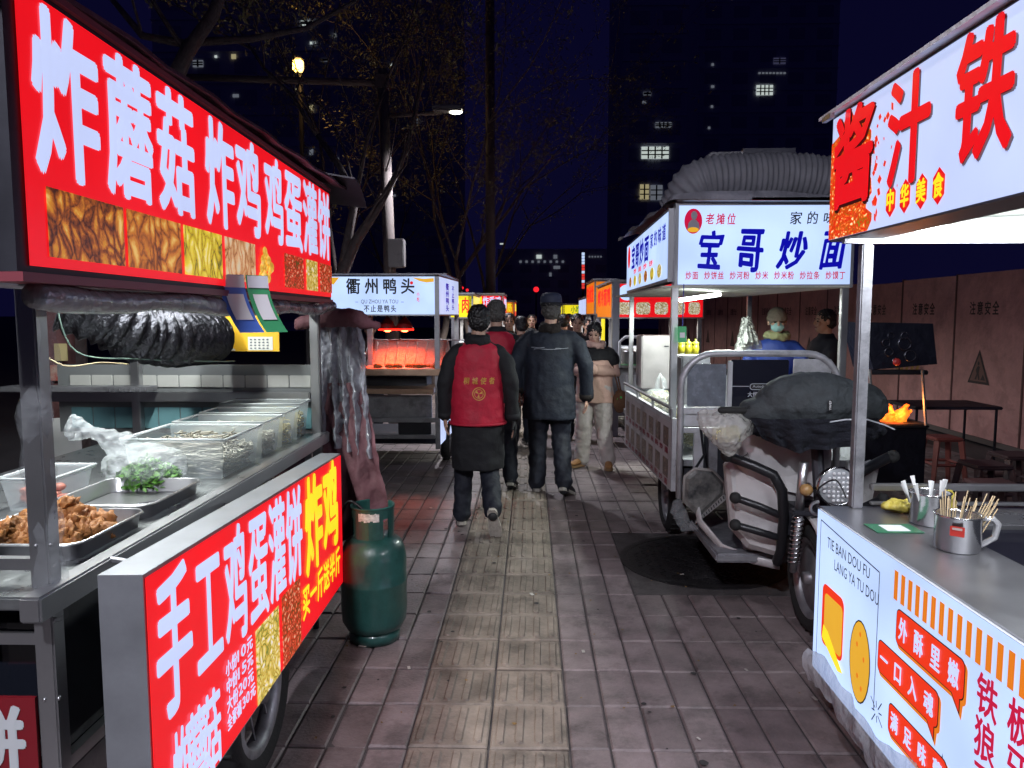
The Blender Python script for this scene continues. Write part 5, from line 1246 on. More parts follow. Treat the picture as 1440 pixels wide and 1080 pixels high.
for i, (x, z, lb) in enumerate(((.18, .95, 'round steel pot at the front of the red lit stall'), (.36, .95, 'second steel pot beside the first at the red lit stall'))):
    c = V((p.x + x, 9.4, z)); t = thing('cooking_pot', lb, 'pot', tuple(c))
    MB().lathe([(.001, 0), (.085, 0), (.09, .01), (.09, .14), (.095, .145), (.07, .165), (.001, .175)], c, 20).build('pot', STEEL, t, True); MB().ell(c + V((0, 0, .185)), (.015, .015, .015), 8, 6).build('knob', BLACK, t, True)
tag(MB().bevbox((p.x + .06, 9.3, .93), (p.x + .5, 9.38, .945), .004).build('green_cloth', mat('pale_green_cloth', (.2, .5, .25), .7)), 'pale green cloth on the counter of the red lit stall', 'cloth')
far_stall('small red and white sign stall behind the orange one on the right', 826, 839, 442, 420, 15., 2.2, L_RED, L_WHITE, [('炸串', .1, .9, .4, .95, L_LETTER)], None, -1, lit=12)
far_stall('orange lit stall whose side faces the lane on the right', 838, 862, 441, 396, 12.4, 1.7, P_ORANGE, P_ORANGE, [('烤肠', .1, .9, .3, .9, L_RED)], ('铁板鱿鱼', L_RED), -1, lit=12)
far_stall('yellow green lit stall farthest along the right side', 792, 827, 442, 429, 21., 2., L_YEL, L_YEL, [('小吃', .3, .7, .1, .9, P_GREEN)], None, -1, lit=20)
far_stall('yellow lit stall just beyond the duck stall on the left', 634, 663, 446, 416, 12.0, 1.6, L_YEL, L_YEL, [('肉', .5, .9, .2, .9, L_RED), ('#', .1, .4, .1, .7, CHILI)], None, 1, lit=12)
far_stall('red and yellow lit stall with white lettering on the left', 664, 706, 444, 416, 13.8, 1.6, L_RED, L_RED, [('炸香鸡', .35, .98, .5, .95, L_LETTER), ('#', .02, .33, .0, 1, L_YEL), ('#', .45, .9, .05, .4, CHILI)], ('炸鸡柳', L_LETTER), 1, lit=12)
far_stall('dim orange lit stall farthest along the left side', 704, 722, 444, 425, 18., 2., P_ORANGE, P_VERM, [('面筋', .1, .9, .3, .9, L_YEL)], ('面筋', L_YEL), 1, lit=14)
far_stall('small white lit stall in the far middle distance', 780, 792, 441, 431, 26., 2., L_WHITE, L_WHITE, [('粉', .2, .8, .2, .8, L_RED)], None, -1, lit=16)

# ------------------------------------------------------------------ construction hoarding on the right
HB_ = mat('maroon_hoarding_sheet', (.58, .31, .31), .55, .15, var=.16, scale=3, bump=.25, bscale=6, dirt=.2, rnd=.06)
hd = thing('construction_hoarding', 'tall maroon construction hoarding with repeated safety warnings along the right side', 'hoarding', (5.6, 15, 0))
HX = 5.5
for i in range(20):
    y0 = 7.1 + i * 1.41 - 2.82; dz = .02 * math.sin(i * 2.3)
    b = MB(); b.box((HX + .0, y0 + .006, .02), (HX + .03, y0 + 1.400, 2.05 + dz))
    for k in range(16): b.box((HX - .003, y0 + .03, .06 + k * .125), (HX + .0, y0 + 1.38, .09 + k * .125))
    pn = b.build('panel', HB_, hd)
    f = Face((HX - .004, y0 + 1.1, 1.33), (0, -1, 0), (0, 0, 1)); b = MB(); f.cjk(b, '注意安全', .0, .62, .22, .38, .002, off=.02, fill=.85)
    b.build('lettering', mat('faded_black_paint', (.035, .025, .03), .6), pn)
    if i % 2 == 1:
        b = MB(); f.poly(b, [(.05, -.62), (.50, -.62), (.275, -.20)], .002); b.build('warning_triangle', mat('faded_black_paint', (1, 1, 1)), pn)
        b = MB(); f.poly(b, [(.10, -.59), (.45, -.59), (.275, -.265)], .0035); b.build('triangle_field', mat('faded_maroon_paint', (.19, .10, .09), .6), pn)
        b = MB(); f.disc(b, .27, -.37, .02, .025, .005, 10); f.poly(b, [(.24, -.50), (.28, -.50), (.30, -.41), (.26, -.40), (.22, -.45)], .005); f.poly(b, [(.20, -.57), (.24, -.57), (.26, -.50), (.24, -.50)], .0052); f.poly(b, [(.28, -.57), (.31, -.57), (.28, -.49), (.25, -.50)], .0054); f.poly(b, [(.32, -.57), (.42, -.57), (.37, -.50)], .005)
        b.build('digging_worker_pictogram', mat('faded_black_paint', (1, 1, 1)), pn)
    MB().box((HX - .012, y0 - .02, 0), (HX + .04, y0 + .004, 2.07)).build('seam_post', mat('seam_metal', (.12, .06, .06), .5, .4), hd)
for i in range(16):
    y0 = 6 + i * .7 ; 
b = MB(); MB().box((HX - .03, 4.2, .0), (HX + .05, 33, .06)).build('kerb_strip', mat('hoarding_base', (.12, .1, .1), .8), hd)
f = Face((HX - .045, 12.6, 1.30), (0, -1, 0), (0, 0, 1))
for z in (.0, -.55):
    for k in range(14):
        b = MB(); a = k * .14; f.poly(b, [(a, z), (a + .07, z), (a + .12, z + .09), (a + .05, z + .09)], .002); b.build('hazard_stripe', mat('faded_yellow_paint', (.35, .2, .05), .6), hd)
# distant wall closing the left side behind the stalls: low hedge
# ------------------------------------------------------------------ roasting cart behind the right stall
rc = thing('roasting_cart', 'black coal fired roasting cart with an open orange flame behind the tricycle', 'roasting cart', tuple(at(1262, 680, 5.6)))
Yr = 5.6
BM = mat('sooty_black_steel', (.012, .013, .025), .4, .3, var=.3, scale=10, bump=.3, bscale=20)
def bxr(nm, px0, px1, py0, py1, d=.5, m=BM, Y0=Yr, par=rc):
    a, c = at(px0, py1, Y0), at(px1, py0, Y0); return MB().bevbox((a.x, Y0, a.z), (c.x, Y0 + d, c.z), .01).build(nm, m, par)
bxr('body', 1212, 1304, 602, 690, .6); bxr('rim', 1208, 1308, 597, 603, .65, DARKMETAL)
a, c = at(1212, 516, Yr), at(1302, 455, Yr)
MB().quadbox([at(1228, 520, Yr), at(1318, 512, Yr), at(1312, 455, Yr), at(1212, 453, Yr)], (0, .35, 0)).build('upper_hood', BM, rc)
for px, py, r in ((1246, 482, .028), (1272, 483, .046), (1250, 495, .03), (1280, 500, .04), (1253, 472, .022), (1272, 472, .026), (1261, 508, .03)):
    c = at(px, py, Yr - .01); b = MB().tube([c + V((r * math.cos(R(k * 24)), 0, r * math.sin(R(k * 24)))) for k in range(16)], r * .16, 6); rg = b.build('hanging_ladle', mat('dark_chrome', (.12, .12, .16), .25, .9), rc, True)
MB().ell(at(1261, 509, Yr - .02), (.03, .015, .028), 12, 8).build('red_knob', mat('red_knob', (.4, .03, .03), .4), rc, True)
for px0, px1 in ((1223, 1229), (1297, 1302)): MB().tube([at(px0, 520, Yr), at(px1, 598, Yr)], .012, 6).build('strut', DULL, rc)
MB().bevbox(tuple(at(1222, 527, Yr)), tuple(at(1306, 521, Yr) + V((0, .1, 0))), .006).build('cross_bar', DARKMETAL, rc)
# flame
b = MB(); c = at(1252, 592, Yr + .15)
for dx, dz, h, r, ln in ((0, 0, .16, .05, -.05), (.05, -.01, .14, .05, .06), (-.04, .02, .12, .035, -.06), (.09, 0, .09, .03, .05), (.02, -.03, .10, .05, 0)):
    b.tube([c + V((dx, 0, dz - .03)), c + V((dx + ln * .3, 0, dz + h * .35)), c + V((dx + ln * .9, 0, dz + h * .75)), c + V((dx + ln * 1.5, 0, dz + h))], [r * .7, r, r * .55, r * .06], 12)
FLM = mat('flame', (1, .2, .02), .5, emit=(1, .17, .015), es=1.5, c2=None)
fm = FLM.node_tree; t_ = fm.nodes.new('ShaderNodeTexCoord'); n_ = fm.nodes.new('ShaderNodeTexNoise'); n_.inputs['Scale'].default_value = 14; r_ = fm.nodes.new('ShaderNodeValToRGB')
r_.color_ramp.elements[0].position = .35; r_.color_ramp.elements[0].color = (.8, .06, .005, 1); r_.color_ramp.elements[1].position = .65; r_.color_ramp.elements[1].color = (1, .32, .03, 1)
fm.links.new(t_.outputs['Object'], n_.inputs[0]); fm.links.new(n_.outputs[0], r_.inputs[0]); fm.links.new(r_.outputs[0], fm.nodes['Principled BSDF'].inputs['Emission Color'])
o = organic(b, 'flame', FLM, None, .008, 2, .05, .05); tag(o, 'bright orange flame rising from the black roasting cart', 'flame')
fl_ = bpy.data.lights.new('flame_light', 'POINT'); fl_.energy = 5; fl_.color = (1, .3, .06); fl_.shadow_soft_size = .06; lo = bpy.data.objects.new('flame_light', fl_); col.objects.link(lo); lo.location = c + V((.02, -.12, .12)); lo.parent = o
# stools and tables
def stool(label, x, y, h, m, s=.15, z=0, grp=None):
    t = thing('plastic_stool', label, 'stool', (x, y, z), 0, grp)
    MB().bevbox((x - s, y - s, z + h - .035), (x + s, y + s, z + h), .02).build('seat', m, t)
    for sx in (-1, 1):
        for sy in (-1, 1): MB().tube([(x + sx * s * 1.15, y + sy * s * 1.15, z), (x + sx * s * .82, y + sy * s * .82, z + h - .03)], [.022, .03], 4).build('leg', m, t)
    for a in ((1, 0), (0, 1)):
        for s_ in (-1, 1):
            c = V((x + a[0] * s_ * s, y + a[1] * s_ * s, z + h * .45)); d = V((a[1], a[0], 0)) * s; MB().tube([c - d, c + d], .014, 4).build('stretcher', m, t)
    return t
PINK = mat('faded_red_plastic', (.30, .085, .08), .45, var=.1, scale=8); GREYP = mat('dusky_plastic', (.085, .055, .07), .5)
stool('faded red plastic stool under the dark table by the hoarding', at(1350, 665, 6.6).x, 6.9, .45, PINK, .13)
for i, (px, Yq, lb) in enumerate(((1385, 5.9, 'dusky stool in front of the red stool'), (1425, 6.3, 'dusky stool at the right edge by the hoarding'), (1400, 5.2, 'nearest dusky stool beyond the right counter'))):
    stool(lb, at(px, 660, Yq).x, Yq, .40, GREYP, .15, 0, 'dusky plastic stools')
tb = thing('folding_table', 'low dark folding table standing against the hoarding', 'table', tuple(V((at(1340, 585, 7.4).x, 7.6, 0))))
cx = at(1340, 585, 7.4).x; MB().bevbox((cx - .42, 7.3, .64), (cx + .42, 7.9, .67), .008).build('tabletop', BM, tb)
for sx in (-.38, .38):
    for sy in (7.34, 7.86): MB().tube([(cx + sx, sy, 0), (cx + sx, sy, .64)], .014, 6).build('leg', BM, tb)
# ------------------------------------------------------------------ towers, lamps, trees
TWR = mat('dark_tower_wall', (.62, .62, .72), .8, var=.05, scale=.2)
TGL = mat('unlit_window_glass', (.42, .42, .5), .3)
LW = mat('lit_window_cool', (.5, .5, .5), .5, emit=(.62, .70, .66), es=.75); LY = mat('lit_window_warm', (.5, .5, .4), .5, emit=(.6, .52, .28), es=.5); LD_ = mat('dim_lit_window', (.3, .3, .3), .5, emit=(.2, .22, .26), es=.5)
MUL = mat('window_mullion', (.04, .04, .05), .6)
def tower(label, px0, px1, Y, pyt, wins, depth=16, fl=3.0, bay=3.6):
    x0, x1 = at(px0, 440, Y).x, at(px1, 440, Y).x; top = at(px0, pyt, Y).z
    t = thing('tower_block', label, 'tower block', ((x0 + x1) / 2, Y + depth / 2, 0))
    MB().box((x0, Y, 0), (x1, Y + depth, top)).build('wall', TWR, t)
    b = MB(); s = MB(); nf = int(top / fl); nb = int((x1 - x0) / bay)
    for i in range(nf):
        s.box((x0 - .1, Y - .10, i * fl - .06), (x1 + .1, Y - .001, i * fl + .06))
        for j in range(nb):
            x = x0 + (j + .5) * (x1 - x0) / nb; z = i * fl + .9
            w = bay * .3
            b.box((x - w, Y - .04, z), (x + w, Y - .002, z + 1.5))
    s.build('floor_slabs', TWR, t, kind='stuff'); b.build('unlit_windows', TGL, t, kind='stuff')
    for px, py, w, h, m in wins:
        c = at(px, py, Y); hw, hh = w / 2 * Y / 1060, h / 2 * Y / 1060
        wn = MB().box((c.x - hw, Y - .14, c.z - hh), (c.x + hw, Y - .05, c.z + hh)).build('lit_window', m, t)
        if w > 9:
            nmu = 4 if w > 20 else 2
            q = MB()
            for k in range(1, nmu): xx = c.x - hw + 2 * hw * k / nmu; q.box((xx - .08, Y - .20, c.z - hh), (xx + .08, Y - .142, c.z + hh))
            for k in range(1, 3): zz = c.z - hh + 2 * hh * k / 3; q.box((c.x - hw, Y - .21, zz - .06), (c.x + hw, Y - .145, zz + .06))
            q.build('mullions', MUL, wn, kind='stuff')
    return t
tower('dark high rise with a column of lit windows behind the noodle cart', 872, 960, 88, -200,
      [(910, 132, 10, 4, LD_), (906, 144, 5, 3, LD_), (933, 176, 22, 7, LD_), (921, 215, 37, 16, LW), (906, 270, 12, 20, LY), (923, 271, 16, 20, LD_)])
tower('dark high rise to the right with two rows of lit windows above the noodle cart', 975, 1165, 110, -260,
      [(1002, 91, 3, 3, LD_), (1002, 122, 4, 3, LD_), (1001, 150, 3, 3, LD_), (997, 180, 3, 3, LD_), (1075, 127, 22, 13, LW)] + [(1068 + i * 5, 103, 3, 2, LD_) for i in range(8)] + [(1096, 86, 16, 8, mat('faint_window', (.1, .1, .1), .5, emit=(.05, .05, .1), es=.6))])
LB1 = [(432, 33, 17, 6, LW), (279, 90, 14, 9, LD_), (329, 80, 6, 6, LY), (304, 80, 3, 3, LW), (471, 50, 3, 3, LW), (438, 61, 3, 3, LW), (457, 85, 10, 3, LD_), (438, 153, 5, 9, LY), (438, 214, 5, 8, LD_), (474, 225, 5, 5, LD_), (332, 135, 8, 4, LD_), (418, 127, 3, 4, LY), (443, 60, 2, 3, LW)]
tower('dark tower behind the bare trees on the left with scattered lit windows', 230, 482, 75, -260, LB1)
tower('dark tower behind the streetlight pole with a few small lit windows', 492, 640, 95, -200, [(551, 92, 4, 4, LW), (498, 145, 6, 6, LY), (501, 210, 5, 8, LY), (500, 240, 4, 8, LD_), (588, 170, 5, 5, LD_), (553, 249, 4, 4, LY), (555, 275, 3, 3, LD_), (512, 351, 6, 4, LW)])
lo_ = [(758, 361, 7, 5, LW), (781, 361, 5, 5, LD_), (783, 376, 9, 4, LD_), (774, 386, 3, 5, LD_), (706, 343, 6, 2, LW)] + [(732 + i * 8.5, 368, 3, 3, LD_) for i in range(8)] + [(829 + i * 4, 361, 2, 2, LD_) for i in range(5)]
tower('long low dark building with rows of small lights at the end of the street', 700, 858, 150, 350, lo_, 20)
# vertical neon strip at the far end
ns_ = thing('neon_strip', 'thin vertical strip of red and bluish lights at the far end of the street', 'neon sign', tuple(at(820, 443, 140)))
for i in range(12):
    c = at(820, 357 + i * 4.3, 140); m = mat('blue_white_neon', (.5, .6, 1), .4, emit=(.6, .75, 1), es=.9) if i < 3 or i % 3 == 0 else mat('red_neon', (1, .05, .03), .4, emit=(.9, .06, .05), es=.8)
    MB().box((c.x - .25, 139.6, c.z - .22), (c.x + .25, 140, c.z + .22)).build('lamp', m, ns_)
MB().box((at(820, 400, 140).x - .15, 140.02, 0), (at(820, 400, 140).x + .15, 140.3, at(820, 354, 140).z)).build('mast', MUL, ns_)
for i, (px, py) in enumerate(((754, 407), (657, 408), (650, 405))):
    c = at(px, py, 60); t = thing('red_light', ('red traffic light above the crowd in the middle of the lane', 'right one of two small red lights over the yellow stall', 'left one of two small red lights over the yellow stall')[i], 'light', tuple(V((c.x, 60, 0))))
    MB().ell(c, (.22, .1, .22) if i == 0 else (.12, .06, .12), 12, 8).build('lamp', mat('red_signal', (1, .02, .02), .4, emit=(1, .02, .03), es=1.2), t, True); MB().tube([(c.x, 60.1, 0), (c.x, 60.1, c.z + .2)], .06, 6).build('pole', MUL, t)
# street light with box and arms
CONC = mat('pole_concrete', (.17, .14, .13), .8, var=.2, scale=5, bump=.3, bscale=30)
Yl = 10.5
bse = V((at(553, 390, Yl).x, Yl, 0)); tp = at(538, 98, Yl)
sl_ = thing('street_light', 'concrete pole carrying a lit white lamp head, a long arm and a grey box', 'street light', tuple(bse))
MB().tube([bse, tp], [.095, .072], 16).build('pole', CONC, sl_, True)
MB().tube([at(538, 117, Yl), at(250, 108, Yl - .3)], [.05, .045], 10).build('arm', CONC, sl_, True)
MB().bevbox(tuple(at(528, 128, Yl) + V((0, -.08, 0))), tuple(at(546, 104, Yl) + V((0, .1, 0))), .02).build('clamp', CONC, sl_)
a, c = at(547, 376, Yl - .15), at(568, 336, Yl - .15); MB().bevbox((a.x, Yl - .2, a.z), (c.x, Yl, c.z), .012).build('control_box', mat('grey_cabinet', (.33, .32, .32), .5, .3, dirt=.3), sl_)
MB().tube([at(543, 163, Yl), at(620, 158, Yl - .1)], .03, 8).build('lamp_arm', CONC, sl_, True)
c = at(641, 159, Yl - .1); MB().bevbox((at(610, 158, Yl).x, Yl - .22, c.z + .012), (at(652, 158, Yl).x, Yl - .02, c.z + .09), .02).build('lamp_head', mat('lamp_housing', (.3, .3, .3), .5, .4), sl_)
MB().ell(c + V((0, 0, .012)), (.09, .08, .022), 16, 8).build('lamp_lens', mat('lit_lamp_lens', (1, 1, .9), .4, emit=(1, .98, .75), es=9), sl_, True)
def spot(name, loc, e, c, size=150, soft=.1, parent=None, tgt=None):
    l = bpy.data.lights.new(name, 'SPOT'); l.energy = e * LK; l.color = c; l.spot_size = R(size); l.spot_blend = .6; l.shadow_soft_size = soft
    o = bpy.data.objects.new(name, l); col.objects.link(o); o.location = loc
    if tgt is not None: o.rotation_euler = (V(tgt) - V(loc)).to_track_quat('-Z', 'Y').to_euler()
    if parent is not None: o.parent = parent; o.matrix_parent_inverse = WM(parent).inverted()
    return o
spot('street_light_lamp', c + V((0, 0, -.03)), 230, (.90, .91, 1), 132, .12, sl_)
# warm lamp, further back
c = at(420, 93, 16); wl = thing('street_lamp', 'small warm yellow street lamp glowing among the bare branches at upper left', 'street lamp', (c.x, 16, 0))
MB().tube([(c.x, 16.1, 0), (c.x, 16.1, c.z + .1)], .05, 8).build('pole', DARKMETAL, wl); MB().lathe([(.06, -.11), (.11, .11), (.13, .13), (.02, .2), (.001, .2)], c, 8).build('lantern', mat('dark_lantern', (.05, .05, .05), .5), wl)
MB().bevbox((c.x - .10, 15.88, c.z - .12), (c.x + .10, 16.05, c.z + .12), .03).build('glass', mat('warm_lamp_glass', (1, .7, .2), .4, emit=(1, .62, .16), es=5), wl)
pl_ = bpy.data.lights.new('warm_lamp_light', 'POINT'); pl_.energy = 70; pl_.color = (1, .55, .15); pl_.shadow_soft_size = .15; lo = bpy.data.objects.new('warm_lamp_light', pl_); col.objects.link(lo); lo.location = c + V((0, -.3, 0)); lo.parent = wl; lo.matrix_parent_inverse = WM(wl).inverted()
# added fill light: an unseen copy of the street light behind the camera
nx = copy_tree(sl_, None, (sl_.location.x, sl_.location.y - 12, 0), None, 'added concrete street light behind the camera and out of view, for fill light')
for ch in nx.children:
    if ch.type == 'LIGHT': ch.data = ch.data.copy(); ch.data.spot_size = R(174); ch.data.spot_blend = .25; ch.data.energy = 360 * LK
# tall slim mast
c = at(690, 440, 15); ms = thing('mast', 'tall slim dark mast rising out of view in the middle of the trees', 'mast', (c.x, 15, 0))
MB().tube([(c.x, 15, 0), (c.x, 15, 9)], [.10, .085], 12).build('shaft', mat('mast_paint', (.09, .08, .085), .6), ms, True)

# trees
LAMP = at(641, 159, 10.4)
BARK = mat('bark', (.13, .105, .10), .85, var=.3, scale=14, bump=.7, bscale=35)
LEAF = mat('sparse_leaf', (.38, .36, .17), .6, c2=(.20, .21, .09), scale=3)
def tree(label, base, h, r, lean, seed, levels=5, fork=.28, leaves=1.0, spread=.55, limbs=None, white=False):
    q = random.Random(seed); t = thing('tree', label, 'tree', tuple(base)); wood = MB(); tips = []
    def grow(p, d, L, r, lv):
        if lv >= 2 and (p - LAMP).length < 1.5: return
        n = 5 if lv < 2 else 4; pts = [p.copy()]; rs = [r]
        for k in range(n):
            d = (d + V((q.gauss(0, .10), q.gauss(0, .10), q.gauss(.03, .06)))).normalized(); p = p + d * L / n; pts.append(p.copy()); rs.append(r * (1 - .38 * (k + 1) / n))
            if lv >= levels - 2: tips.append((p.copy(), d.copy()))
            if lv >= 1 and lv < levels and k >= 1 and q.random() < .45:
                e = (d + V((q.gauss(0, .8), q.gauss(0, .8), q.gauss(.1, .4)))).normalized(); grow(p, e, L * .55, r * .4, lv + 2 if lv + 2 <= levels else levels)
        wood.tube(pts, rs, 8 if lv < 2 else (5 if lv < 4 else 4), cap=lv < 2)
        if lv < levels:
            nb = 3 if lv == 0 else q.choice((2, 2, 3))
            for i in range(nb):
                a = 6.28 * (i + q.random() * .6) / nb; o = d.orthogonal().normalized(); o2 = d.cross(o); e = (d + (o * math.cos(a) + o2 * math.sin(a)) * q.uniform(spread * .7, spread * 1.3)).normalized()
                grow(p, e, L * q.uniform(.68, .9) if lv else h * .30, rs[-1] * q.uniform(.6, .8), lv + 1)
    if limbs:
        for pts, rs in limbs:
            wood.tube(pts, rs, 8); d = (V(pts[-1]) - V(pts[-2])).normalized(); grow(V(pts[-1]), d, h * .22, rs[-1], 1)
            m_ = V(pts[len(pts) // 2]); grow(m_, (d + V((q.gauss(0, .6), q.gauss(0, .5), .3))).normalized(), h * .2, rs[-1] * .6, 2)
    else: grow(V(base), V(lean).normalized(), h * fork, r, 0)
    wood.build('trunk', BARK, t, True)
    b = MB()
    for p, d in tips:
        if q.random() > leaves * .5 or (p - LAMP).length < 2.2: continue
        for _ in range(q.choice((3, 5, 8))):
            c = p + V((q.gauss(0, .07), q.gauss(0, .07), q.gauss(-.04, .06))); u = V((q.gauss(0, 1), q.gauss(0, 1), q.gauss(-.6, .6))).normalized() * q.uniform(.028, .06); w = u.orthogonal().normalized() * .016
            b.quad(c - u, c + w, c + u, c - w)
    if b.v: b.build('crown', LEAF, t, kind='stuff')
    if white:
        bb = V(base); 
        MB().tube([bb, bb + V(lean) * 1.0], [r * 1.04, r * 1.02], 16).build('whitewash', mat('whitewash', (.5, .48, .46), .8, dirt=.3), t, True)
    return t
P3 = lambda *a: [at(*x) for x in a]
b0 = at(478, 400, 9.5)
tree('bare forked tree rising behind the duck stall sign', (b0.x, 9.5, 0), 6, .10, (0, 0, 1), 11, limbs=[
    ([V((b0.x, 9.5, 0)), at(478, 392, 9.5), at(500, 340, 9.5), at(533, 290, 9.4), at(560, 240, 9.4)], [.10, .085, .065, .05, .035]),
    ([at(478, 392, 9.5), at(490, 330, 9.5), at(500, 280, 9.5), at(478, 235, 9.6), at(446, 190, 9.6)], [.06, .055, .05, .04, .03]),
    ([at(500, 280, 9.5), at(515, 200, 9.4), at(545, 110, 9.3)], [.03, .025, .018])], leaves=.8, levels=5)
b1 = at(60, 640, 6.2)
tree('large tree at upper left with a thick limb leaning right over the sign', (-3.9, 6.2, 0), 6.5, .16, (0, 0, 1), 5, limbs=[
    ([V((-3.9, 6.2, 0)), V((-3.85, 6.2, 1.6)), at(205, 200, 6.2), at(262, 75, 6.2), at(300, 20, 6.1), at(330, -60, 6.1)], [.17, .15, .085, .06, .05, .035]),
    ([at(262, 60, 6.2), at(350, 55, 6.3), at(430, 40, 6.5), at(520, -10, 6.6)], [.035, .03, .022, .014]),
    ([at(262, 62, 6.2), at(200, 50, 6.2), at(150, -10, 6.2)], [.035, .03, .02])], leaves=.9, levels=5)
tree('slim tree with sparse drooping leaves left of the street light', (at(440, 420, 12).x, 12, 0), 7.5, .08, (.05, 0, 1), 23, levels=5, leaves=1.1)
tree('leafy tree in the middle distance whose twigs reach the open sky', (at(655, 430, 15.5).x, 15.5, 0), 9.6, .07, (.04, 0, 1), 46, levels=5, leaves=2.0, spread=.45)
tree('tree behind the mast with thin upright bare branches', (at(610, 430, 15).x, 15, 0), 8.0, .09, (.02, 0, 1), 8, levels=5, leaves=1.2, spread=.42)
tree('farther tree low behind the yellow stall', (at(665, 430, 22).x, 22, 0), 8.0, .1, (0, 0, 1), 77, levels=5, leaves=1.6, spread=.5)
tree('farthest small tree beyond the left stalls', (at(560, 430, 26).x, 26, 0), 9.0, .1, (0, 0, 1), 78, levels=5, leaves=1.6, spread=.5)
# painted trunk seen through the near stall
px_ = at(80, 520, 4.4)
tt = thing('tree', 'thick reddish trunk with a paper notice and whitewashed foot seen through the left stall', 'tree', (px_.x, 4.4, 0))
MB().tube([(px_.x, 4.4, 0), (px_.x, 4.4, 1.2), (px_.x + .02, 4.4, 2.0), (px_.x - .15, 4.5, 4.5)], [.11, .10, .095, .07], 16).build('trunk', mat('reddish_bark', (.12, .05, .05), .85, var=.3, scale=12, bump=.6, bscale=30), tt, True)
MB().tube([(px_.x, 4.4, 0), (px_.x, 4.4, .95)], [.115, .108], 16).build('whitewash', mat('whitewash', (1, 1, 1)), tt, True)
a = at(72, 508, 4.25); MB().bevbox((a.x, 4.28, a.z), (a.x + .075, 4.29, a.z + .10), .002).build('paper_notice', mat('yellow_notice', (.5, .42, .2), .7), tt)
a = at(68, 536, 4.25); MB().bevbox((a.x, 4.27, a.z), (a.x + .11, 4.285, a.z + .09), .002).build('red_notice', mat('red_notice', (.4, .06, .04), .7, c2=(.5, .4, .3), scale=25), tt)
# ------------------------------------------------------------------ people
SKIN = mat('skin', (.50, .30, .22), .5, var=.08, scale=30)
HAIR = mat('black_hair', (.010, .009, .010), .45, var=.3, scale=80, bump=.7, bscale=160)
HAIRG = mat('greying_hair', (.07, .065, .06), .6, var=.5, scale=120, bump=.7, bscale=160)
EYE = mat('dark_eye', (.01, .008, .008), .2); LIP = mat('lips', (.36, .12, .11), .5)
NAVY = mat('dark_navy_cloth', (.008, .010, .020), .75, var=.25, scale=10, bump=.35, bscale=90)
NAVYC = mat('navy_padded_coat', (.008, .012, .023), .75, var=.3, scale=5, bump=.4, bscale=60)
VEST = mat('crimson_vest_cloth', (.46, .009, .036), .65, var=.18, scale=6, bump=.35, bscale=70)
BLK = mat('black_cloth', (.007, .007, .010), .8, var=.3, scale=12, bump=.4, bscale=90)
PANTS = mat('white_cotton', (.52, .47, .45), .8, var=.08, scale=8, bump=.3, bscale=60)
PINKJ = mat('dusty_pink_cloth', (.62, .40, .33), .75, var=.08, scale=8, bump=.3, bscale=70)
SOLE = mat('grey_rubber_sole', (.28, .26, .24), .8, var=.2, scale=30, bump=.6, bscale=90); SHOE = mat('dark_shoe', (.02, .02, .024), .6)
GOLD = mat('gold_print', (.6, .32, .05), .5)

def hand(b, wrist, d, back, side, curl=.35, s=1.0, spread=.12):
    """palm, four unequal bent fingers and a thumb leaving the side of the palm"""
    wrist = V(wrist); d = V(d).normalized(); back = V(back); back = (back - d * back.dot(d)).normalized(); lat = d.cross(back) * side
    b.tube([wrist - d * .03 * s, wrist + d * .02 * s, wrist + d * .06 * s, wrist + d * .085 * s], [(.018 * s, .026 * s), (.016 * s, .036 * s), (.015 * s, .042 * s), (.011 * s, .038 * s)], 12, side=tuple(back))
    for i, (off, ln) in enumerate(((.030, .072), (.010, .080), (-.011, .074), (-.030, .058))):
        p = wrist + d * .078 * s + lat * off * s; dd = (d + lat * spread * (1.5 - i) * .5).normalized(); pts = [p - dd * .02 * s, p]
        for k in range(3):
            dd = (dd - back * curl * (1 + .25 * i * .4)).normalized(); p = p + dd * ln * s * (.42, .32, .26)[k]; pts.append(p.copy())
        b.tube(pts, [.0095 * s, .0095 * s, .0088 * s, .008 * s, .0068 * s], 8, dome=True)
    p = wrist + d * .025 * s + lat * .032 * s; dd = (d * .6 + lat * .8 - back * .25).normalized(); pts = [p - dd * .015 * s, p]
    for k in range(2):
        p = p + dd * (.036, .030)[k] * s; pts.append(p.copy()); dd = (dd + d * .5 - back * .2).normalized()
    b.tube(pts, [.012 * s, .013 * s, .011 * s, .008 * s], 8, dome=True)

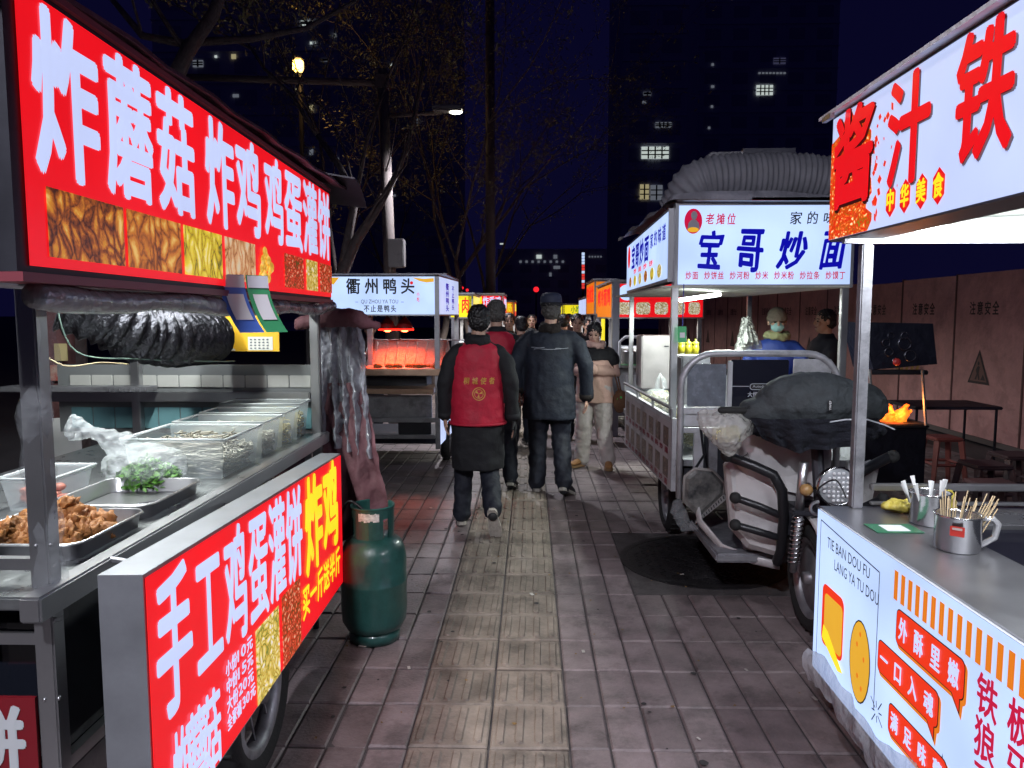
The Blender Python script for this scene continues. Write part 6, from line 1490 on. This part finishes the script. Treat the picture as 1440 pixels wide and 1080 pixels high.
def person(label, x, y, H, rz, pose, coat=None, vest=None, trousers=NAVY, shoes=SHOE, soles=SOLE, hair=HAIR, hat=None, mask=None, hairkind='short', coat_hem=.70, vox=.011,
           coat_w=1., gloves=None, collar=None, lower=True, skin=SKIN, head=(0, 0, 0), z=0, cat='person', yoke=None, scarf=None, legw=1.0):
    """figure facing +y in its own frame; every joint in metres for a 1.7 m body"""
    t = thing('person', label, cat, (0, 0, 0)); s = H / 1.7
    P = {'pelvis': (0, 0, .93), 'chest': (0, .01, 1.22), 'neck': (0, .0, 1.43), 'head': (0, .025, 1.575),
         'shL': (-.185, 0, 1.385), 'elL': (-.245, -.02, 1.12), 'wrL': (-.25, .03, .88), 'shR': (.185, 0, 1.385), 'elR': (.245, -.02, 1.12), 'wrR': (.25, .03, .88),
         'hiL': (-.09, 0, .90), 'knL': (-.10, .02, .50), 'anL': (-.10, -.02, .09), 'hiR': (.09, 0, .90), 'knR': (.10, .02, .50), 'anR': (.10, -.02, .09),
         'ftL': (0, 1, -.05), 'ftR': (0, 1, -.05), 'hdL': (0, .1, -1), 'hdR': (0, .1, -1), 'bkL': (-1, 0, 0), 'bkR': (1, 0, 0), 'curl': .3}
    P.update(pose); P = {k: (V(v) if hasattr(v, '__len__') else v) for k, v in P.items()}
    HC = P['head']; HR = Matrix.Rotation(R(head[2]), 3, 'Z') @ Matrix.Rotation(R(head[0]), 3, 'X') @ Matrix.Rotation(R(head[1]), 3, 'Y')
    hp = lambda a, b_, c: HC + HR @ V((a, b_, c))
    b = MB()
    b.ell(hp(0, -.012, .035), (.074, .092, .088), 20, 14, HR); b.ell(hp(0, .022, -.035), (.058, .066, .075), 18, 12, HR); b.ell(hp(0, .05, -.078), (.030, .03, .022), 12, 8, HR)
    b.tube([hp(0, .088, .022), hp(0, .103, -.012), hp(0, .088, -.022)], [.008, .014, .012], 8, dome=True)
    for sx in (-1, 1): b.ell(hp(sx * .077, -.005, .0), (.010, .020, .030), 10, 8, HR); b.ell(hp(sx * .035, .068, -.012), (.024, .016, .02), 10, 8, HR)
    b.tube([P['chest'] + V((0, 0, .1)), P['neck'], hp(0, -.02, -.05)], [.07, .056, .054], 14)
    b.loft([(P['pelvis'] - V((0, 0, .08)), V((.14, 0, 0)), V((0, .10, 0))), (P['pelvis'] + V((0, 0, .04)), V((.145, 0, 0)), V((0, .10, 0))), (P['pelvis'].lerp(P['chest'], .45), V((.125, 0, 0)), V((0, .095, 0))), (P['chest'], V((.15, 0, 0)), V((0, .11, 0))), (P['chest'] + V((0, 0, .13)), V((.16, 0, 0)), V((0, .10, 0))), (P['neck'] - V((0, 0, .02)), V((.07, 0, 0)), V((0, .06, 0)))], 16)
    for S in 'LR':
        b.tube([V((P['sh' + S].x * .78, P['sh' + S].y, P['sh' + S].z - .05)), P['el' + S], P['wr' + S]], [.045, .040, .028], 10, dome=True)
        hand(b, P['wr' + S], P['hd' + S], P['bk' + S], -1 if S == 'L' else 1, P['curl'])
        if lower: b.tube([P['hi' + S], P['kn' + S], P['an' + S]], [.08, .055, .038], 10, dome=True); b.tube([P['an' + S], P['an' + S] + P['ft' + S].normalized() * .12 - V((0, 0, .03))], [.036, .03], 8, dome=True)
    organic(b, 'body', skin, t, .0065 if vox < .015 else .011, 3)
    # face
    for sx in (-1, 1):
        MB().ell(hp(sx * .030, .079, .012), (.0135, .008, .0062), 10, 7, HR).build('eye', EYE, t, True)
        MB().tube([hp(sx * .016, .083, .031), hp(sx * .032, .084, .036), hp(sx * .047, .070, .031)], .0035, 6).build('eyebrow', HAIR, t)
    MB().ell(hp(0, .084, -.052), (.021, .008, .006), 10, 7, HR).build('mouth', LIP, t, True)
    if hat is None or hat[0] != 'beanie':
        b = MB(); b.ell(hp(0, -.022, .048), (.085, .094, .088), 22, 14, HR); b.ell(hp(0, -.050, .0), (.080, .066, .075), 18, 12, HR)
        if hairkind == 'bob': b.ell(hp(0, -.03, .03), (.095, .10, .10), 20, 14, HR).ell(hp(0, -.055, -.04), (.088, .062, .085), 18, 12, HR)
        if hairkind == 'tied': b.ell(hp(0, -.11, -.01), (.03, .035, .05), 12, 8, HR); b.ell(hp(0, -.02, .055), (.088, .094, .085), 18, 12, HR); b.tube([hp(-.076, .03, .03), hp(-.079, .035, -.04)], [.014, .006], 6).tube([hp(.076, .03, .03), hp(.079, .035, -.04)], [.014, .006], 6)
        organic(b, 'hair', hair, t, .0055 if vox < .015 else .009, 1, .026, .018)
    if hat:
        k, hm = hat
        if k == 'cap':
            b = MB(); b.loft([(hp(0, -.008, .040), HR @ V((.090, 0, 0)), HR @ V((0, .104, 0))), (hp(0, -.008, .085), HR @ V((.094, 0, 0)), HR @ V((0, .108, 0))), (hp(0, -.008, .125), HR @ V((.092, 0, 0)), HR @ V((0, .106, 0))), (hp(0, -.008, .148), HR @ V((.080, 0, 0)), HR @ V((0, .092, 0))), (hp(0, -.008, .162), HR @ V((.05, 0, 0)), HR @ V((0, .06, 0)))], 24)
            c_ = b.build('cap', hm, t, True)
            MB().loft([(hp(0, -.008, .048), HR @ V((.0935, 0, 0)), HR @ V((0, .1075, 0))), (hp(0, -.008, .078), HR @ V((.096, 0, 0)), HR @ V((0, .1100, 0)))], 24).build('cap_band', BLK, c_, True)
            MB().tube([hp(.0, .08, .045), hp(.0, .155, .030)], [(.075, .006), (.055, .004)], 14, side=tuple(HR @ V((1, 0, 0)))).build('brim', hm, c_, True)
        else:
            b = MB(); b.ell(hp(0, -.012, .055), (.090, .104, .092), 20, 14, HR); b.tube([hp(0, -.012, .022 + .0), hp(0, -.012, .05)], [(.094, .107), (.096, .108)], 20, side=tuple(HR @ V((1, 0, 0))))
            organic(b, 'woollen_hat', hm, t, .008, 2, .012, .02)
    if mask:
        b = MB(); b.ell(hp(0, .052, -.035), (.062, .055, .050), 16, 12, HR); m_ = organic(b, 'face_mask', mask, t, .007, 2, .01, .03)
        for sx in (-1, 1): MB().tube([hp(sx * .058, .05, -.02), hp(sx * .078, .0, .0)], .0025, 5).build('ear_loop', mask, m_)
    # trousers, shoes
    if lower:
        b = MB()
        for S in 'LR':
            w = legw; k = P['kn' + S]; a = P['an' + S]; d = (a - k).normalized()
            b.tube([P['hi' + S] + V((0, 0, .05)), P['hi' + S].lerp(k, .5), k, k.lerp(a, .5), a - d * .0], [.105 * w, .09 * w, .078 * w, .072 * w, .070 * w], 14, dome=True)
        b.ell(P['pelvis'] - V((0, 0, .02)), (.165, .125, .11), 18, 12)
        organic(b, 'trousers', trousers, t, vox, 4, .028, .07)
        for S in 'LR':
            a = P['an' + S]; f = P['ft' + S].normalized(); up = V((1, 0, 0)).cross(f).normalized(); lat = f.cross(up).normalized(); heel = a - up * .075 - f * .055
            secs = []; 
            for q_, w, h in ((0, .028, .030), (.03, .036, .042), (.09, .038, .042), (.16, .045, .034), (.21, .046, .027), (.25, .036, .020), (.268, .018, .012)): secs.append((heel + f * q_ + up * (h + .022), lat * w, up * h))
            b = MB().loft(secs, 14).tube([a - up * .01, a - up * .06 + f * .0], [.046, .044], 12, dome=True)
            sh = organic(b, 'shoe', shoes, t, .008, 2)
            n = []; 
            for q_, w in ((-.004, .02), (.02, .036), (.09, .038), (.16, .048), (.22, .047), (.26, .034), (.276, .012)): n.append((q_, w))
            L1 = [heel + f * q_ + lat * w for q_, w in n] + [heel + f * q_ - lat * w for q_, w in reversed(n)]; m = len(L1)
            MB().add(L1 + [p + up * .026 for p in L1], [tuple(range(m)), tuple(range(2 * m - 1, m - 1, -1))] + [(i, (i + 1) % m, m + (i + 1) % m, m + i) for i in range(m)]).build('sole', soles, sh)
    # coat
    if coat:
        b = MB(); cw = coat_w; c = P['chest']; pv = P['pelvis']; nk = P['neck']
        hem = V((pv.x, pv.y, coat_hem))
        b.loft([(hem, V((.205 * cw, 0, 0)), V((0, .155 * cw, 0))), (pv.lerp(hem, .5), V((.20 * cw, 0, 0)), V((0, .152 * cw, 0))), (pv + V((0, 0, .05)), V((.19 * cw, 0, 0)), V((0, .145 * cw, 0))), (pv.lerp(c, .55), V((.185 * cw, 0, 0)), V((0, .14 * cw, 0))), (c, V((.195 * cw, 0, 0)), V((0, .142 * cw, 0))),
                (c + V((0, 0, .10)), V((.195 * cw, 0, 0)), V((0, .132 * cw, 0))), (c + V((0, 0, .165)), V((.165 * cw, 0, 0)), V((0, .11 * cw, 0))), (nk + V((0, 0, .0)), V((.085, 0, 0)), V((0, .082, 0))), (nk + V((0, 0, .035)), V((.072, 0, 0)), V((0, .074, 0)))], 22)
        for S in 'LR':
            w = P['wr' + S]; e = P['el' + S]; sh_ = P['sh' + S]
            b.tube([V((sh_.x * .80, sh_.y, sh_.z - .035)), sh_.lerp(e, .42), e, e.lerp(w, .5), w - (w - e).normalized() * .0], [.066 * cw, .068 * cw, .062 * cw, .056 * cw, .051 * cw], 14, dome=True)
        co = organic(b, 'coat', coat, t, vox, 4, .026, .11)
        for S in 'LR':
            w = P['wr' + S]; e = P['el' + S]; d = (w - e).normalized(); MB().tube([w - d * .035, w + d * .012], [.056 * cw, .054 * cw], 14).build('cuff', collar or coat, co, True)
    if collar:
        nk = P['neck']; b = MB().tube([nk - V((0, 0, .035)), nk + V((0, 0, .01)), nk + V((0, -.008, .05))], [(.115, .11), (.096, .096), (.088, .088)], 18, side=(1, 0, 0))
        b.ell(nk + V((0, -.07, .0)), (.10, .05, .05), 14, 10); organic(b, 'collar', collar, t, .010, 3, .03, .05)
    if scarf:
        nk = P['neck']; b = MB().tube([nk + V((.09 * math.cos(R(a)), .02 + .085 * math.sin(R(a)), .02 + .012 * math.sin(R(a * 2)))) for a in range(0, 360, 30)], .04, 10, closed=True)
        organic(b, 'scarf', scarf, t, .010, 3, .03, .04)
    if vest:
        vm, hemz = vest; c = P['chest']; pv = P['pelvis']; nk = P['neck']; b = MB(); k = coat_w * 1.045
        b.loft([(V((pv.x, pv.y, hemz)), V((.20 * k, 0, 0)), V((0, .155 * k, 0))), (pv.lerp(c, .4), V((.197 * k, 0, 0)), V((0, .153 * k, 0))), (c, V((.198 * k, 0, 0)), V((0, .150 * k, 0))), (c + V((0, 0, .10)), V((.202 * k, 0, 0)), V((0, .142 * k, 0))), (c + V((0, 0, .155)), V((.178 * k, 0, 0)), V((0, .125 * k, 0))), (nk + V((0, 0, -.01)), V((.105, 0, 0)), V((0, .10, 0)))], 24)
        v_ = organic(b, 'vest', vm, t, vox, 4, .022, .09)
        MB().tube([V((pv.x + .203 * k * math.cos(R(a)), pv.y + .158 * k * math.sin(R(a)), hemz + .012)) for a in range(0, 360, 15)], .011, 8, closed=True).build('hem', vm, v_, True)
        t['_v'] = 1
    if yoke:
        c = P['chest']; k = coat_w * 1.03; b = MB()
        b.loft([(c + V((0, 0, .055)), V((.200 * k, 0, 0)), V((0, .150 * k, 0))), (c + V((0, 0, .11)), V((.200 * k, 0, 0)), V((0, .142 * k, 0))), (c + V((0, 0, .17)), V((.165 * k, 0, 0)), V((0, .115 * k, 0))), (P['neck'], V((.088, 0, 0)), V((0, .086, 0)))], 22)
        for S in 'LR': sh_ = P['sh' + S]; b.tube([V((sh_.x * .80, sh_.y, sh_.z - .035)), sh_.lerp(P['el' + S], .45)], [.074 * k, .080 * k], 14, dome=True)
        organic(b, 'dark_yoke', yoke, t, vox, 3, .02, .07)
    if gloves:
        b = MB(); hand(b, P['wrR'], P['hdR'], P['bkR'], 1, P['curl'], 1.12, .28); organic(b, 'glove', gloves, t, .006, 2)
    M = Matrix.Translation((x, y, z)) @ Matrix.Rotation(rz, 4, 'Z') @ Matrix.Scale(s, 4)
    t.location = (x, y, z); t.rotation_euler = (0, 0, rz); t.scale = (s, s, s)
    if '_v' in t: del t['_v']
    return t

# red vest volunteer, mid stride, right foot lifting so that its sole shows
p1 = person('person in red vest with gold lettering over a long dark coat, walking away nearest', -.375, 5.42, 1.62, R(3), dict(
    head=(0.01, .05, 1.575), neck=(0, .02, 1.43), chest=(0, .02, 1.22), hiL=(-.09, 0, .9), knL=(-.11, .10, .50), anL=(-.13, .06, .085), hiR=(.09, 0, .9), knR=(.085, .03, .49), anR=(.11, -.28, .20), ftL=(-.05, 1, -.0), ftR=(.14, .38, -.92),
    elL=(-.245, -.03, 1.12), wrL=(-.25, .03, .86), elR=(.245, -.05, 1.12), wrR=(.27, -.02, .85), hdL=(.0, .15, -1), hdR=(.12, .0, -1), curl=.22),
    coat=BLK, vest=(VEST, .80), coat_hem=.46, trousers=NAVY, collar=BLK, hairkind='short', gloves=mat('black_knit_glove', (.012, .012, .014), .8), soles=mat('pale_grey_sole', (.42, .38, .34), .8, var=.2, scale=30, bump=.6, bscale=60), coat_w=1.0)
def printed(t, parent, fn):
    """flat print shrink-fitted onto the back of a garment, in the person's own frame"""
    pass
# print on the vest back: lettering and a round emblem, laid on the curved cloth
def back_print(t, shapes, m, name, parent_name, k=1.045, zc=1.1):
    v_ = next(o for o in t.children if o.name.split('.')[0] == parent_name)
    from mathutils.bvhtree import BVHTree
    bv = BVHTree.FromPolygons([w.co.copy() for w in v_.data.vertices], [tuple(p.vertices) for p in v_.data.polygons])
    out = []
    for a, c in [(q[0], q[1]) for q in shapes.v]:
        h = bv.ray_cast(V((a, -1, c)), V((0, 1, 0)))
        y = h[0].y if h[0] else -.15
        out.append((a, y - .004, c))
    b = MB().add(out, shapes.f); o = b.build(name, m, None); o.parent = v_; return o
class Flat2:
    """collects flat shapes as (x, z)"""
    def __init__(s): s.v = []; s.f = []
    def add(s, vs, fs): o = len(s.v); s.v += [(w[0], w[2]) for w in vs]; s.f += [tuple(i + o for i in f) for f in fs]; return s
ff = Face((0, 0, 0), (1, 0, 0), (0, 0, 1)); fl = Flat2(); ff.cjk(fl, '桐城使者', -.115, .135, 1.115, 1.165, 0, off=.015, fill=.72, shear=.1); back_print(p1, fl, GOLD, 'gold_lettering', 'vest')
fl = Flat2()
for k in range(24):
    a0, a1 = R(15 * k), R(15 * k + 15)
    for r0, r1 in ((.043, .049), (.030, .034)): fl.add([(.01 + r * math.cos(a), 0, 1.045 + r * math.sin(a)) for a, r in ((a0, r0), (a1, r0), (a1, r1), (a0, r1))], [(0, 1, 2, 3)])
for k in range(3): a = R(120 * k + 30); fl.add([(.01, 0, 1.045), (.01 + .028 * math.cos(a - .45), 0, 1.045 + .028 * math.sin(a - .45)), (.01 + .028 * math.cos(a + .2), 0, 1.045 + .028 * math.sin(a + .2))], [(0, 1, 2)])
back_print(p1, fl, GOLD, 'round_emblem', 'vest')

p2 = person('grey haired person in a plain red vest just ahead of the lettered red vest', -.30, 6.75, 1.68, R(-2), dict(knL=(-.10, .08, .5), anL=(-.10, .12, .09), knR=(.11, .03, .5), anR=(.14, -.16, .11), ftR=(.1, .9, -.35)),
    coat=BLK, vest=(VEST, .78), coat_hem=.72, hair=HAIRG, vox=.014)
p3 = person('tall man in a navy padded coat and cap walking away up the lane', .172, 6.5, 1.70, R(-3), dict(
    knL=(-.10, .05, .5), anL=(-.11, .04, .085), knR=(.10, .04, .5), anR=(.13, -.16, .12), ftL=(-.12, 1, 0), ftR=(.35, .8, -.40), elL=(-.29, .02, 1.14), wrL=(-.27, .10, .90), elR=(.31, -.02, 1.13), wrR=(.32, .05, .84), shL=(-.2, 0, 1.39), shR=(.2, 0, 1.39), hdR=(.05, .2, -1), head=(.01, .03, 1.58), curl=.3),
    coat=NAVYC, coat_hem=.66, trousers=NAVY, collar=mat('brown_black_fur', (.014, .010, .009), .95, bump=1., bscale=70), hat=('cap', mat('navy_cap_cloth', (.025, .032, .06), .7, bump=.3, bscale=120)), coat_w=1.14, legw=1.08, hair=HAIRG)
fl = Flat2()
for a0, a1, z in ((-.13, .10, 1.262), (-.155, -.04, 1.275), (.05, .16, 1.268)): fl.add([(a0 + (a1 - a0) * k / 8, 0, z + .002 * math.sin(k) + d) for k in range(9) for d in (0, .0035)], [(2 * k, 2 * k + 2, 2 * k + 3, 2 * k + 1) for k in range(8)])
back_print(p3, fl, mat('reflective_piping', (.4, .42, .48), .35), 'reflective_piping', 'coat')

p4 = person('young woman in pink and black jacket and white trousers looking at her phone', .66, 7.62, 1.47, R(158), dict(
    knL=(-.12, .03, .5), anL=(-.17, .0, .085), knR=(.12, .03, .5), anR=(.15, .0, .085), ftL=(-.35, 1, 0), ftR=(.35, 1, 0), elL=(-.24, .0, 1.13), wrL=(-.055, .25, 1.175), elR=(.24, .0, 1.13), wrR=(.065, .25, 1.165), hdL=(.25, .5, .45), hdR=(-.25, .5, .45), bkL=(-.6, .5, -.6), bkR=(.6, .5, -.6), curl=.5, head=(0, .05, 1.575)),
    coat=PINKJ, coat_hem=.78, trousers=PANTS, shoes=mat('tan_suede', (.36, .18, .07), .8), soles=mat('gum_sole', (.3, .18, .09), .7), yoke=BLK, hairkind='tied', legw=1.28, head=(-22, 0, 12), coat_w=1.14, scarf=mat('pink_hood', (.48, .30, .27), .8, bump=.4, bscale=60), skin=mat('fair_skin', (.58, .36, .28), .5))
s4 = 1.47 / 1.7; M4 = Matrix.Translation((.66, 7.62, 0)) @ Matrix.Rotation(R(158), 4, 'Z') @ Matrix.Scale(s4, 4)
b = MB().bevbox((-.040, -.004, -.075), (.040, .004, .075), .003, M4 @ Matrix.Translation((.005, .325, 1.235)) @ Matrix.Rotation(R(-48), 4, 'X'))
tag(b.build('mobile_phone', mat('phone_case', (.08, .07, .09), .3, coat=.5)), 'mobile phone held in both hands by the woman in pink', 'phone')
b = MB().ell(M4 @ V((-.31, .02, .80)), (.07, .085, .12), 16, 12); bg_ = thing('shoulder_bag', 'small brown shoulder bag with a green patch hanging at the woman\'s side', 'bag', tuple(M4 @ V((-.31, .02, .70))))
organic(b, 'bag_body', mat('brown_bag_cloth', (.13, .06, .03), .8, bump=.5, bscale=60), bg_, .008, 2, .02, .03)
MB().ell(M4 @ V((-.33, .085, .82)), (.035, .02, .05), 12, 8).build('green_patch', mat('green_bag_patch', (.03, .45, .07), .6), bg_, True)
MB().tube([M4 @ V(p) for p in ((-.30, .02, .90), (-.26, .06, 1.1), (-.20, .04, 1.32), (-.15, .0, 1.43), (-.19, -.08, 1.3), (-.28, -.06, 1.0), (-.31, -.01, .9))], .008, 6).build('strap', mat('brown_bag_cloth', (1, 1, 1)), bg_)

def bystander(label, px, Y, pytop, rz, coat, **kw):
    p = at(px, pytop, Y); H = p.z / 1.005
    return person(label, p.x, Y, H, R(rz), kw.pop('pose', {}), coat=coat, vox=.018, **kw)
DG = mat('charcoal_coat', (.02, .02, .024), .7, bump=.3, bscale=60); OL = mat('dark_olive_coat', (.05, .045, .03), .7, bump=.3, bscale=60); BR = mat('brown_coat', (.07, .035, .03), .7, bump=.3, bscale=60)
bystander('man in a black coat facing the camera behind the woman in pink', 812, 9.3, 441, 172, DG, head=(-8, 0, 8))
bystander('dark haired person mostly hidden behind the man in the cap', 793, 10.6, 441, 5, DG)
bystander('person with a warmly lit face far behind the woman in pink', 826, 11.6, 449, 190, BR)
bystander('person with a yellow lit face approaching beyond the red vests', 716, 9.8, 440, 184, OL)
bystander('dark haired person between the red vests and the man in the cap', 733, 8.9, 444, 20, BR)
bystander('person in dark clothes beyond the crowd at the centre of the lane', 748, 12.5, 442, 178, DG)
bystander('distant shopper near the yellow lit stall on the right', 800, 16, 441, 150, BR)
bystander('distant shopper in olive near the left stalls', 700, 16, 440, 200, OL)
bystander('stallholder in dark clothes standing behind the duck stall', 520, 9.4, 452, 190, BR)
# vendor behind the noodle cart
vd = person('vendor in a knitted hat and pale blue face mask behind the noodle cart', at(1093, 460, 6.75).x, 6.75, 1.60, R(158), dict(head=(0, .04, 1.575), elL=(-.26, .08, 1.15), wrL=(-.15, .28, 1.0), elR=(.26, .08, 1.15), wrR=(.18, .28, 1.0), hdL=(.1, .8, -.3), hdR=(-.1, .8, -.3)),
    coat=mat('bright_blue_cloth', (.02, .05, .28), .6, bump=.3, bscale=60), vox=.014, hat=('beanie', mat('knitted_olive_wool', (.17, .14, .11), .9, bump=1., bscale=110)), mask=mat('surgical_mask', (.30, .52, .52), .6), scarf=mat('olive_green_scarf', (.32, .33, .17), .8, bump=.4, bscale=60), head=(-5, 0, 12))
person('man in a striped sleeved navy jacket half hidden by the cart post', at(1168, 460, 7.0).x, 7.1, 1.60, R(95), dict(elL=(-.24, .10, 1.12), wrL=(-.16, .26, 1.0)), coat=NAVY, vox=.014, coat_w=1.1)
